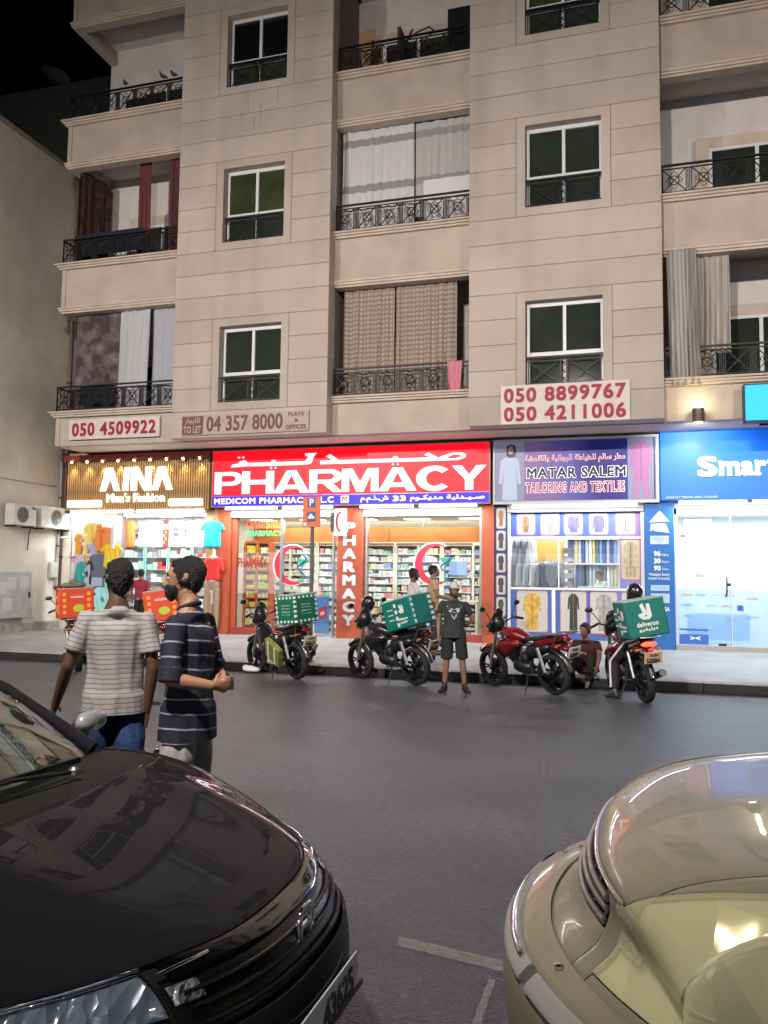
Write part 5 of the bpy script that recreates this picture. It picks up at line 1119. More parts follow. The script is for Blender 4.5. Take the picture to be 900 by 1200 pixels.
    m = MB(); m.box(-.12, .12, 0, .3, 0, .03); [m.box(-.13, .13, 0, .25, z, z + .02) for z in (1.2, 1.4, 1.6, 1.8, 2.0)]; m.box(-.15, -.13, 0, .28, 0, 2.2); m.box(.13, .15, 0, .28, 0, 2.2); m.build('frame', mat('pale_wood', (.5, .45, .35), .6), t)
    s_ = MB(); [s_.box(-.11, .11, .02, .22, z + .022, z + .13, i % 2) for i, z in enumerate((1.2, 1.4, 1.6, 1.8, 2.0))]; o = s_.build('folded_cloth', [mat('fold_a', (.35, .33, .28), .9), mat('fold_b', (.5, .5, .48), .9)], t); o['kind'] = 'stuff'
shop_tailor()

# ================================================================== SHOP 4: travel desk with blue sign
def shop_smart():
    t = empty('travel_sign', (2.6, 18.7, 3.4), label='plain bright blue light box with heavy white lettering at the right edge', cat='shop sign')
    MB().box(.58, 5.4, 18.7, 18.98, 3.4, 4.88).build('face', gradient('smart_blue', ((0, (.03, .15, .62)), (1, (.0, .16, .85))), 2, .6, -2.0, es=.55), t, bevel=.015)
    wl = mat('smart_letter', (.85, .85, .85), .4, emit=(1, 1, .98), es=1.15)
    y = 18.69
    xs = [('S', 1.34, 1.73, 3.89, 4.32), ('m', 1.77, 2.17, 3.90, 4.2), ('a', 2.2, 2.44, 3.9, 4.2), ('r', 2.47, 2.68, 3.9, 4.2), ('t', 2.70, 2.9, 3.9, 4.30), ('l', 3.0, 3.1, 3.9, 4.33), ('y', 3.14, 3.46, 3.78, 4.2)]
    for c, a, b, z0, z1 in xs:
        text('letter_' + c.lower(), c, wl, t, a, z0, b, z1, y, bold=.035, depth=.03)
    m = MB()
    for a, b, z in ((1.75, 1.86, 3.9), (1.93, 2.02, 3.9), (2.08, 2.19, 3.9), (1.75, 1.82, 4.17), (2.46, 2.58, 3.9), (2.46, 2.52, 4.17), (2.40, 2.46, 3.9)): m.box(a, b, y - .031, y, z, z + .045)
    m.build('letter_serifs', wl, t)
    text('lettering', 'SMARTLY TRAVEL AND TOURISM', mat('smart_small', (.7, .75, .85), .5, emit=(.5, .6, .8), es=.5), t, .7, 3.44, 1.73, 3.48, 18.697, depth=.003)
    base(t)
    tube_lamp(.95, 2.3, 18.68, 3.33, 'strip_light', 'strip light under the left part of the blue sign', 85, color=(.85, .93, 1)); tube_lamp(2.4, 3.9, 18.68, 3.33, 'strip_light', 'strip light under the right part of the blue sign', 85, color=(.85, .93, 1))
    t = empty('travel_info_column', (.55, 18.8, .2), label='blue information column with a paper plane mark beside the bright glass door', cat='sign')
    b_ = mat('column_blue', (.012, .13, .42), .45)
    MB().box(.25, .85, 18.8, 19.1, .16, 3.36).build('column', b_, t, bevel=.006)
    w = mat('column_print', (.72, .78, .85), .5); y = 18.798; lb = mat('column_pale_box', (.42, .55, .75), .5)
    MB().prism([(.34, 2.93), (.56, 3.19), (.76, 2.95)], y - .004, y).prism([(.38, 2.90), (.66, 2.91), (.36, 2.74)], y - .004, y).prism([(.68, 2.91), (.76, 2.70), (.42, 2.75)], y - .004, y).build('plane_mark', w, t)
    for a in ((.36, 2.46, .74, 2.64), (.36, 1.46, .74, 1.58), (.36, 1.2, .74, 1.40)): MB().box(a[0], a[2], y - .004, y, a[1], a[3]).build('caption_box', lb, t)
    bt = mat('column_box_text', (.2, .35, .6), .5)
    text('lettering', 'UAE TOURIST\nVISA', bt, t, .41, 2.50, .69, 2.60, y - .004, depth=.002, align='CENTER')
    for i, (n, s) in enumerate((('96', 'Hrs'), ('30', 'Days'), ('90', 'Days'))):
        z = 2.2 - .155 * i; text('lettering', n, w, t, .43, z, .57, z + .11, y, bold=.04, depth=.004); text('lettering', s, w, t, .60, z, .73, z + .06, y, depth=.004)
    text('lettering', 'Multiple Entry\nInside Country', w, t, .32, 1.68, .76, 1.84, y, bold=.015, depth=.004, align='CENTER')
    text('lettering', 'TICKETING', bt, t, .42, 1.50, .68, 1.54, y - .004, depth=.002); text('lettering', 'HOTELS', bt, t, .44, 1.28, .66, 1.33, y - .004, depth=.002)
    text('lettering', 'VISA', w, t, .56, 1.02, .74, 1.12, y, bold=.03, depth=.004)
    base(t)
    t = empty('travel_shopfront', (2.4, 19.0, .2), label='glowing white glass front of the travel shop with a curved door handle', cat='shopfront')
    fr = mat('pale_frame', (.6, .65, .7), .4)
    MB().box(.86, .92, 18.95, 19.08, .3, 3.25).build('mullion', fr, t); MB().box(1.98, 2.0, 18.98, 19.06, .3, 3.1).build('mullion', fr, t); MB().box(4.0, 4.1, 18.95, 19.08, .3, 3.25).build('mullion', fr, t)
    MB().box(.86, 4.1, 18.95, 19.08, 3.1, 3.36).build('lintel', WHITE, t); MB().box(.86, 8, 18.9, 19.1, .17, .31).build('sill', mat('sill_stone', (.36, .34, .32), .6), t)
    MB().box(.92, 1.98, 19.02, 19.03, .31, 3.1).build('glass_pane', SG, t); MB().box(2.0, 4.0, 19.02, 19.03, .31, 3.1).build('glass_pane', SG, t)
    film = mat('blue_window_film', (.30, .52, .80), .5, alpha=.45)
    MB().box(.92, 1.98, 19.008, 19.014, .31, 1.5).build('window_film', film, t); MB().box(2.0, 4.0, 19.008, 19.014, .31, 1.5).build('window_film', film, t)
    bb = mat('film_band_blue', (.04, .13, .5), .5)
    MB().box(.94, 1.52, 19.0, 19.006, .62, .66).build('film_band', bb, t); MB().box(.94, 1.52, 19.0, 19.006, .33, .54).build('film_band', bb, t)
    text('lettering', '><', mat('film_white', (.75, .8, .85), .5), t, 1.15, .42, 1.36, .50, 18.999, bold=.03, depth=.002)
    # posters and little marks on the glass
    MB().box(1.06, 1.62, 19.0, 19.006, 2.66, 3.0).build('certificate', mat('grey_photo', (.35, .37, .38), .5, noise=.9, nscale=30), t)
    MB().box(.99, 1.09, 19.0, 19.006, 2.62, 2.67).build('small_mark', mat('mark_red', (.65, .05, .06), .5), t)
    MB().prism([(2.02 + .1 * math.cos(i * .52), 2.83 + .065 * math.sin(i * .52)) for i in range(12)], 19.0, 19.006).build('round_mark', mat('turquoise_mark', (.1, .6, .55), .5), t)
    text('lettering', 'OPEN', mat('dark_mark', (.08, .1, .12), .5), t, 1.78, 2.62, 1.94, 2.70, 19.004, bold=.02, depth=.003)
    text('lettering', 'PUSH', mat('dark_mark', (.08, .1, .12), .5), t, 1.75, 1.91, 1.88, 1.95, 19.004, depth=.003)
    text('lettering', 'Smartly', mat('pale_blue_mark', (.35, .55, .7), .5), t, 2.25, 2.3, 2.66, 2.45, 19.004, bold=.01, depth=.003)
    MB().box(1.27, 1.45, 19.0, 19.006, 1.75, 1.83).build('small_mark', mat('grey_mark', (.3, .38, .42), .5), t)
    mk = [mat('logo_red_mark', (.6, .15, .2), .5), mat('logo_blue_mark', (.1, .3, .7), .5), mat('logo_grey_mark', (.3, .4, .5), .5)]
    for i, (s, x, z) in enumerate((('Emirates', 1.0, 1.36), ('Etihad', 1.28, 1.36), ('Oman', 1.62, 1.36), ('QATAR', 1.86, 1.34), ('IndiGo', 1.0, 1.14), ('IYA', 1.5, 1.12), ('gulf air', 1.8, 1.12), ('Air', 1.02, .9), ('flydubai', 1.85, .86), ('Saudia', 2.3, 1.3), ('SpiceJet', 2.3, .9))):
        text('lettering', s, mk[i % 3], t, x, z, x + .2, z + .06, 19.004, bold=.01, depth=.003)
    MB().box(2.1, 2.22, 19.0, 19.006, 1.06, 1.18).build('small_mark', mat('square_blue', (.03, .1, .5), .5), t)
    hm = mat('dark_bronze', (.06, .055, .05), .35, metal=.7)
    MB().tube([(1.88, 18.98, 1.36), (1.895, 18.90, 1.45), (1.89, 18.88, 1.6), (1.895, 18.90, 1.74), (1.91, 18.98, 1.84)], .018, 8).build('door_handle', hm, t)
    MB().box(1.92, 2.0, 18.985, 19.0, 1.57, 1.64).build('lock', hm, t)
    MB().tube([(2.9, 18.98, 1.0), (2.72, 18.93, 1.05), (2.9, 18.98, 1.14)], .03, 8).build('door_handle', hm, t)
    MB().box(1.72, 1.88, 18.99, 19.01, .31, .36).build('floor_hinge', hm, t)
    base(t)
    room(.5, 5.0, 22.6, 3.3, mat('travel_white', (.8, .83, .86), .7), 'travel_room', '', ceil_power=200, panels=4, lc=(.92, .97, 1))
    t = empty('office_desk', (1.9, 21.0, .2), label='pale desk standing inside the bright travel shop', cat='desk')
    MB().box(-.7, .7, 0, .6, .7, .74).build('top', mat('desk_top', (.6, .62, .65), .4), t); MB().box(-.68, .68, 0, .02, .1, .7).build('front_panel', mat('desk_blue', (.2, .4, .65), .5), t)
shop_smart()
# blank shopfronts beyond the frame
t = tag(MB().box(4.12, 8, 18.95, 19.2, .2, 4.9).build('side_wall_panel', FAC), 'blank beige wall right of the travel shop', 'wall')

# ================================================================== parking sign on its pole
t = empty('parking_sign', (-5.57, 14.0, .15), label='orange parking sign with two blue squares on a grey pole at the kerb', cat='parking sign')
MB().tube([(0, 0, 0), (0, 0, 2.62)], .035, 12).build('pole', mat('grey_pole', (.10, .10, .105), .5), t)
MB().box(-.17, .17, -.06, -.04, 2.42, 2.97).build('plate', mat('orange_plate', (.62, .13, .03), .5), t, bevel=.004)
MB().box(-.075, .075, -.066, -.061, 2.78, 2.95).build('blue_square', mat('park_blue', (.02, .07, .3), .5), t); text('lettering', 'P', WHITE, t, -.04, 2.80, .045, 2.93, -.067, bold=.03, depth=.003)
MB().box(-.08, .08, -.066, -.061, 2.52, 2.69).build('blue_square', mat('park_blue', (.02, .07, .3), .5), t)
MB().prism([(-.06, 2.57), (.06, 2.57), (.06, 2.61), (.03, 2.62), (.015, 2.655), (-.03, 2.655), (-.04, 2.62), (-.06, 2.61)], -.070, -.067).build('car_symbol', WHITE, t)
MB().box(-.15, -.09, -.066, -.061, 2.44, 2.50).build('small_plate', WHITE, t)
MB().lathe([(.09, 0), (.09, .01), (.04, .03)], 12).build('base_plate', IRON, t)
# ================================================================== MOTORCYCLES
def wheel(parent, x, r=.30, w=.095, name='wheel'):
    o = MB(); n = 26
    prof = [(-w / 2, r * .80), (-w / 2, r * .92), (-w * .3, r * .985), (0, r), (w * .3, r * .985), (w / 2, r * .92), (w / 2, r * .80)]
    vs = []; fs = []
    for i in range(n):
        a = 2 * math.pi * i / n
        for y, rr in prof: vs.append((rr * math.cos(a), y, rr * math.sin(a)))
    k = len(prof)
    for i in range(n):
        for j in range(k - 1): a = i * k + j; b = ((i + 1) % n) * k + j; fs.append((a, a + 1, b + 1, b))
        fs.append((i * k, ((i + 1) % n) * k, ((i + 1) % n) * k + k - 1, i * k + k - 1))
    t = o.add(vs, fs).build(name, RUBBER, parent, smooth=60); t.location = (x, 0, r)
    m = MB(); rm = mat('black_alloy', (.02, .02, .022), .35, metal=.6)
    for s in (-1, 1): m.tube([(r * .78 * math.cos(a * math.pi / 12), s * w * .32, r * .78 * math.sin(a * math.pi / 12)) for a in range(24)], .014, 5, closed=True)
    for i in range(5):
        a = i * 2 * math.pi / 5
        for s in (-.16, .16): m.bar((.04 * math.cos(a), 0, .04 * math.sin(a)), (r * .78 * math.cos(a + s), 0, r * .78 * math.sin(a + s)), .022, .03, up=(0, 1, 0))
    m.tube([(0, -.06, 0), (0, .06, 0)], .045, 10); m.build('rim', rm, t)
    MB().tube([(0, -.05, 0), (0, -.056, 0)], r * .42, 18).build('brake_disc', STEEL, t)
    return t
def motorcycle(label, loc, rz, color, lean=0, plate='57094', scooter=False, lit=False, group='delivery motorcycles parked at the kerb', plc=None, steer=0):
    t = empty('motorcycle', loc, rz, label, 'motorcycle', group, rx=lean)
    wb = 1.26; xr, xf = 0, wb
    wheel(t, xr, .30, .11, 'rear_wheel'); wheel(t, xf, .30, .09, 'front_wheel')
    dk = mat('bike_black', (.012, .012, .014), .35, bump=.03, coat=.4); dm = mat('engine_grey', (.05, .05, .052), .4, metal=.8)
    pc = mat('bike_paint_%02d%02d%02d' % tuple(int(c * 99) for c in color), color, .25, coat=.8)
    for s in (-1, 1):
        MB().tube([(xf, s * .075, .3), (xf - .22, s * .075, .86)], [.022, .026], 8).build('front_fork', STEEL, t, smooth=True)
        MB().bar((xr, s * .09, .3), (.50, s * .09, .36), .03, .05).build('swingarm', dm, t)
        MB().tube([(.06, s * .12, .34), (.16, s * .13, .70)], .028, 8).build('shock_absorber', STEEL if s > 0 else dm, t, smooth=True)
    MB().tube([(xf + .33 * math.cos(a), 0, .3 + .33 * math.sin(a)) for a in [R(150 - 13 * i) for i in range(9)]], .05, 6).build('front_fender', pc if not scooter else dk, t, smooth=60)
    blob('engine', [[((.62, 0, .38), (.17, .12, .12)), ((.48, 0, .36), (.1, .11, .1))], [((.7, 0, .5), (.09, .09, .1)), ((.76, 0, .6), (.08, .085, .07))]], dm, t, .016, 2)
    m = MB()
    for k in range(6): m.box(.62, .84, -.1, .1, .48 + k * .026, .49 + k * .026)
    m.build('cooling_fins', dm, t)
    MB().tube([(.82, -.08, .52), (.86, -.1, .35), (.7, -.13, .22), (.4, -.15, .24), (.2, -.17, .3)], .022, 8).build('exhaust_pipe', STEEL, t, smooth=60)
    MB().tube([(.32, -.17, .27), (-.22, -.19, .42)], [.045, .05], 12).build('muffler', dk, t, smooth=True)
    m = MB(); m.tube([(xf - .26, 0, .88), (.72, 0, .72), (.55, 0, .45)], .025, 6).tube([(xf - .26, 0, .82), (.88, 0, .5), (.7, 0, .3)], .022, 6).tube([(.66, .06, .72), (.2, .08, .70), (-.2, .05, .80)], .016, 6).tube([(.66, -.06, .72), (.2, -.08, .70), (-.2, -.05, .80)], .016, 6)
    m.build('frame', dk, t)
    if scooter:
        blob('leg_shield', [[((xf - .28, 0, .75), (.06, .17, .13)), ((xf - .36, 0, .42), (.06, .16, .08))], [((.6, 0, .55), (.14, .09, .09)), ((.85, 0, .5), (.1, .08, .08))]], pc, t, .016, 4)
    else:
        blob('fuel_tank', [[((.72, 0, .86), (.2, .145, .1)), ((.48, 0, .80), (.1, .09, .06)), ((.92, 0, .88), (.07, .1, .07))], [((.96, 0, .68), (.11, .17, .09)), ((.7, 0, .72), (.18, .155, .08)), ((.9, 0, .55), (.06, .12, .06))]], pc, t, .014, 5)
    blob('seat', [[((.42, 0, .80), (.14, .12, .035)), ((.15, 0, .82), (.14, .12, .035)), ((-.12, 0, .885), (.12, .09, .03))]], mat('seat_vinyl', (.018, .018, .02), .45), t, .014, 4)
    blob('tail_cowl', [[((.15, 0, .76), (.18, .12, .065)), ((-.26, 0, .86), (.09, .085, .055))], [((-.1, 0, .72), (.1, .08, .05)), ((-.3, 0, .70), (.05, .07, .05))]], pc if not scooter else dk, t, .014, 4)
    blob('side_panel', [[((.33, 0, .62), (.16, .135, .12)), ((.06, 0, .70), (.1, .115, .07))], [((.5, 0, .5), (.1, .11, .12))]], dk, t, .016, 4)
    blob('headlight_cowl', [[((xf - .2, 0, 1.0), (.11, .13, .13)), ((xf - .08, 0, .90), (.07, .11, .09))], [((xf - .24, 0, 1.16), (.03, .1, .08)), ((xf - .14, 0, 1.02), (.05, .11, .06))]], dk if not scooter else pc, t, .014, 4)
    MB().ball((xf - .03, 0, .92), (.03, .075, .055), 8).build('headlight', mat('lamp_glass', (.4, .42, .45), .1), t, smooth=60)
    MB().tube([(xf - .36, .37, 1.02), (xf - .30, .25, 1.06), (xf - .24, .08, 1.0), (xf - .24, -.08, 1.0), (xf - .30, -.25, 1.06), (xf - .36, -.37, 1.02)], .013, 8).build('handlebar', dk, t, smooth=60)
    for s in (-1, 1):
        MB().tube([(xf - .37, s * .39, 1.015), (xf - .32, s * .27, 1.055)], .02, 8).build('grip', RUBBER, t)
        MB().tube([(xf - .27, s * .27, 1.05), (xf - .19, s * .31, 1.02), (xf - .23, s * .41, 1.0)], .007, 6).build('brake_lever', STEEL, t)
        q = MB().tube([(xf - .3, s * .22, 1.06), (xf - .28, s * .30, 1.2), (xf - .28, s * .34, 1.24)], .007, 6).build('mirror', dk, t)
        MB().ball((xf - .28, s * .37, 1.27), (.015, .065, .04), 7).build('mirror_glass', dk, q, smooth=60)
        MB().tube([(xf - .16, s * .1, .86), (xf - .14, s * .19, .86)], [.01, .022], 8).build('indicator', mat('amber_lens', (.5, .15, .02), .3), t)
        MB().tube([(-.24, s * .07, .76), (-.25, s * .17, .75)], [.01, .022], 8).build('indicator', mat('amber_lens', (.5, .15, .02), .3), t)
        MB().tube([(.42, s * .1, .3), (.42, s * .22, .3)], .014, 6).build('footpeg', RUBBER, t)
    MB().tube([(-.34 * math.cos(a), 0, .3 + .35 * math.sin(a)) for a in [R(100 - 11 * i) for i in range(9)]], .05, 6).build('rear_fender', dk, t, smooth=60)
    MB().bar((-.22, 0, .80), (-.42, 0, .60), .11, .02).build('plate_bracket', dk, t)
    P = empty('number_plate', (0, 0, 0)); bpy.data.objects.remove(P)
    pm = plc or mat('plate_cream', (.62, .58, .48), .5)
    q = MB().cbox((0, 0, 0), (.012, .24, .17)).build('number_plate', pm, t, bevel=.003); q.location = (-.43, 0, .66); q.rotation_euler = (0, R(-22), 0)
    Mx = Matrix(((0, 1, 0, 0), (-1, 0, 0, 0), (0, 0, 1, 0), (0, 0, 0, 1)))
    text('lettering', plate, mat('plate_black', (.03, .03, .03), .5), q, -.09, -.07, .09, -.005, -.0065, bold=.03, depth=.003, M=Mx); text('lettering', 'DUBAI', mat('plate_black', (.03, .03, .03), .5), q, -.05, .02, .07, .06, -.0065, bold=.02, depth=.003, M=Mx)
    lm = mat('tail_lamp_lit', (.6, .02, .01), .3, emit=(1, .05, .02), es=5) if lit else mat('tail_lamp_red', (.35, .01, .01), .2)
    MB().ball((-.33, 0, .83), (.025, .085 if not lit else .11, .035), 8).build('tail_lamp', lm, t, smooth=60)
    if lit: MB().ball((-.41, 0, .765), (.02, .05, .02), 8).build('tail_lamp', mat('tail_lamp_low', (.6, .02, .01), .3, emit=(1, .04, .02), es=1.2), t, smooth=60)
    MB().tube([(.42, .1, .26), (.36, .27, .02), (.30, .30, .01)], .013, 6).build('side_stand', dm, t)
    if scooter is False:
        MB().tube([(.3, .12, .5), (.3, .13, .3)], .03, 8).build('chain_guard', dk, t)
    m = MB(); m.tube([(-.05, -.13, .9), (-.42, -.13, .93), (-.42, .13, .93), (-.05, .13, .9)], .012, 6).tube([(-.25, -.13, .92), (-.1, -.08, .72)], .01, 6).tube([(-.25, .13, .92), (-.1, .08, .72)], .01, 6)
    m.build('rack', STEEL, t)
    return t
def delivery_box(bike, label, color, style, grp='insulated delivery boxes on the motorcycles', dx=-.1, dz=.93, rot=(0, 0, 0), size=(.5, .52, .46), brand=None):
    """box of its own, resting on the rack of a bike"""
    T = Matrix.Translation(bike.location) @ bike.rotation_euler.to_matrix().to_4x4() @ Matrix.Translation((dx, 0, dz)) @ Euler(rot).to_matrix().to_4x4()
    t = empty('delivery_box', (0, 0, 0), label=label, cat='delivery box', group=grp); t.matrix_world = T
    L, Wd, H = size; c = mat('box_' + style, color, .55, bump=.25, bscale=6)
    MB().box(-L / 2, L / 2, -Wd / 2, Wd / 2, 0, H).build('body', c, t, bevel=.02, bseg=3)
    lidc = {'teal': (.30, .42, .42), 'green': (.25, .4, .36), 'orange': (.45, .25, .2)}[style]
    MB().box(-L / 2 - .004, L / 2 + .004, -Wd / 2 - .004, Wd / 2 + .004, H - .012, H + .012).build('lid', mat('lid_' + style, lidc, .5), t, bevel=.008)
    wm = mat('print_white', (.68, .72, .7), .6); back = Matrix(((0, 1, 0, 0), (-1, 0, 0, 0), (0, 0, 1, 0), (0, 0, 0, 1)))
    def face(which):
        # matrices mapping drawing plane (x right, z up, facing -Y) onto the sides
        if which == 'back': return Matrix.Translation((-L / 2 - .001, 0, H / 2)) @ Matrix(((0, 1, 0, 0), (-1, 0, 0, 0), (0, 0, 1, 0), (0, 0, 0, 1)))
        if which == 'left': return Matrix.Translation((0, Wd / 2 + .001, H / 2)) @ Matrix(((-1, 0, 0, 0), (0, -1, 0, 0), (0, 0, 1, 0), (0, 0, 0, 1)))
        return Matrix.Translation((0, -Wd / 2 - .001, H / 2))
    def put(name, mb, m, f): o = mb.build(name, m, t); o.matrix_local = face(f); return o
    def tx(s, x0, z0, x1, z1, f, b=.03): o = text('lettering', s, wm if style != 'orange' else mat('print_pale', (.8, .6, .5), .6), t, x0, z0, x1, z1, -.001, bold=b, depth=.003); o.matrix_local = face(f)
    if style == 'teal':
        def logo(f, cx, cz, s):
            put('logo_mark', MB().prism([(cx + px * s, cz + pz * s) for px, pz in ((-.05, 0), (.05, 0), (.10, .05), (.085, .26), (.03, .26), (.02, .12), (-.03, .28), (-.085, .25), (-.05, .12), (-.13, .1), (-.12, .05))], -.003, 0), wm, f)
            put('logo_eye', MB().box(cx - .015 * s, cx + .015 * s, -.004, -.003, cz + .05 * s, cz + .08 * s), c, f)
        if not brand: logo('back', 0, -.02, .8); tx('deliveroo', -.15, -.11, .15, -.045, 'back'); tx(arabic('ديليفرو'), -.13, -.18, .13, -.12, 'back')
        else:
            for k in range(5): put('check', MB().box(.15, .22, -.003, 0, .14 - k * .085, .19 - k * .085), wm, 'back')
        logo('left', .1, 0, .5); tx('deliveroo', .0, -.1, .2, -.06, 'left'); tx(arabic('ديليفرو'), .02, -.16, .18, -.11, 'left')
        for k in range(4): put('check', MB().box(-.05, .0, -.003, 0, .11 - k * .1, .17 - k * .1), wm, 'left')
        for k in range(3): tx('fresh food', -.21, .08 - k * .08, -.09, .11 - k * .08, 'left', .01)
        for k in range(5): put('check', MB().box(-.235, -.20, -.003, 0, .15 - k * .085, .2 - k * .085), wm, 'back') if brand else None
    if style == 'green':
        for f in ('back', 'left'):
            for k in range(6):
                a = -.24 + k * .088
                put('check', MB().box(a, a + .044, -.003, 0, .17, .21), wm, f); put('check', MB().box(a, a + .044, -.003, 0, -.21, -.17), wm, f)
                if 0 < k < 5: z = -.2 + k * .076; put('check', MB().box(-.24, -.20, -.003, 0, z, z + .04), wm, f); put('check', MB().box(.20, .24, -.003, 0, z, z + .04), wm, f)
            for k in range(4): tx(['Order now', 'groceries', 'delivered', 'to you'][k], -.1, .06 - k * .05, .1, .08 - k * .05, f, .0)
    if style == 'orange':
        ob = mat('orange_reflector', (.85, .28, .02), .4, emit=(1, .3, .02), es=.35)  # reflectors given a faint glow of their own, no lamp inside
        for f in ('back', 'left'):
            for k in range(4):
                z = .13 - k * .1; put('reflector', MB().box(-.22, -.17, -.003, 0, z, z + .055), ob, f); put('reflector', MB().box(.17, .22, -.003, 0, z, z + .055), ob, f)
            tx('talabat', -.1, .09, .12, .14, f, .02)
            put('green_mark', MB().prism([(.03 + .09 * math.cos(a * .42), -.08 + .065 * math.sin(a * .42)) for a in range(15)], -.003, 0), mat('lime_mark', (.45, .55, .03), .5), f)
    return t
def helmet(loc, rz, label, col=(.015, .015, .017)):
    t = empty('helmet', loc, rz, label, 'helmet')
    blob('shell', [[((0, 0, .14), (.125, .11, .12)), ((.02, 0, .06), (.11, .1, .08))]], mat('helmet_shell', col, .2, coat=.6), t, .01, 3)
    blob('visor', [[((.05, 0, .13), (.085, .088, .05)), ((.06, 0, .1), (.08, .085, .04))]], mat('visor', (.05, .055, .06), .08), t, .009, 2)
    return t
BK = {}
BK[1] = motorcycle('black step-through motorcycle seen from behind with a green checked box, by the parking sign', (-5.27, 12.72, 0), R(146), (.02, .02, .022), lean=R(-5), plate='82019', scooter=True)
BK[2] = motorcycle('black motorcycle with a tilted teal box left of the man standing at the kerb', (-3.26, 12.72, 0), R(151), (.016, .016, .018), lean=R(-7), plate='34126')
BK[3] = motorcycle('dark red sport motorcycle without a box in front of the seated man', (-1.10, 12.46, 0), R(143), (.16, .006, .01), lean=R(-8), plate='50889')
BK[4] = motorcycle('motorcycle with its tail lamp lit red, ridden by the helmeted courier at the right', (.16, 12.10, 0), R(110), (.10, .006, .01), lean=R(-6), plate='57094', lit=True, plc=mat('plate_orange_lit', (.62, .42, .25), .5))
BK[5] = motorcycle('motorcycle with an orange box at the far left beyond the man in the striped t-shirt', (-9.12, 12.25, 0), R(130), (.02, .02, .022), lean=R(-6), plate='11733')
BK[6] = motorcycle('motorcycle with an orange box half hidden behind the masked man', (-7.40, 12.3, 0), R(124), (.02, .02, .022), lean=R(-6), plate='90427')
delivery_box(BK[1], 'green delivery box with a white checked border on the black step-through motorcycle', (.0, .14, .075), 'green', dx=-.12, rot=(0, R(3), R(8)), size=(.42, .5, .46))
delivery_box(BK[2], 'large teal delivery box tipped forward on the bike near the orange pharmacy pillar', (.0, .15, .12), 'teal', dx=-.0, dz=.92, rot=(0, R(14), R(0)), size=(.64, .5, .46), brand=True)
delivery_box(BK[4], 'teal delivery box with a kangaroo mark behind the courier at the right', (.0, .15, .12), 'teal', dx=-.18, dz=.93, rot=(R(-4), R(2), 0), size=(.46, .56, .5))
delivery_box(BK[5], 'orange delivery box with square reflectors at the far left', (.62, .06, .02), 'orange', dx=-.05, rot=(R(3), 0, R(5)), size=(.48, .56, .5))
delivery_box(BK[6], 'orange delivery box seen just left of the masked man', (.62, .055, .02), 'orange', dx=-.05, rot=(R(-3), 0, R(-6)), size=(.48, .56, .5))
# panniers of the first bike
hv = mat('hi_vis_olive', (.17, .2, .05), .6, noise=.3, nscale=6); rf = mat('reflective_strip', (.62, .66, .5), .4)
for s in (1, -1):
    t = empty('saddle_bag', (0, 0, 0), label=['', 'olive saddle bag with reflective strips on the left of the step-through motorcycle', 'olive saddle bag edge showing right of the rear wheel of the step-through motorcycle'][s], cat='saddle bag')
    t.matrix_world = Matrix.Translation(BK[1].location) @ BK[1].rotation_euler.to_matrix().to_4x4() @ Matrix.Translation((.25, s * .27, .32)) @ Euler((R(-14 * s), R(-25), 0)).to_matrix().to_4x4()
    MB().box(-.22, .22, -.05, .05, 0, .34).build('bag', hv, t, bevel=.02)
    for x in (-.13, .08): MB().box(x, x + .05, .05 * s - .004, .05 * s + .006, .01, .33).build('reflective_strip', rf, t)
helmet((-4.22, 13.18, 1.12), R(160), 'black helmet hung on the mirror of the bike with the tipped teal box')
t = empty('plastic_bag', (-6.42, 13.3, 0), label='crumpled white plastic bag lying at the kerb by the step-through motorcycle', cat='plastic bag')
blob('bag', [[((0, 0, .06), (.13, .09, .06)), ((.13, .0, .05), (.08, .07, .045))], [((-.08, .02, .08), (.06, .06, .05))]], mat('thin_white_plastic', (.62, .64, .66), .35, bump=.8, bscale=12), t, .016, 1)

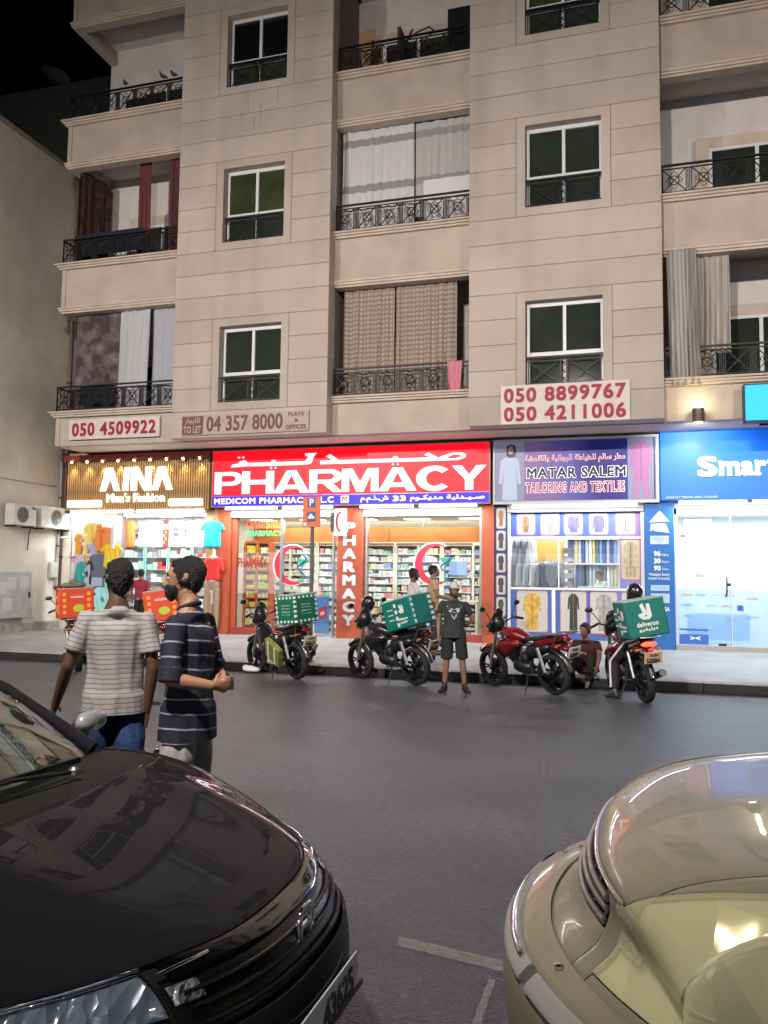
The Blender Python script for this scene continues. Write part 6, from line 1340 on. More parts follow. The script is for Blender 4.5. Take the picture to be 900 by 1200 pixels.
# ================================================================== CARS
def cr(P, t):
    """Catmull-Rom over a list of points at parameter t in 0..n-1"""
    n = len(P); i = min(int(t), n - 2); f = t - i
    p0 = P[max(i - 1, 0)]; p1 = P[i]; p2 = P[i + 1]; p3 = P[min(i + 2, n - 1)]
    if i == 0: p0 = 2 * p1 - p2
    if i + 2 > n - 1: p3 = 2 * p2 - p1
    return .5 * (2 * p1 + (p2 - p0) * f + (2 * p0 - 5 * p1 + 4 * p2 - p3) * f * f + (3 * p1 - p0 - 3 * p2 + p3) * f ** 3)
def surf(G, u, v): return cr([cr(row, v) for row in G], u)
def patch(name, G, u0, u1, v0, v1, nu, nv, mt, parent, thick=.012, mirror=False, smooth=True, lift=0., ufun=None):
    """a panel cut from the control surface G, with turned edges; optional mirrored twin in the same mesh (centre panels)"""
    m = MB(); vs = []; cols = nv + 1
    for i in range(nu + 1):
        for j in range(nv + 1):
            fv = v0 + (v1 - v0) * j / nv; fu = u0 + (u1 - u0) * i / nu
            if ufun: fu = ufun(fu, fv)
            vs.append(surf(G, fu, fv))
    # normals by finite differences
    A = np.array(vs).reshape(nu + 1, cols, 3); du = np.gradient(A, axis=0); dv = np.gradient(A, axis=1)
    Nn = np.cross(du, dv); Nn /= np.maximum(np.linalg.norm(Nn, axis=2, keepdims=True), 1e-9)
    if Nn[..., 2].mean() < 0: Nn = -Nn
    top = A + Nn * lift; bot = A + Nn * (lift - thick)
    # soften the panel's rim
    E = []
    for a in ('i0', 'i1', 'j0', 'j1'): pass
    rim = top.copy(); rim[0] -= Nn[0] * .003; rim[-1] -= Nn[-1] * .003; rim[:, 0] -= Nn[:, 0] * .003; rim[:, -1] -= Nn[:, -1] * .003
    top = rim; V = [tuple(p) for p in top.reshape(-1, 3)] + [tuple(p) for p in bot.reshape(-1, 3)]; n = (nu + 1) * cols; F = []
    for i in range(nu):
        for j in range(nv): a = i * cols + j; F.append((a, a + 1, a + cols + 1, a + cols)); F.append((a + n, a + cols + n, a + cols + 1 + n, a + 1 + n))
    for i in range(nu):
        a = i * cols; F.append((a, a + cols, a + cols + n, a + n)); a += nv; F.append((a, a + n, a + cols + n, a + cols))
    for j in range(nv): F.append((j, j + n, j + 1 + n, j + 1)); a = nu * cols + j; F.append((a, a + 1, a + 1 + n, a + n))
    m.add(V, F)
    o = m.build(name, mt, parent, smooth=50 if smooth else False)
    return o
def sym(rows):
    """rows of half profile points (a, y>=0, z) from centre outward -> full width rows in local car space (x = -a)"""
    G = []
    for r in rows:
        h = [np.array((-a, y, z)) for a, y, z in r]
        G.append([np.array((p[0], -p[1], p[2])) for p in h[:0:-1]] + h)
    return G
def car_wheel(parent, x, y, r, side):
    T = Euler((R(90), 0, 0)).to_matrix().to_4x4()
    w = MB().lathe([(r * .62, -.1), (r * .93, -.105), (r, -.08), (r, .08), (r * .93, .105), (r * .62, .1)], 32, 0, T).build('wheel', RUBBER, parent, smooth=True); w.location = (x, y, r)
    m = MB().lathe([(r * .62, -.09), (r * .62, .09)], 28, 0, T); m.build('rim_well', mat('rim_dark', (.03, .03, .032), .5), w)
    m = MB(); yy = side * .1
    for k in range(10): a = k * math.pi / 5; m.bar((r * .1 * math.cos(a), yy, r * .1 * math.sin(a)), (r * .6 * math.cos(a), yy, r * .6 * math.sin(a)), .03, .05, up=(0, 1, 0))
    m.lathe([(r * .14, yy - .01), (r * .14, yy + .01)], 16, 0, T); m.build('alloy_spokes', STEEL, w)
def clearcoat(name, c, flake=.0, rough=.25):
    m = mat(name, c, rough, coat=.38 if c[0] < .1 else .5, metal=0. if c[0] < .1 else .3, spec=0. if c[0] < .1 else .3); N, L, b = nodes(m); b.inputs['Coat Roughness'].default_value = .015; b.inputs['Coat IOR'].default_value = 1.42 if c[0] < .1 else 1.5
    tc = N.new('ShaderNodeTexCoord'); v = N.new('ShaderNodeTexNoise'); v.inputs['Scale'].default_value = 1.3; v.inputs['Detail'].default_value = 2
    bp = N.new('ShaderNodeBump'); bp.inputs['Strength'].default_value = .02; bp.inputs['Distance'].default_value = .05
    L.new(tc.outputs['Object'], v.inputs[0]); L.new(v.outputs[0], bp.inputs['Height']); L.new(bp.outputs[0], b.inputs['Coat Normal'])
    t = N.new('ShaderNodeTexNoise'); t.inputs['Scale'].default_value = 5; t.inputs['Detail'].default_value = 8; L.new(tc.outputs['Object'], t.inputs[0])
    r = N.new('ShaderNodeMapRange'); r.inputs[1].default_value = .4; r.inputs[2].default_value = .75; r.inputs[3].default_value = rough; r.inputs[4].default_value = rough + flake
    L.new(t.outputs[0], r.inputs[0]); L.new(r.outputs[0], b.inputs['Roughness']); return m
def greenhouse(t, G_base, roofz, x0, x1, xr0, xr1, wb, wr, wz, glassm, paint, zb, zr):
    """windscreen, roof, side and rear glass. x0 screen base, x1 rear base, xr0/xr1 roof ends, wb base half width, wr roof half width"""
    ws = [[np.array((x0 + .10 * 0 - .0 - bow(y, wb) * .16, y * wb, zb - .012 * y * y)) for y in (-1, -.6, 0, .6, 1)],
          [np.array(((x0 + xr0) / 2 - .14 * y * y, y * (wb + wr) / 2, (zb + roofz) / 2 + .05 - .03 * y * y)) for y in (-1, -.6, 0, .6, 1)],
          [np.array((xr0 - .08 * y * y, y * wr, roofz - .045 * y * y)) for y in (-1, -.6, 0, .6, 1)]]
    patch('windscreen', ws, 0, 2, .06, 3.94, 14, 20, glassm, t, .006)
    rf = [[np.array((xr0 - .08 * y * y - .005, y * wr, roofz - .045 * y * y)) for y in (-1, -.6, 0, .6, 1)], [np.array(((xr0 + xr1) / 2, y * wr * 1.02, roofz + .03 - .045 * y * y)) for y in (-1, -.6, 0, .6, 1)], [np.array((xr1 + .1 * y * y, y * wr * .95, roofz - .03 - .045 * y * y)) for y in (-1, -.6, 0, .6, 1)]]
    patch('roof', rf, 0, 2, 0, 4, 12, 16, paint, t, .02)
    rg = [[np.array((xr1 + .1 * y * y - .01, y * wr * .95, roofz - .03 - .045 * y * y)) for y in (-1, 0, 1)], [np.array(((x1 + xr1) / 2, y * (wr + wb) * .48, (zr + roofz) / 2 + .03)) for y in (-1, 0, 1)], [np.array((x1, y * wb * .92, zr)) for y in (-1, 0, 1)]]
    patch('rear_window', rg, 0, 2, 0, 2, 8, 8, glassm, t, .006)
    for s in (-1, 1):
        base_ = [(x0 - .16, s * wb, zb - .012), (x0 + (x1 - x0) * .33, s * (wb + .04), zb - .02), (x0 + (x1 - x0) * .66, s * (wb + .04), zb - .0), (x1, s * wb * .92, zr)]
        topp = [(xr0 - .08, s * wr, roofz - .045), (xr0 + (xr1 - xr0) * .33, s * wr * 1.02, roofz - .03), (xr0 + (xr1 - xr0) * .66, s * wr * 1.02, roofz - .03), (xr1 + .1, s * wr * .95, roofz - .075)]
        g = [[np.array(p) for p in base_], [np.array(p) for p in topp]]
        patch('side_window', g, .05, .95, .05, 2.95, 4, 12, glassm, t, .006)
        MB().tube([base_[0], tuple((np.array(base_[0]) + np.array(topp[0])) / 2 + np.array((-.045, s * .02, .045))), topp[0]], [.032, .028, .028], 10).build('pillar', paint, t, smooth=60)
        MB().tube([topp[0], topp[1], topp[2], topp[3], base_[3]], .03, 8).build('roof_rail', paint, t, smooth=60)
        MB().bar(base_[2], topp[2], .07, .03).build('door_pillar', BLACK, t)
def bow(y, w): return y * y

def black_car():
    t = empty('parked_car', (-.9, 2.4, 0), label='glossy black saloon car nosing in from the bottom left with a white number plate', cat='car')
    P = clearcoat('black_car_paint', (.018, .018, .022), .16, .36)
    def b(y): return .30 * (y / .72) ** 2.6
    W_ = [0, .25, .47, .64, .78, .85]
    rows = []
    # (offset from nose at centre, z centre, z drop across, bow factor)
    def row(a0, z, kb, dz=None, ws=1.0):
        dz = dz or [0, 0, 0, 0, 0, 0]
        return [(a0 + kb * b(w), w * ws, z + dz[i]) for i, w in enumerate(W_)]
    rows.append(row(.07, .16, 1.0, ws=.93)); rows.append(row(.015, .30, 1.0, ws=.97)); rows.append(row(.0, .44, 1.0)); rows.append(row(.02, .56, 1.0)); rows.append(row(.07, .645, 1.02))
    rows.append(row(.14, .69, .95, [0, .002, .008, -.0, -.012, -.05]))
    rows.append(row(.30, .752, .75, [0, .002, .014, .004, -.006, -.045]))
    rows.append(row(.55, .825, .5, [0, .002, .02, .006, .0, -.04]))
    rows.append(row(.80, .882, .25, [0, .0, .018, .008, .002, -.035]))
    rows.append(row(1.05, .915, .12, [0, 0, .012, .008, .006, -.03]))
    rows.append(row(1.35, .93, 0, [0, 0, .01, .01, 0, -.04]))
    G = sym(rows); hw = len(W_) - 1; c = hw
    gapm = mat('panel_gap_black', (.004, .004, .004), .9)
    # dark body just under the panels closes the gaps
    under = patch('inner_body', G, 0, 10, 0, 2 * hw, 50, 40, gapm, t, .02, lift=-.016)
    # bonnet: between the lamps, from its leading edge to the cowl
    edge = lambda fu, fv: fu
    hu0 = 5.25
    def hufun(fu, fv):   # leading edge swept back over the lamps
        return fu
    patch('bonnet', G, 5.2, 8.72, 1.0, 9.0, 44, 60, P, t, .012)
    for s in (-1, 1):
        v0, v1 = (9.03, 10) if s > 0 else (0, .97)
        patch('front_wing', G, 5.28, 9.9, v0, v1, 44, 10, P, t, .012)
    # black panel under the bonnet line, the lamps beside it
    patch('grille_bar', G, 4.55, 5.16, 2.9, 7.1, 6, 30, mat('piano_black', (.004, .004, .005), .08, coat=1), t, .012)
    m = MB()
    grille = mat('grille_black', (.005, .005, .006), .3)
    patch('grille', G, 2.9, 4.5, 2.7, 7.3, 8, 30, grille, t, .012, lift=-.01)
    for k in range(3):
        u = 3.15 + .42 * k; pts = [tuple(surf(G, u, 2.9 + 4.2 * i / 16)) for i in range(17)]
        MB().tube(pts, .007, 6).build('grille_slat', mat('grille_gloss', (.01, .01, .012), .15), t, smooth=60)
    bp = P
    patch('front_bumper', G, .9, 2.85, 0.02, 9.98, 12, 60, bp, t, .015); patch('bumper_lip', G, 0.05, .87, 0.1, 9.9, 4, 50, BLACK, t, .015)
    # emblem: a plain upright H mark
    pc = surf(G, 3.95, 5.0); z0 = float(pc[2]); x0 = float(pc[0]) + .012
    m = MB()
    m.bar((x0, .032, z0 - .045), (x0, .042, z0 + .045), .011, .014).bar((x0, -.032, z0 - .045), (x0, -.042, z0 + .045), .011, .014).bar((x0 + .001, -.036, z0), (x0 + .001, .036, z0), .011, .012)
    m.tube([(x0 + .002, .058 * math.copysign(abs(math.cos(a)) ** .6, math.cos(a)), z0 + .055 * math.copysign(abs(math.sin(a)) ** .6, math.sin(a))) for a in [i * math.pi / 12 for i in range(24)]], .005, 6, closed=True)
    m.build('badge', CHROME, t, smooth=60)
    # headlights
    lens = mat('clear_lamp_lens', (.9, .9, .9), .03, trans=1.0, spec=.6)
    for s in (-1, 1):
        a, bb = (7.35, 9.85) if s > 0 else (.15, 2.65)
        patch('headlight', G, 3.55, 5.12, a, bb, 10, 24, shop_glass('lamp_lens', (.92, .95, 1), .12), t, .004, lift=.004)
        q = patch('reflector', G, 3.55, 5.1, a + .02, bb - .02, 24, 90, lamp_inner, t, .004, lift=-.008)
        p = [tuple(surf(G, 5.14, (a + (bb - a) * i / 12)) + np.array((.004, 0, .003))) for i in range(13)]
        MB().tube(p, .004, 6).build('lamp_trim', CHROME, t, smooth=60)
    # slim chrome wing over the grille towards the lamps
    for s in (-1, 1):
        p = [tuple(surf(G, 4.98 - .1 * i / 8, 5 + s * (1.5 + .75 * i / 8)) + np.array((.006, 0, 0))) for i in range(9)]
        MB().tube(p, .005, 6).build('chrome_wing', CHROME, t, smooth=60)
        patch('fog_lamp', G, 3.75, 4.35, 5 + s * 2.05 - .2, 5 + s * 2.05 + .2, 8, 10, faceted('fog_reflector', (.7, .72, .75), (.2, .2, .22), scale=30), t, .006, lift=.002)
    # number plate
    x = .012
    q = MB().box(-.005, .0, -.265, .265, -.06, .06).build('number_plate', mat('plate_white', (.72, .74, .74), .35), t, bevel=.002); q.location = (.028, 0, .405); q.rotation_euler = (0, R(-4), 0)
    Mx = Matrix(((0, -1, 0, 0), (1, 0, 0, 0), (0, 0, 1, 0), (0, 0, 0, 1)))
    text('lettering', '43625', mat('plate_black', (.03, .03, .03), .5), q, -.05, -.04, .21, .04, -.0015, bold=.03, depth=.002, M=Mx)
    text('lettering', 'DUBAI', mat('plate_black', (.03, .03, .03), .5), q, -.2, -.03, -.09, .0, -.0015, bold=.02, depth=.002, M=Mx)
    MB().tube([(.03, -.29, .36), (.03, .29, .36)], .01, 6).build('plate_holder', BLACK, t)
    # cowl, wipers
    cm = mat('cowl_black', (.008, .008, .008), .6)
    patch('cowl', G, 8.76, 9.75, 1.1, 8.9, 8, 30, cm, t, .012, lift=-.008)
    # body sides and tail
    side = []
    for s in (-1, 1):
        rowsS = []
        for a, zt in ((.62, .62), (.85, .70), (1.2, .82), (1.6, .88), (2.4, .9), (3.2, .92), (3.9, .9), (4.15, .82)):
            w = .85 if a < 3.8 else .80; w = .80 if a < .7 else w
            rowsS.append([np.array((-a, s * (w - .02), zt)), np.array((-a, s * (w + .015), (zt + .5) / 2)), np.array((-a, s * w, .42)), np.array((-a, s * (w - .05), .2))])
        patch('side_panel', rowsS, 0, 7, 0, 3, 50, 10, P, t, .02)
        MB().tube([(-1.4, s * .86, .3), (-3.0, s * .86, .3)], .03, 8).build('sill_trim', BLACK, t)
        m = MB().cbox((-1.9, s * .862, .78), (.16, .012, .02)).build('door_handle', CHROME, t, bevel=.004)
        # arches
        for ax in (-.78, -3.3): MB().tube([(ax + .335 * math.cos(R(180 * i / 14)), s * .845, .3 + .335 * math.sin(R(180 * i / 14))) for i in range(15)], .018, 6).build('wheel_arch', BLACK, t)
        car_wheel(t, -.78, s * .80, .30, s); car_wheel(t, -3.3, s * .80, .30, s)
    deck = sym([[(1.3, 0, .93), (1.3, .4, .94), (1.3, .83, .88)], [(2.3, 0, .92), (2.3, .4, .92), (2.3, .84, .90)], [(3.3, 0, .98), (3.3, .4, .98), (3.3, .82, .92)], [(4.05, 0, .99), (4.05, .4, .985), (4.0, .78, .9)], [(4.2, 0, .8), (4.18, .4, .8), (4.1, .76, .78)], [(4.22, 0, .4), (4.2, .4, .4), (4.12, .76, .4)], [(4.1, 0, .2), (4.1, .4, .2), (4.05, .7, .2)]])
    patch('rear_deck', deck, 2, 6, 0, 4, 30, 20, P, t, .02)
    for s in (-1, 1): MB().box(-4.2, -4.12, s * .5 - .2, s * .5 + .2, .68, .82).build('tail_lamp', mat('tail_lamp_red', (.35, .01, .01), .2), t, bevel=.02)
    gl = shop_glass('car_glass', (.62, .74, .66), .16)
    greenhouse(t, G, 1.36, -1.16, -3.75, -1.98, -3.05, .70, .55, 0, gl, P, .945, 1.0)
    # interior
    dk = mat('dash_grey_green', (.13, .15, .13), .7, noise=.5, nscale=9)
    MB().box(-1.8, -1.25, -.62, .62, .80, .90).build('dashboard', dk, t, bevel=.04)
    MB().box(-3.4, -1.2, -.72, .72, .25, .33).build('cabin_floor', BLACK, t)
    for s in (-1, 1):
        blob('front_seat', [[((-2.35, s * .36, .55), (.24, .22, .08)), ((-2.15, s * .36, .55), (.1, .2, .07))], [((-2.55, s * .36, .62), (.08, .22, .1)), ((-2.72, s * .36, 1.08), (.06, .17, .08))], [((-2.74, s * .36, 1.18), (.05, .11, .07))]], mat('seat_fabric', (.06, .06, .055), .8), t, .025, 3)
    MB().tube([(-1.85 + .02 * 0, -.36 + .17 * math.cos(i * math.pi / 10), .93 + .17 * math.sin(i * math.pi / 10)) for i in range(20)], .014, 6, closed=True).build('steering_wheel', BLACK, t, smooth=60)
    # mottled sheet standing in for the dash reflection in the windscreen
    MB().box(-1.62, -1.3, -.5, .5, .902, .912).build('dash_reflection_sheet', mat('dash_reflection_sheet', (.2, .24, .21), .6, noise=.6, nscale=14, bump=1, bscale=8), t)
    for (p, q_) in (((-1.10, .28, .945), (-1.14, -.30, .965)), ((-1.11, -.32, .945), (-1.20, -.72, .965))):
        w = MB().tube([p, ((p[0] + q_[0]) / 2 - .01, (p[1] + q_[1]) / 2, .975), q_], .008, 8).build('wiper', BLACK, t)
        MB().bar((p[0] - .035, p[1] + .08, .972), (q_[0] - .02, q_[1] - .05, .972), .012, .02).build('wiper_blade', RUBBER, w)
        MB().lathe([(.02, 0), (.02, .02), (.01, .03)], 10, 0, Matrix.Translation((p[0], p[1], .935))).build('wiper_pivot', STEEL, w)
    # mirrors
    for s in (-1, 1):
        q = blob('mirror', [[((-1.50, s * .90, 1.0), (.045, .075, .055)), ((-1.52, s * 1.0, 1.0), (.04, .06, .05))]], mat('silver_housing', (.42, .43, .44), .25, coat=1, metal=.3), t, .01, 4)
        MB().bar((-1.5, s * .8, .93), (-1.5, s * .9, .97), .04, .03).build('mirror_stalk', BLACK, q)
        MB().cbox((-1.555, s * .95, 1.0), (.006, .16, .085)).build('mirror_glass', mat('mirror_silver', (.75, .78, .78), .04, metal=1.), q, bevel=.01)
    p = surf(G, 8.9, 9.3)
    MB().lathe([(.012, 0), (.014, .012), (.006, .02)], 10, 0, Matrix.Translation((float(p[0]), float(p[1]), float(p[2])))).build('washer_nozzle', CHROME, t)
    return t
def faceted(name, c1, c2, metal=.7, scale=9, rough=.12, em=0):
    m = mat(name, c1, rough, metal=metal); N, L, b = nodes(m)
    tc = N.new('ShaderNodeTexCoord'); mp = N.new('ShaderNodeMapping'); mp.inputs['Rotation'].default_value = (.3, .5, .8); mp.inputs['Scale'].default_value = (2.2, 1, .8)
    v = N.new('ShaderNodeTexVoronoi'); v.inputs['Scale'].default_value = scale; L.new(tc.outputs['Object'], mp.inputs[0]); L.new(mp.outputs[0], v.inputs[0])
    r = N.new('ShaderNodeMix'); r.data_type = 'RGBA'; r.inputs[6].default_value = (*c1, 1); r.inputs[7].default_value = (*c2, 1)
    sp = N.new('ShaderNodeSeparateColor'); L.new(v.outputs['Color'], sp.inputs[0]); L.new(sp.outputs[0], r.inputs[0]); L.new(r.outputs[2], b.inputs['Base Color'])
    bp = N.new('ShaderNodeBump'); bp.inputs['Strength'].default_value = .6; bp.inputs['Distance'].default_value = .05; L.new(sp.outputs[1], bp.inputs['Height']); L.new(v.outputs['Distance'], bp.inputs['Height']); L.new(bp.outputs[0], b.inputs['Normal'])
    return m
lamp_inner = faceted('lamp_reflector', (.88, .90, .92), (.62, .64, .68), scale=12, metal=.5, rough=.2)
black_car()

def beige_car():
    t = empty('parked_car', (-.32, 3.0, 0), R(180), 'metallic beige saloon car with a yellowed headlight entering at the bottom right', 'car')
    P = clearcoat('champagne_paint', (.27, .25, .175), .10, .42)
    nodes(P)[2].inputs['Metallic'].default_value = .25
    W_ = [0, .28, .50, .66, .80, .90]
    def b(y): return .26 * (y / .8) ** 2.2
    def row(a0, z, kb, dz=None, ws=1.):
        dz = dz or [0] * 6
        return [(a0 + kb * b(w), w * ws, z + dz[i]) for i, w in enumerate(W_)]
    def hood(a0, z, kb, dz): return [(a0 + kb * .15 * (w / .8) ** 2.4, w, z + dz[i]) for i, w in enumerate(W_)]
    rows = [row(.04, .18, 1, ws=.93), row(-.02, .34, 1), row(-.02, .50, 1), row(.04, .585, 1), row(.115, .66, 1, ws=1), row(.15, .745, 1.0, [0, 0, -.005, -.02, -.05, -.08]),
            hood(.19, .815, 1.15, [0, .0, -.003, -.012, -.045, -.12]), hood(.255, .88, 1., [0, 0, .0, -.004, -.025, -.10]), hood(.45, .94, .8, [0, .0, .002, .0, -.012, -.065]), row(.85, .99, .3, [0, 0, .004, .008, .0, -.05]),
            row(1.15, 1.01, .12, [0, 0, .004, .006, .0, -.05]), row(1.4, 1.02, 0, [0, 0, 0, 0, -.01, -.06])]
    G = sym(rows); c = 5
    patch('inner_body', G, 0, 11, .35, 9.65, 60, 40, mat('panel_gap_black', (.004, .004, .004), .9), t, .02, lift=-.016)
    patch('bonnet', G, 6.15, 10.4, 1.75, 8.25, 50, 60, P, t, .012)
    # raised centre field of the bonnet
    for s in (-1, 1):
        v0, v1 = (8.29, 10) if s > 0 else (0, 1.71)
        a, bb = (7.55, 9.98) if s > 0 else (.02, 2.45)
        lens = milky
        u0 = 4.4
        def uf(fu, fv, s=s, a=a, bb=bb):
            k = (fv - a) / (bb - a) if s > 0 else (bb - fv) / (bb - a)   # 0 at the inner end
            top = 6.1 + 2.75 * max(0., min(1., (k - .12) / .62)); return 3.4 + (fu - 3.4) / (6.1 - 3.4) * (top - 3.4)
        patch('headlight', G, 3.4, 6.08, a, bb, 24, 30, lens, t, .005, lift=.01, ufun=uf)
        patch('reflector', G, 3.4, 6.08, a, bb, 24, 30, lamp_yellow, t, .005, lift=-.012, ufun=uf)
        def uw(fu, fv, s=s, a=a, bb=bb):
            k = (fv - a) / (bb - a) if s > 0 else (bb - fv) / (bb - a)
            top = 6.16 + 2.75 * max(0., min(1., (k - .12) / .62)); return top + (fu - 6.) / 4.95 * (10.95 - top)
        patch('front_wing', G, 6., 10.95, v0, v1, 60, 18, P, t, .012, ufun=uw)
        # big round bowl behind the lens
        p = np.array((-.58, s * .70, .79))
        n = np.array((.38, s * .22, .9)); n /= np.linalg.norm(n); z = Vector(n); x = Vector((0, 0, 1)).cross(z).normalized(); y = z.cross(x)
        Mx = Matrix((x, y, z)).transposed().to_4x4(); Mx.translation = Vector(p) + z * .016
        MB().lathe([(.15, -.06), (.15, .004), (.143, .010), (.135, .006), (.133, .0)], 40, 0, Mx).build('lamp_ring', mat('lamp_ring', (.42, .38, .22), .25, metal=.6), t, smooth=60)
        MB().lathe([(.1335, -.06), (.1335, .006), (.12, .016), (.08, .026), (.03, .031), (.005, .032)], 40, 0, Mx).build('lamp_bowl', mat('lamp_pearl', (.85, .80, .62), .12, coat=1), t, smooth=80)
        # the lens wraps round the corner of the wing
        ve = 10 if s > 0 else 0; side_l = []
        for u in (3.6, 4.4, 5.2, 6.0, 7.0, 8.0, 8.9):
            q = surf(G, u, ve) + np.array((0, s * .004, .008)); zb = .50 + .03 * (u - 3.6)
            side_l.append([q, q + np.array((0, s * .012, -(q[2] - zb) * .5)), np.array((q[0], q[1] + s * .006, zb))])
        patch('headlight', side_l, 0, 6, 0, 2, 30, 8, lens, t, .005); patch('reflector', [[p_ - np.array((0, s * .02, 0)) for p_ in r_] for r_ in side_l], 0, 6, 0, 2, 30, 8, lamp_yellow, t, .004)
        # indicator cell in the inner end
        patch('indicator', G, 4.5, 5.95, (7.62 if s > 0 else 1.75), (8.25 if s > 0 else 2.38), 10, 10, mat('indicator_cell', (.36, .36, .24), .2, bump=1, bscale=30), t, .004, lift=-.004)
        p = [tuple(surf(G, uf(6.1, (a + (bb - a) * i / 20)), (a + (bb - a) * i / 20)) + np.array((0, 0, .003))) for i in range(21)]
        MB().tube(p, .004, 6).build('lamp_seal', mat('seal_grey', (.10, .09, .07), .6), t, smooth=60)
        # body colour strip between grille and lamp, running down
        patch('lamp_surround', G, 3.0, 6.05, (7.0 if s > 0 else 2.5), (7.5 if s > 0 else 3.0), 20, 8, P, t, .012)
        patch('lower_wing', G, 3.0, 3.36, (7.54 if s > 0 else .02), (9.98 if s > 0 else 2.46), 12, 16, P, t, .012)
    # chrome bonnet lip and grille bars
    p = [tuple(surf(G, 6.12, 2.2 + 5.6 * i / 40) + np.array((.004, 0, .0))) for i in range(41)]
    MB().tube(p, .008, 8).build('chrome_lip', mat('soft_chrome', (.75, .70, .70), .15, metal=1.), t, smooth=60)
    gm = mat('grille_grey', (.10, .10, .105), .35, metal=.7)
    patch('grille_back', G, 4.45, 5.9, 3.02, 6.98, 10, 30, mat('grille_dark', (.03, .03, .032), .5), t, .01, lift=-.03)
    for k in range(3):
        u = 4.7 + .42 * k; p = [tuple(surf(G, u, 3.05 + 3.9 * i / 24) + np.array((.0, 0, .0))) for i in range(25)]
        MB().tube(p, .011, 8).build('grille_slat', mat('worn_chrome', (.36, .35, .33), .35, metal=.9), t, smooth=60)
    for i in range(9):
        v = 3.2 + 3.6 * i / 8; MB().tube([tuple(surf(G, u, v) - np.array((.012, 0, 0))) for u in (4.5, 4.9, 5.4, 5.85)], .006, 6).build('grille_upright', gm, t)
    patch('grille_sill', G, 3.0, 4.5, 3.02, 6.98, 6, 30, P, t, .012)
    # bumper: body colour beam with a chrome faced rubbing strip in three pieces
    B2 = [[q + np.array((.085, 0, 0)) for q in r] for r in G[:4]]
    patch('front_bumper', B2, .05, 3, .02, 9.98, 24, 60, P, t, .02)
    # top shelf of the bumper back to the grille
    SH = [[q + np.array((.085, 0, 0)) for q in G[3]], [q + np.array((.0, 0, .015)) for q in G[3]]]
    patch('bumper_shelf', SH, 0, 1, .3, 9.7, 4, 50, P, t, .012)
    gs = mat('strip_grey', (.32, .31, .31), .4); chs = mat('strip_chrome', (.82, .80, .82), .1, metal=1.)
    for a, bb, ends in ((2.95, 7.05, 1), (7.35, 9.7, 0), (.3, 2.65, 0)):
        patch('rubbing_strip', B2, 2.25, 2.85, a, bb, 8, 30, gs, t, .03, lift=.022)
        if ends: patch('chrome_strip', B2, 2.62, 2.84, a + .25, bb - .25, 4, 30, chs, t, .01, lift=.03)
    for v in (7.2, 2.8): patch('strip_block', B2, 2.3, 2.8, v - .12, v + .12, 4, 4, mat('strip_block', (.10, .095, .09), .6), t, .02, lift=.012)
    for s in (-1, 1): MB().lathe([(.012, 0), (.014, .008), (.004, .012)], 12, 0, Matrix.Translation(tuple(surf(SH, .5, 5 + s * 2.25) + np.array((0, 0, .002))))).build('washer_jet', mat('soft_chrome', (.75, .70, .70), .15, metal=1.), t, smooth=60)
    patch('cowl', G, 10.45, 10.95, 1.8, 8.2, 4, 30, BLACK, t, .012, lift=-.006)
    # wings shoulders to sides and tail
    for s in (-1, 1):
        rowsS = []
        for a, zt in ((.36, .50), (.52, .60), (.95, .80), (1.2, .88), (1.8, .92), (2.6, .93), (3.4, .94), (4.2, .92), (4.6, .85)):
            w = .90 if .6 < a < 4.3 else .85
            rowsS.append([np.array((-a, s * (w - .015), zt)), np.array((-a, s * (w + .015), (zt + .5) / 2)), np.array((-a, s * w, .42)), np.array((-a, s * (w - .05), .2))])
        patch('side_panel', rowsS, 0, 8, 0, 3, 50, 10, P, t, .02)
        for ax in (-1.2, -3.7):
            MB().tube([(ax + .34 * math.cos(R(180 * i / 14)), s * .895, .31 + .34 * math.sin(R(180 * i / 14))) for i in range(15)], .018, 6).build('wheel_arch', BLACK, t); car_wheel(t, ax, s * .84, .31, s)
        blob('mirror', [[((-1.72, s * .97, 1.05), (.05, .07, .06)), ((-1.73, s * 1.08, 1.05), (.045, .06, .055))]], P, t, .012, 4)
        MB().cbox((-2.2, s * .915, .8), (.18, .012, .025)).build('door_handle', P, t, bevel=.004)
    deck = sym([[(1.35, 0, .99), (1.35, .4, .99), (1.35, .88, .92)], [(2.5, 0, .96), (2.5, .4, .96), (2.5, .89, .93)], [(3.7, 0, 1.0), (3.7, .4, 1.0), (3.7, .87, .94)], [(4.5, 0, 1.0), (4.5, .4, .99), (4.45, .83, .92)], [(4.68, 0, .8), (4.66, .4, .8), (4.6, .82, .8)], [(4.7, 0, .4), (4.68, .4, .4), (4.6, .82, .4)], [(4.6, 0, .2), (4.6, .4, .2), (4.5, .78, .2)]])
    patch('rear_deck', deck, 2, 6, 0, 4, 30, 20, P, t, .02)
    for s in (-1, 1): MB().box(-4.68, -4.6, s * .55 - .2, s * .55 + .2, .68, .84).build('tail_lamp', mat('tail_lamp_red', (.35, .01, .01), .2), t, bevel=.02)
    greenhouse(t, G, 1.43, -1.36, -4.1, -2.2, -3.4, .74, .6, 0, shop_glass('car_glass', (.62, .74, .66), .16), P, 1.0, 1.03)
    MB().box(-2.0, -1.5, -.66, .66, .84, .95).build('dashboard', BLACK, t, bevel=.04)
    return t
lamp_yellow = faceted('yellowed_reflector', (.92, .86, .52), (.55, .58, .42), metal=.45, scale=4, rough=.15)
milky = mat('yellowed_lens', (.84, .80, .48), .08, alpha=.26, coat=.6)
beige_car()
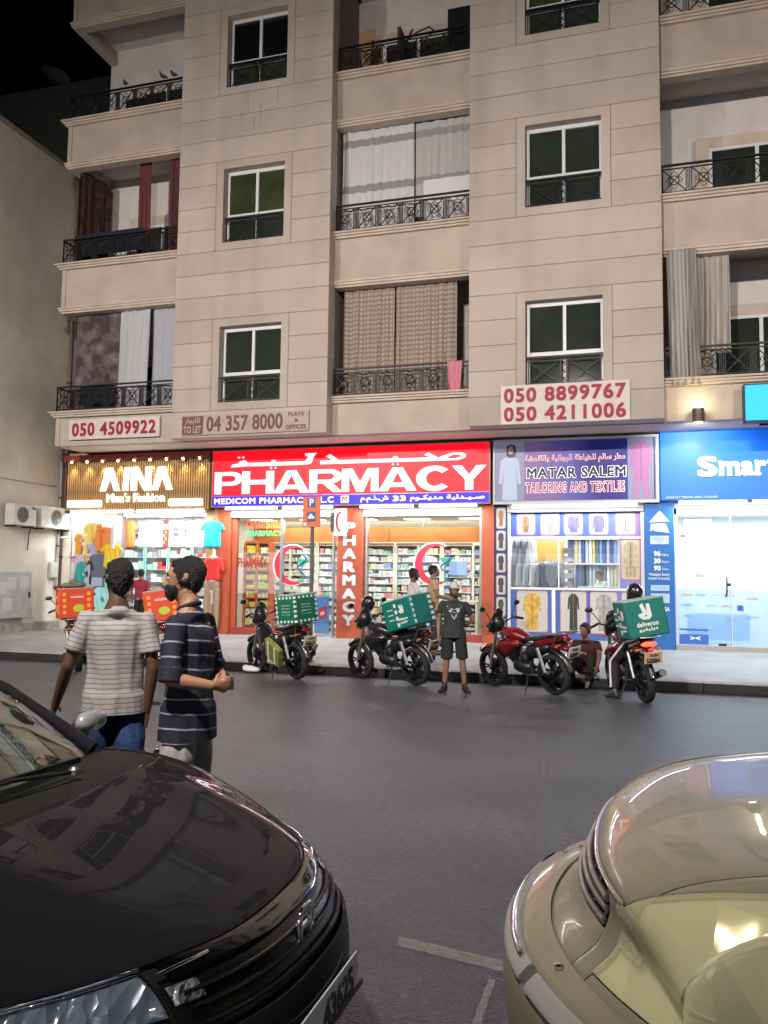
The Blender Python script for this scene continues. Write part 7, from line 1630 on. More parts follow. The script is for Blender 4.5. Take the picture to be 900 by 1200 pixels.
# ================================================================== PEOPLE
from mathutils import noise as mnoise
def V3(*a): return Vector(a)
def rotz(v, a): return Vector((v.x * math.cos(a) - v.y * math.sin(a), v.x * math.sin(a) + v.y * math.cos(a), v.z))
def hand_hulls(wrist, d, side, back, curl=.5, s=1.0, spread=.0):
    """palm, four bent unequal fingers and a thumb. d: pointing direction, side: towards the thumb, back: out of the back of the hand"""
    wrist = Vector(wrist); d = Vector(d).normalized(); side = Vector(side); side = (side - d * side.dot(d)).normalized(); back = d.cross(side) if back is None else Vector(back)
    back = (back - d * back.dot(d) - side * back.dot(side)); back = back.normalized() if back.length > 1e-4 else d.cross(side)
    H = []; k = .082 * s
    a = wrist + d * .012; b = wrist + d * k
    H.append([(a, .021 * s), (b + side * .026 * s, .0125 * s), (b - side * .028 * s, .0115 * s), (b, .0135 * s)])
    L = (.068, .076, .070, .054)
    for i in range(4):
        o = (.030 - .0195 * i) * s; p = b + side * o; ln = L[i] * s; c = curl * (1 + .18 * i)
        d1 = (d * math.cos(c * .5) - back * math.sin(c * .5) + side * spread * (1.5 - i)).normalized(); d2 = (d * math.cos(c * 1.3) - back * math.sin(c * 1.3)).normalized(); d3 = (d * math.cos(c * 1.9) - back * math.sin(c * 1.9)).normalized()
        r = (.0086, .009, .0086, .0075)[i] * s; q = p + d1 * ln * .45; q2 = q + d2 * ln * .32; q3 = q2 + d3 * ln * .25
        H += [[(p, r), (q, r * .96)], [(q, r * .96), (q2, r * .9)], [(q2, r * .9), (q3, r * .78)]]
    t0 = wrist + d * .022 * s + side * .018 * s; t1 = t0 + (d * .55 + side * .75 - back * .35).normalized() * .042 * s; t2 = t1 + (d * .9 + side * .25 - back * .3).normalized() * .032 * s
    H += [[(t0, .014 * s), (t1, .0105 * s)], [(t1, .0105 * s), (t2, .0085 * s)]]
    return H
_skin = {}
def skin_mat(name, c):
    m = mat('skin_' + name, c, .5, noise=.10, nscale=18, bump=.12, bscale=70); nodes(m)[2].inputs['Subsurface Weight'].default_value = .06; nodes(m)[2].inputs['Subsurface Radius'].default_value = (.02, .008, .005); return m
def person(label, loc, rz, scale=1., skin=('brown', (.22, .115, .07)), hair=(.008, .007, .007), J=None, headyaw=0., headpitch=0., shirt=None, pants=None, shoes=(.01, .01, .01), voxel=.012, sandals=False,
           hairlong=0., beard=False, hands=('down', 'down'), cap=None, group=None, socks=None, nohair=False, curls=False, eyes=True):
    t = empty('person', loc, rz, label, 'person', group); t.scale = (scale,) * 3
    j = dict(hipL=(-.09, 0, .92), hipR=(.09, 0, .92), kneeL=(-.10, .015, .50), kneeR=(.10, .015, .50), ankL=(-.105, -.02, .09), ankR=(.105, -.02, .09), toeL=(-.125, .16, .03), toeR=(.125, .16, .03),
             pelvis=(0, 0, .97), waist=(0, 0, 1.09), chest=(0, .0, 1.29), neck=(0, -.012, 1.46), head=(0, .012, 1.60), shL=(-.18, -.01, 1.41), shR=(.18, -.01, 1.41),
             elL=(-.235, -.03, 1.13), elR=(.235, -.03, 1.13), wrL=(-.245, .03, .89), wrR=(.245, .03, .89))
    j.update(J or {}); P = {k: Vector(v) for k, v in j.items()}; sk = skin_mat(*skin)
    trunk = (P['chest'] - P['pelvis']); ty = math.atan2((P['shR'] - P['shL']).y, (P['shR'] - P['shL']).x)   # shoulder twist
    tw = Matrix.Rotation(ty, 4, 'Z'); pw = Matrix.Rotation(math.atan2((P['hipR'] - P['hipL']).y, (P['hipR'] - P['hipL']).x), 4, 'Z')
    H = []
    for s in 'LR':
        h, k, a, toe = P['hip' + s], P['knee' + s], P['ank' + s], P['toe' + s]
        H.append([(h, .083), (h.lerp(k, .5), .072), (k, .053)]); c = k.lerp(a, .3); H.append([(k, .052), (c, .054)]); H.append([(c, .054), (a, .036)])
        heel = a + (a - toe).normalized() * .03; heel.z = toe.z; H.append([(a, .035), (heel + V3(0, 0, .005), .030), (toe, .028)]); H.append([(toe, .028), (toe + (toe - heel).normalized() * .03, .022)])
    H.append([(P['pelvis'], (.15, .095, .09), pw), (P['waist'], (.132, .088, .05), tw)]); H.append([(P['waist'], (.132, .088, .05), tw), (P['chest'], (.158, .10, .10), tw)])
    H.append([(P['chest'], (.158, .10, .10), tw), (P['shL'].lerp(P['shR'], .16) - V3(0, 0, .035), .045), (P['shL'].lerp(P['shR'], .84) - V3(0, 0, .035), .045)])
    H.append([(P['neck'] - V3(0, 0, .015), (.05, .045, .03), tw), (P['shL'].lerp(P['shR'], .12) - V3(0, 0, .035), .034)]); H.append([(P['neck'] - V3(0, 0, .015), (.05, .045, .03), tw), (P['shL'].lerp(P['shR'], .88) - V3(0, 0, .035), .034)])
    H.append([(P['neck'] - V3(0, 0, .03), (.085, .06, .03), tw), (P['neck'] + V3(0, 0, .03), .052)]); H.append([(P['neck'], .056), (P['neck'].lerp(P['head'], .65), .052)])
    for s, sg in (('L', -1), ('R', 1)):
        a, b, c = P['sh' + s], P['el' + s], P['wr' + s]
        H.append([(a - V3(0, 0, .035), .038), (a.lerp(b, .45), .045), (b, .037)]); H.append([(b, .038), (b.lerp(c, .3), .038), (c, .0255)])
        d = (c - b).normalized(); mode = hands[0 if s == 'L' else 1]
        if isinstance(mode, dict): H += hand_hulls(c, mode.get('d', d), mode['side'], mode.get('back'), mode.get('curl', .5))
        elif mode == 'down': H += hand_hulls(c, d, V3(-sg * .35, 1, 0), V3(sg, .2, 0), .45)
    # head
    hr = Euler((headpitch, 0, headyaw)).to_matrix(); hc = P['head']
    def hp(x, y, z): return hc + hr @ Vector((x, y, z))
    hm = hr.to_4x4()
    Hd = [[(hp(0, -.015, .028), (.073, .09, .085), hm)], [(hp(0, .02, .03), (.068, .07, .07), hm), (hp(0, .045, -.02), (.052, .045, .05), hm)], [(hp(0, .03, -.03), (.056, .05, .045), hm), (hp(0, .064, -.088), (.027, .022, .016), hm)],
          [(hp(0, -.005, -.02), (.05, .06, .06), hm), (hp(0, -.01, -.10), .045)], [(hp(0, .088, .018), .011), (hp(0, .106, -.022), .0125), (hp(.012, .096, -.028), .009), (hp(-.012, .096, -.028), .009)],
          [(hp(-.032, .076, .035), .011), (hp(.032, .076, .035), .011), (hp(0, .088, .034), .010)], [(hp(-.02, .086, -.055), .008), (hp(.02, .086, -.055), .008), (hp(0, .093, -.054), .009)]]
    for s in (-1, 1): Hd.append([(hp(s * .072, -.008, .012), (.008, .018, .024), hm), (hp(s * .082, -.02, .018), (.006, .016, .026), hm)])
    H += Hd
    blob('body', H, sk, t, voxel, 5, .5)
    # hair
    if not nohair:
        g = .009 if not curls else .02
        hh = [[(hp(0, -.02, .035), (.076 + g, .093 + g, .086 + g), hm), (hp(0, -.035, .05), (.07 + g, .08 + g, .075 + g), hm)], [(hp(0, -.05, .0), (.070 + g, .05 + g, .06), hm), (hp(0, -.055, -.05 - hairlong), (.05, .025 + g, .03), hm)]]
        if not cap: hh.append([(hp(-.03, .042, .088), (.028, .025, .02), hm), (hp(.03, .042, .088), (.028, .025, .02), hm)])
        for s in (-1, 1): hh.append([(hp(s * .071, .012, .04), (.008, .02, .03), hm), (hp(s * .069, .022, .005), (.006, .009, .014), hm)])
        def rough(me):
            n = len(me.vertices); co = np.empty(n * 3); me.vertices.foreach_get('co', co); co = co.reshape(-1, 3); nr = np.empty(n * 3); me.vertices.foreach_get('normal', nr); nr = nr.reshape(-1, 3)
            am = .010 if curls else .006; sc = 55 if curls else 70
            dsp = np.array([mnoise.noise(Vector(c) * sc) for c in co]); co += nr * (dsp * am)[:, None]; me.vertices.foreach_set('co', co.ravel())
        # trim the hairline away from the face
        fn = hr @ Vector((0, 1, -.62)); fn.normalize(); cuts = [(hp(0, .052, .045), fn)]
        blob('hair', hh, mat('hair_%d' % int(hair[0] * 1000), hair, .55, bump=.9, bscale=130), t, min(voxel, .008), 2, cuts=cuts, post=rough)
    if eyes:
        for s in (-1, 1):
            e = MB().ball(tuple(hp(s * .030, .078, .012)), .0105, 8).build('eye', mat('eye_white', (.55, .53, .5), .2), t, smooth=60)
            MB().ball(tuple(hp(s * .030, .0855, .012)), .0055, 6).build('iris', mat('iris', (.01, .006, .004), .1), e, smooth=60)
            MB().tube([tuple(hp(s * .014, .090, .034)), tuple(hp(s * .032, .090, .038)), tuple(hp(s * .05, .078, .032))], [.003, .004, .002], 6).build('eyebrow', mat('hair_8', hair, .6), t, smooth=60)
        MB().tube([tuple(hp(-.02, .093, -.056)), tuple(hp(0, .100, -.055)), tuple(hp(.02, .093, -.056))], [.002, .004, .002], 6).build('lips', mat('lip', (.2, .07, .05), .5), t, smooth=60)
    if beard:
        blob('beard', [[(hp(-.05, .02, -.04), (.012, .03, .03), hm), (hp(-.03, .07, -.075), .018)], [(hp(.05, .02, -.04), (.012, .03, .03), hm), (hp(.03, .07, -.075), .018)], [(hp(-.03, .07, -.08), .02), (hp(.03, .07, -.08), .02), (hp(0, .075, -.10), .018)], [(hp(-.025, .092, -.043), .006), (hp(.025, .092, -.043), .006)]], mat('hair_8', hair, .7), t, .008, 2)
    if cap:
        hh = [[(hp(0, -.012, .05), (.082, .098, .07), hm), (hp(0, -.01, .075), (.07, .085, .065), hm)]]
        q = blob('cap', hh, mat('cap_cloth', cap, .85, bump=.2), t, .009, 3, cuts=[(hp(0, 0, .035), hr @ Vector((0, 0, -1)))])
        blob('cap_peak', [[(hp(-.05, .085, .048), (.02, .02, .006), hm), (hp(.05, .085, .048), (.02, .02, .006), hm), (hp(0, .15, .035), (.035, .02, .005), hm)]], mat('cap_cloth', cap, .85, bump=.2), t, .007, 3)
    # shirt
    if shirt:
        m, hem, sl, loose = shirt['mat'], shirt.get('hem', .86), shirt.get('sleeve', .55), shirt.get('loose', .022); o = loose
        up = (P['chest'] - P['pelvis']); low = P['pelvis'] + up * ((hem - P['pelvis'].z) / up.z)
        S = [[(P['pelvis'], (.16 + o, .112 + o, .05), pw), (low - V3(0, 0, .03), (.168 + o * 1.25, .118 + o * 1.2, .02), pw)], [(P['pelvis'], (.15 + o, .10 + o, .05), pw), (P['waist'], (.14 + o, .092 + o, .05), tw)],
             [(P['waist'], (.14 + o, .092 + o, .05), tw), (P['chest'], (.162 + o * .8, .102 + o * .7, .10), tw)], [(P['chest'], (.162 + o * .8, .102 + o * .7, .10), tw), (P['shL'].lerp(P['shR'], .13) - V3(0, 0, .045), .052), (P['shL'].lerp(P['shR'], .87) - V3(0, 0, .045), .052)],
             [(P['neck'] - V3(0, 0, .028), (.075, .062, .025), tw), (P['shL'].lerp(P['shR'], .08) - V3(0, 0, .018), .048)], [(P['neck'] - V3(0, 0, .028), (.075, .062, .025), tw), (P['shL'].lerp(P['shR'], .92) - V3(0, 0, .018), .048)],
             [(P['neck'] - V3(0, 0, .035), (.10, .072, .03), tw), (P['neck'] - V3(0, 0, .005), (.062, .060, .012), tw)]]
        for s in 'LR':
            a, b, c = P['sh' + s], P['el' + s], P['wr' + s]
            def flat(p, d, r): return (p, (r, r, .006), d.to_track_quat('Z', 'Y').to_matrix().to_4x4())
            if sl <= 1:
                e = a.lerp(b, sl); S.append([(a - V3(0, 0, .022), .055), flat(e, b - a, .064 if sl < .9 else .055)])
            else:
                S.append([(a - V3(0, 0, .02), .056), (b, .050)]); e = b.lerp(c, sl - 1); S.append([(b, .050), flat(e, c - b, .044)])
        segs = [(P['shL'], P['elL'], P['wrL']), (P['shR'], P['elR'], P['wrR'])]; amp = shirt.get('fold', .007); cz = P['chest']
        def fold(me, hem=hem):
            n = len(me.vertices); co = np.empty(n * 3); me.vertices.foreach_get('co', co); co = co.reshape(-1, 3); nr = np.empty(n * 3); me.vertices.foreach_get('normal', nr); nr = nr.reshape(-1, 3)
            at = me.attributes.new('stripe', 'FLOAT', 'POINT'); val = co[:, 2].copy(); arm = np.zeros(n, bool)
            for a, b, c in segs:
                for (p, q, off) in ((a, b, 0), (b, c, (b - a).length)):
                    p_ = np.array(p); d = np.array(q) - p_; L = np.linalg.norm(d); d /= L
                    tt = (co - p_) @ d; dist = np.linalg.norm(co - p_ - np.outer(np.clip(tt, 0, L), d), axis=1)
                    sel = (dist < .075) & (tt > .045 if off == 0 else tt > 0) & (np.abs((co[:, 0] - cz.x) * math.cos(ty) + (co[:, 1] - cz.y) * math.sin(ty)) > .165)
                    val[sel] = p.z * 0 + a.z - (tt[sel] + off); arm |= sel
            w = np.array([mnoise.noise(Vector((c[0] * 9 + c[2] * 3, c[1] * 9, c[2] * 4))) + .5 * mnoise.noise(Vector((c[0] * 22, c[1] * 22, c[2] * 9 + c[0] * 12))) for c in co])
            co += nr * (w * amp)[:, None]
            slope = shirt.get('slope', 0.) * (co[:, 0] - cz.x) * (~arm)
            at.data.foreach_set('value', (val + w * .004 + slope).astype(np.float32)); me.vertices.foreach_set('co', co.ravel())
        sh = blob('shirt', S, m, t, voxel * .95, 10, cuts=[((0, 0, hem), (0, 0, -1))] if shirt.get('cut', True) else (), post=fold)
    if pants:
        m, end, loose = pants['mat'], pants.get('end', .12), pants.get('loose', .018); S = []
        for s in 'LR':
            h, k, a = P['hip' + s], P['knee' + s], P['ank' + s]
            S.append([(h + V3(0, 0, .0), .085), (h.lerp(k, .5), .078 + loose), (k, .058 + loose)])
            if end < .4: S.append([(k, .058 + loose), (k.lerp(a, .88), (.050 + loose * .8, .055 + loose * .8, .02))])
            else:
                e = h.lerp(k, pants.get('frac', .9)); S[-1] = [(h + V3(0, 0, .02), .095), (e, (.068 + loose, .07 + loose, .02))]
        S.append([(P['pelvis'] + V3(0, 0, .02), (.145, .095, .03), pw), (P['hipL'], .08), (P['hipR'], .08)])
        def pf(me):
            n = len(me.vertices); co = np.empty(n * 3); me.vertices.foreach_get('co', co); co = co.reshape(-1, 3); nr = np.empty(n * 3); me.vertices.foreach_get('normal', nr); nr = nr.reshape(-1, 3)
            w = np.array([mnoise.noise(Vector((c[0] * 10, c[1] * 10, c[2] * 7))) for c in co]); co += nr * (w * .009)[:, None]; me.vertices.foreach_set('co', co.ravel())
        blob('trousers' if end < .4 else 'shorts', S, m, t, voxel, 4, post=pf)
    if shoes:
        for s in 'LR':
            a, toe = P['ank' + s], P['toe' + s]; d = (toe - a); d.z = 0; d.normalize(); heel = V3(a.x, a.y, toe.z) - d * .035
            hu = [[(heel + V3(0, 0, .005), (.037, .037, .03)), (toe, (.042, .042, .028)), (toe + d * .05, (.036, .036, .022))]]
            if not sandals: hu.append([(a - V3(0, 0, .01), .043), (heel + V3(0, 0, .02), .038), (toe, .036)])
            blob('sandal' if sandals else 'shoe', hu, mat('shoe_%d%d%d' % tuple(int(c * 99) for c in shoes), shoes, .5), t, .01, 2, cuts=[((0, 0, toe.z - .008), (0, 0, 1))] if sandals else ())
        if socks:
            for s in 'LR': a = P['ank' + s]; MB().lathe([(.044, -.03), (.042, .06), (.040, .065)], 14, 0, Matrix.Translation(a)).build('sock', mat('sock_black', socks, .9), t, smooth=True)
    return t, P, hp, hm
def stripe_mat(name, base, line, per, duty, off=0., irregular=0., rough=.85, grain=.12):
    m = mat(name, base, rough); N, L, b = nodes(m)
    a = N.new('ShaderNodeAttribute'); a.attribute_name = 'stripe'
    k = N.new('ShaderNodeMath'); k.operation = 'MULTIPLY_ADD'; k.inputs[1].default_value = 1 / per; k.inputs[2].default_value = off; L.new(a.outputs['Fac'], k.inputs[0])
    f = N.new('ShaderNodeMath'); f.operation = 'FRACT'; L.new(k.outputs[0], f.inputs[0])
    p = N.new('ShaderNodeMath'); p.operation = 'PINGPONG'; p.inputs[1].default_value = .5; L.new(f.outputs[0], p.inputs[0])
    r = N.new('ShaderNodeMapRange'); r.inputs[1].default_value = duty * .5 - .02; r.inputs[2].default_value = duty * .5 + .02; r.inputs[3].default_value = 1; r.inputs[4].default_value = 0; L.new(p.outputs[0], r.inputs[0])
    mx = N.new('ShaderNodeMix'); mx.data_type = 'RGBA'; mx.inputs[6].default_value = (*base, 1); mx.inputs[7].default_value = (*line, 1); L.new(r.outputs[0], mx.inputs[0])
    tc = N.new('ShaderNodeTexCoord'); n = N.new('ShaderNodeTexNoise'); n.inputs['Scale'].default_value = 120; L.new(tc.outputs['Object'], n.inputs[0])
    s = N.new('ShaderNodeVectorMath'); s.operation = 'SCALE'; mr = N.new('ShaderNodeMapRange'); mr.inputs[3].default_value = 1 - grain; mr.inputs[4].default_value = 1 + grain; L.new(n.outputs[0], mr.inputs[0])
    L.new(mx.outputs[2], s.inputs[0]); L.new(mr.outputs[0], s.inputs['Scale']); L.new(s.outputs[0], b.inputs['Base Color'])
    bp = N.new('ShaderNodeBump'); bp.inputs['Strength'].default_value = .3; bp.inputs['Distance'].default_value = .004; n2 = N.new('ShaderNodeTexNoise'); n2.inputs['Scale'].default_value = 14; n2.inputs['Detail'].default_value = 6; L.new(tc.outputs['Object'], n2.inputs[0]); L.new(n2.outputs[0], bp.inputs['Height']); bp.inputs['Distance'].default_value = .012; L.new(bp.outputs[0], b.inputs['Normal'])
    return m
# ---- the man in the striped t-shirt, back to the viewer
tee = stripe_mat('grey_striped_cotton', (.32, .305, .305), (.14, .12, .12), .0265, .19, grain=.1)
denim = mat('blue_denim', (.018, .045, .14), .85, noise=.3, nscale=30, bump=.3, bscale=60)
s1 = 1.78 / 1.735
t, P, hp, hm = person('man in a light grey t-shirt with thin dark stripes walking away behind the black car', (-2.88, 4.2, 0), R(36), s1, ('dark_brown', (.105, .048, .028)), headyaw=R(20), voxel=.0075,
    J=dict(elL=(-.265, -.01, 1.13), wrL=(-.33, .12, .90), elR=(.215, -.06, 1.11), wrR=(.19, -.02, .87), shL=(-.172, .0, 1.40), shR=(.172, -.02, 1.40), kneeL=(-.1, .08, .5), kneeR=(.1, -.02, .5), ankR=(.1, -.12, .1), toeR=(.115, .05, .03), ankL=(-.1, .1, .09), toeL=(-.11, .28, .03)),
    shirt=dict(mat=tee, hem=.865, sleeve=.70, loose=.024, fold=.013), pants=dict(mat=denim, loose=.02), shoes=(.2, .2, .2), curls=False, hairlong=0., hands=({'side': (.3, 1, 0), 'back': (-1, .2, .2), 'curl': .75}, {'side': (-.3, 1, 0), 'back': (1, .1, 0), 'curl': .6}))
q = MB().tube([tuple(Vector((.2365, -.025, .905)) + Vector((.033 * math.cos(a), .033 * math.sin(a), 0))) for a in [i * math.pi / 8 for i in range(16)]], .005, 6, closed=True).build('wrist_band', BLACK, t, smooth=60)
t.scale = (s1 * .94, s1 * .97, s1)
# ---- the masked man
navy = stripe_mat('navy_striped_cotton', (.013, .014, .030), (.32, .32, .36), .073, .11, off=.3, grain=.1)
t, P, hp, hm = person('man in a black mask and navy shirt with white stripes, hands clasped behind him', (-2.25, 3.95, 0), R(90), 1.79 / 1.735, ('tan', (.36, .185, .105)), headyaw=R(26), voxel=.0075,
    J=dict(neck=(0, .012, 1.46), head=(0, .055, 1.598), shL=(-.172, -.01, 1.40), shR=(.172, 0, 1.40), elL=(-.23, -.02, 1.12), wrL=(-.12, -.20, 1.085), elR=(.225, -.03, 1.12), wrR=(.05, -.2, 1.08)),
    shirt=dict(mat=navy, hem=.80, sleeve=.97, loose=.024, fold=.012, slope=.10), pants=dict(mat=mat('pale_trousers', (.36, .35, .34), .85, noise=.3, nscale=12), loose=.02), shoes=(.03, .03, .03), hairlong=-.01,
    hands=({'d': (.75, -.35, -.05), 'side': (.1, .0, 1), 'back': (-.2, -1, 0), 'curl': .8}, {'d': (-.6, -.6, .1), 'side': (0, 0, 1), 'back': (0, -1, .2), 'curl': 1.0}))
mk = mat('black_mask_cloth', (.012, .013, .016), .7, bump=.3, bscale=30)
blob('face_mask', [[(hp(0, .094, -.022), (.016, .014, .010), hm), (hp(-.047, .045, -.04), (.010, .02, .026), hm), (hp(.047, .045, -.04), (.010, .02, .026), hm), (hp(0, .086, -.068), (.02, .014, .026), hm), (hp(0, .062, -.10), (.024, .016, .010), hm)]], mk, t, .006, 3)
for s in (-1, 1): MB().tube([tuple(hp(s * .058, .05, -.03)), tuple(hp(s * .078, .01, .0)), tuple(hp(s * .088, -.022, .012))], .0015, 5).tube([tuple(hp(s * .055, .05, -.07)), tuple(hp(s * .075, .0, -.035)), tuple(hp(s * .088, -.03, -.0))], .0015, 5).build('mask_loop', mk, t)
t.scale = (1.79 / 1.735 * .96, 1.79 / 1.735 * .94, 1.79 / 1.735)
nk = P['neck']
MB().tube([tuple(nk + Vector((.058 * math.cos(a), .056 * math.sin(a) + .004, .006 + .020 * math.sin(a + math.pi)))) for a in [i * math.pi / 10 for i in range(20)]], .0125, 8, closed=True).build('collar', navy, t, smooth=80)
for s in 'LR':
    a, b, c = P['sh' + s], P['el' + s], P['wr' + s]; d = (b - a).normalized(); p = a.lerp(b, .93); Mx = d.to_track_quat('Z', 'Y').to_matrix().to_4x4(); Mx.translation = p
    MB().lathe([(.056, -.035), (.061, -.03), (.061, .03), (.056, .036)], 20, 0, Mx).build('cuff', mat('navy_plain', (.012, .013, .028), .85), t, smooth=True)
# ---- the man at the kerb
blk = mat('charcoal_cotton', (.022, .026, .028), .9, bump=.2); sho = mat('black_shorts_cloth', (.012, .012, .013), .9, bump=.2)
t, P, hp, hm = person('man in a pale cap, black printed t-shirt and shorts standing at the kerb', (-2.56, 12.2, 0), R(190), 1.62 / 1.735, ('brown', (.22, .115, .07)), headyaw=R(10), voxel=.010,
    J=dict(pelvis=(.025, 0, .97), shL=(-.175, -.01, 1.395), shR=(.18, -.01, 1.415), elR=(.255, -.03, 1.14), wrR=(.25, .03, .90), elL=(-.29, -.07, 1.13), wrL=(-.13, -.17, 1.02), ankL=(-.17, -.02, .09), toeL=(-.23, .12, .03), ankR=(.15, -.02, .09), toeR=(.2, .13, .03), kneeL=(-.13, .02, .5), kneeR=(.12, .02, .5)),
    shirt=dict(mat=blk, hem=.86, sleeve=.62, loose=.03, fold=.008), pants=dict(mat=sho, end=.5, frac=.92, loose=.032), shoes=(.012, .012, .012), socks=(.012, .012, .012), beard=True, cap=(.50, .46, .44), hands=({'d': (.8, -.3, -.2), 'side': (0, 0, 1), 'back': (0, -1, 0), 'curl': .6}, 'down'))
pr = mat('pale_print', (.33, .40, .45), .8); c = P['chest']
b_ = MB(); y = .142
b_.prism([(-.115, 1.36), (.115, 1.36), (.11, 1.335), (-.11, 1.335)], y, y + .002); b_.prism([(-.09, 1.325), (-.02, 1.315), (-.05, 1.25), (-.085, 1.27)], y, y + .002); b_.prism([(.09, 1.325), (.02, 1.315), (.05, 1.25), (.085, 1.27)], y, y + .002)
b_.prism([(-.05, 1.235), (.05, 1.235), (.035, 1.19), (0, 1.14), (-.035, 1.19)], y, y + .002); b_.prism([(-.012, 1.31), (.012, 1.31), (.02, 1.25), (-.02, 1.25)], y, y + .002)
q = b_.build('shirt_print', pr, t)
# drape the print over the chest by projecting it to the shirt
def wrap(o, target):
    md = o.modifiers.new('wrap', 'SHRINKWRAP'); md.target = target; md.wrap_method = 'PROJECT'; md.use_project_y = True; md.use_negative_direction = True; md.use_positive_direction = True; md.offset = .003; md.wrap_mode = 'ABOVE_SURFACE'
wrap(q, [k for k in kids(t) if k.name.startswith('shirt')][0])
# ---- two men by the pharmacy window
t, P, hp, hm = person('man in a white t-shirt leaning by the pharmacy window, left of the pair', (-4.12, 15.75, .17), R(-62), 1.70 / 1.735, ('deep_brown', (.09, .045, .028)), voxel=.012, headpitch=R(-6),
    J=dict(ankL=(-.06, .30, .09), toeL=(-.06, .46, .03), ankR=(.05, .36, .09), toeR=(.05, .52, .03), kneeL=(-.09, .2, .48), kneeR=(.09, .2, .48), pelvis=(0, .02, .93), hipL=(-.09, .04, .89), hipR=(.09, .04, .89), elR=(.22, .1, 1.13), wrR=(.1, .33, 1.05), elL=(-.22, .1, 1.13), wrL=(-.05, .32, 1.0)),
    shirt=dict(mat=cl('white_cotton_worn', (.55, .52, .50)), hem=.84, sleeve=.6, loose=.03), pants=dict(mat=mat('dark_navy_trousers', (.015, .018, .035), .85), loose=.02), shoes=(.04, .03, .03), sandals=True, beard=True, group=None)
t, P, hp, hm = person('man in a tan t-shirt standing behind the one in white by the pharmacy window', (-3.82, 16.15, .18), R(-70), 1.76 / 1.735, ('brown', (.2, .1, .06)), voxel=.012,
    J=dict(ankL=(-.10, .22, .09), toeL=(-.1, .38, .03), kneeL=(-.1, .16, .48), elR=(.22, .06, 1.13), wrR=(.1, .30, 1.08), elL=(-.23, .08, 1.13), wrL=(-.1, .3, 1.06)),
    shirt=dict(mat=cl('tan_cotton', (.42, .27, .17)), hem=.85, sleeve=.6, loose=.025), pants=dict(mat=mat('grey_navy_trousers', (.03, .035, .06), .85), loose=.02), shoes=(.03, .03, .035))
# ---- seated man between the two right bikes
t, P, hp, hm = person('man in a dark maroon top sitting on the kerb between the two right motorcycles', (-.72, 13.92, -.27), R(168), 1.0, ('brown', (.2, .10, .062)), voxel=.012, headyaw=R(-14), headpitch=R(-8),
    J=dict(pelvis=(0, 0, .52), hipL=(-.1, .02, .5), hipR=(.1, .02, .5), waist=(0, .03, .64), chest=(0, .09, .83), neck=(0, .13, 1.0), head=(0, .17, 1.13), shL=(-.18, .1, .95), shR=(.18, .1, .95), kneeL=(-.17, .42, .70), kneeR=(.16, .42, .72), ankL=(-.14, .50, .36), ankR=(.13, .5, .36), toeL=(-.16, .66, .30), toeR=(.15, .66, .30),
           elL=(-.27, .30, .76), wrL=(-.28, .50, .60), elR=(.2, .32, .78), wrR=(.0, .44, .80)),
    shirt=dict(mat=cl('dark_maroon_cotton', (.05, .012, .018)), hem=.5, sleeve=.65, loose=.025, cut=False), pants=dict(mat=mat('black_trousers', (.012, .012, .014), .85), loose=.02), shoes=(.1, .08, .07), sandals=True)
# ---- courier on the right bike, one foot down
bk = BK[4]; Mb = bk.matrix_basis.copy()
t, P, hp, hm = person('courier in dark clothes with a white striped trouser leg astride the right motorcycle', (0, 0, 0), 0, .92, ('brown', (.22, .115, .07)), voxel=.012, nohair=True,
    J=dict(pelvis=(0, 0, .97), hipL=(-.11, .03, .93), hipR=(.11, .03, .93), waist=(0, .05, 1.1), chest=(0, .13, 1.3), neck=(0, .17, 1.45), head=(0, .2, 1.58), shL=(-.18, .15, 1.4), shR=(.18, .15, 1.4), kneeL=(-.30, .28, .56), ankL=(-.34, .16, .11), toeL=(-.40, .32, .03), kneeR=(.2, .42, .72), ankR=(.2, .24, .36), toeR=(.2, .40, .3),
           elL=(-.28, .34, 1.22), wrL=(-.30, .58, 1.14), elR=(.28, .34, 1.22), wrR=(.30, .58, 1.14)),
    shirt=dict(mat=cl('black_jacket', (.014, .02, .02)), hem=.9, sleeve=1.95, loose=.03, cut=False), pants=dict(mat=mat('black_track_trousers', (.012, .012, .014), .8), loose=.025), shoes=(.03, .03, .03), eyes=False)
t.location = (.08, 12.36, 0); t.rotation_euler = (0, 0, R(110 - 90))
pts = []
for (a, b, f0, f1) in ((P['hipL'], P['kneeL'], .15, 1.), (P['kneeL'], P['ankL'], .0, .86)):
    for i in range(5):
        f = f0 + (f1 - f0) * i / 4; q = a.lerp(b, f); pts.append(q + Vector((-.088 + .012 * (a is P['kneeL']) * f, -.035, .0)))
MB().tube([tuple(p) for p in pts], .017, 6).build('trouser_stripe', mat('white_stripe_cloth', (.7, .7, .7), .7), t, smooth=60)
h = helmet((0, 0, 0), 0, 'black helmet worn by the courier behind the teal box'); w = Vector(t.location) + rotz(P['head'] * .92, t.rotation_euler.z); h.location = (w.x, w.y, w.z - .09); h.rotation_euler = (0, 0, R(110)); h.scale = (1.08,) * 3
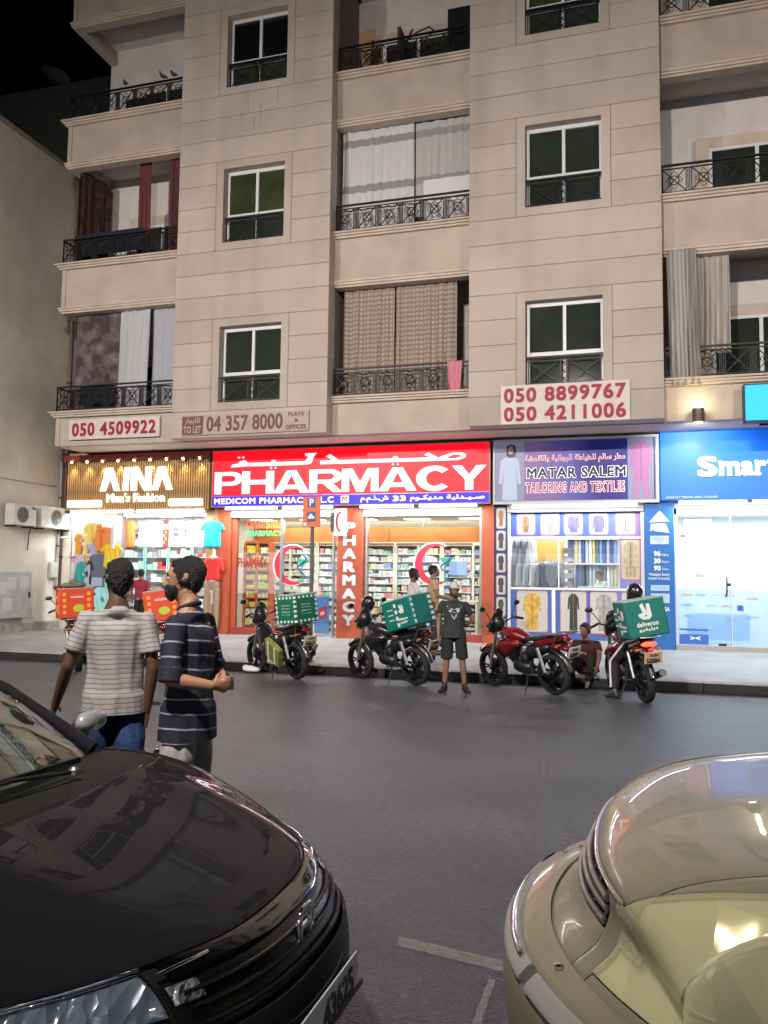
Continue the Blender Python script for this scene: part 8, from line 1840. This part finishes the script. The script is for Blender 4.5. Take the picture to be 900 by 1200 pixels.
# ---- man in maroon at the clothes shop, back to the street
t, P, hp, hm = person('man in a maroon shirt looking into the clothes shop, seen between the two near men', (-11.62, 17.9, .2), R(8), 1.62 / 1.735, ('brown', (.22, .115, .07)), voxel=.013,
    J=dict(elL=(-.27, .0, 1.14), wrL=(-.30, .12, .93)), shirt=dict(mat=cl('maroon_cotton', (.28, .02, .05)), hem=.9, sleeve=.62, loose=.025), pants=dict(mat=mat('black_trousers', (.012, .012, .014), .85), loose=.015), shoes=(.03, .03, .03))
# ---- tailor inside
t, P, hp, hm = person('tailor in a pale green shirt working behind the tailor shop window', (-.72, 20.3, .2), R(120), 1.0, ('brown', (.22, .115, .07)), voxel=.014, headpitch=R(-22), headyaw=R(10),
    J=dict(elL=(-.2, .14, 1.15), wrL=(-.08, .34, 1.1), elR=(.2, .14, 1.15), wrR=(.06, .34, 1.08), head=(0, .05, 1.59)), shirt=dict(mat=cl('pale_green_cotton', (.42, .50, .42)), hem=.86, sleeve=1.3, loose=.03), pants=dict(mat=mat('grey_trousers', (.08, .08, .09), .85)), shoes=(.03, .03, .03))
t = tag(MB().box(-1.25, -.2, 19.75, 20.1, .2, 1.52).build('cutting_table', mat('table_cloth_white', (.6, .6, .58), .6), bevel=.01), 'white cutting table in front of the tailor', 'table')
# jacket and cap dropped on the far left box
t = empty('folded_jacket', (0, 0, 0), label='olive jacket bundled on the far left orange box', cat='jacket')
t.location = BK[5].matrix_basis @ Vector((-.05, .0, 1.43)); 
blob('cloth', [[((-.1, 0, .05), (.12, .13, .05)), ((.1, .03, .07), (.13, .12, .06))], [((.05, -.05, .12), (.09, .08, .05))]], mat('olive_cloth', (.14, .15, .11), .9, bump=.5, bscale=12), t, .018, 2)
t = empty('red_cloth', (0, 0, 0), label='small dark red cloth at the left end of the bundled olive jacket', cat='cloth'); t.location = BK[5].matrix_basis @ Vector((.0, .26, 1.43))
blob('cloth', [[((0, 0, .04), (.07, .06, .04)), ((.04, .04, .05), (.05, .06, .03))]], mat('wine_cloth', (.16, .03, .04), .9, bump=.5, bscale=12), t, .016, 2)
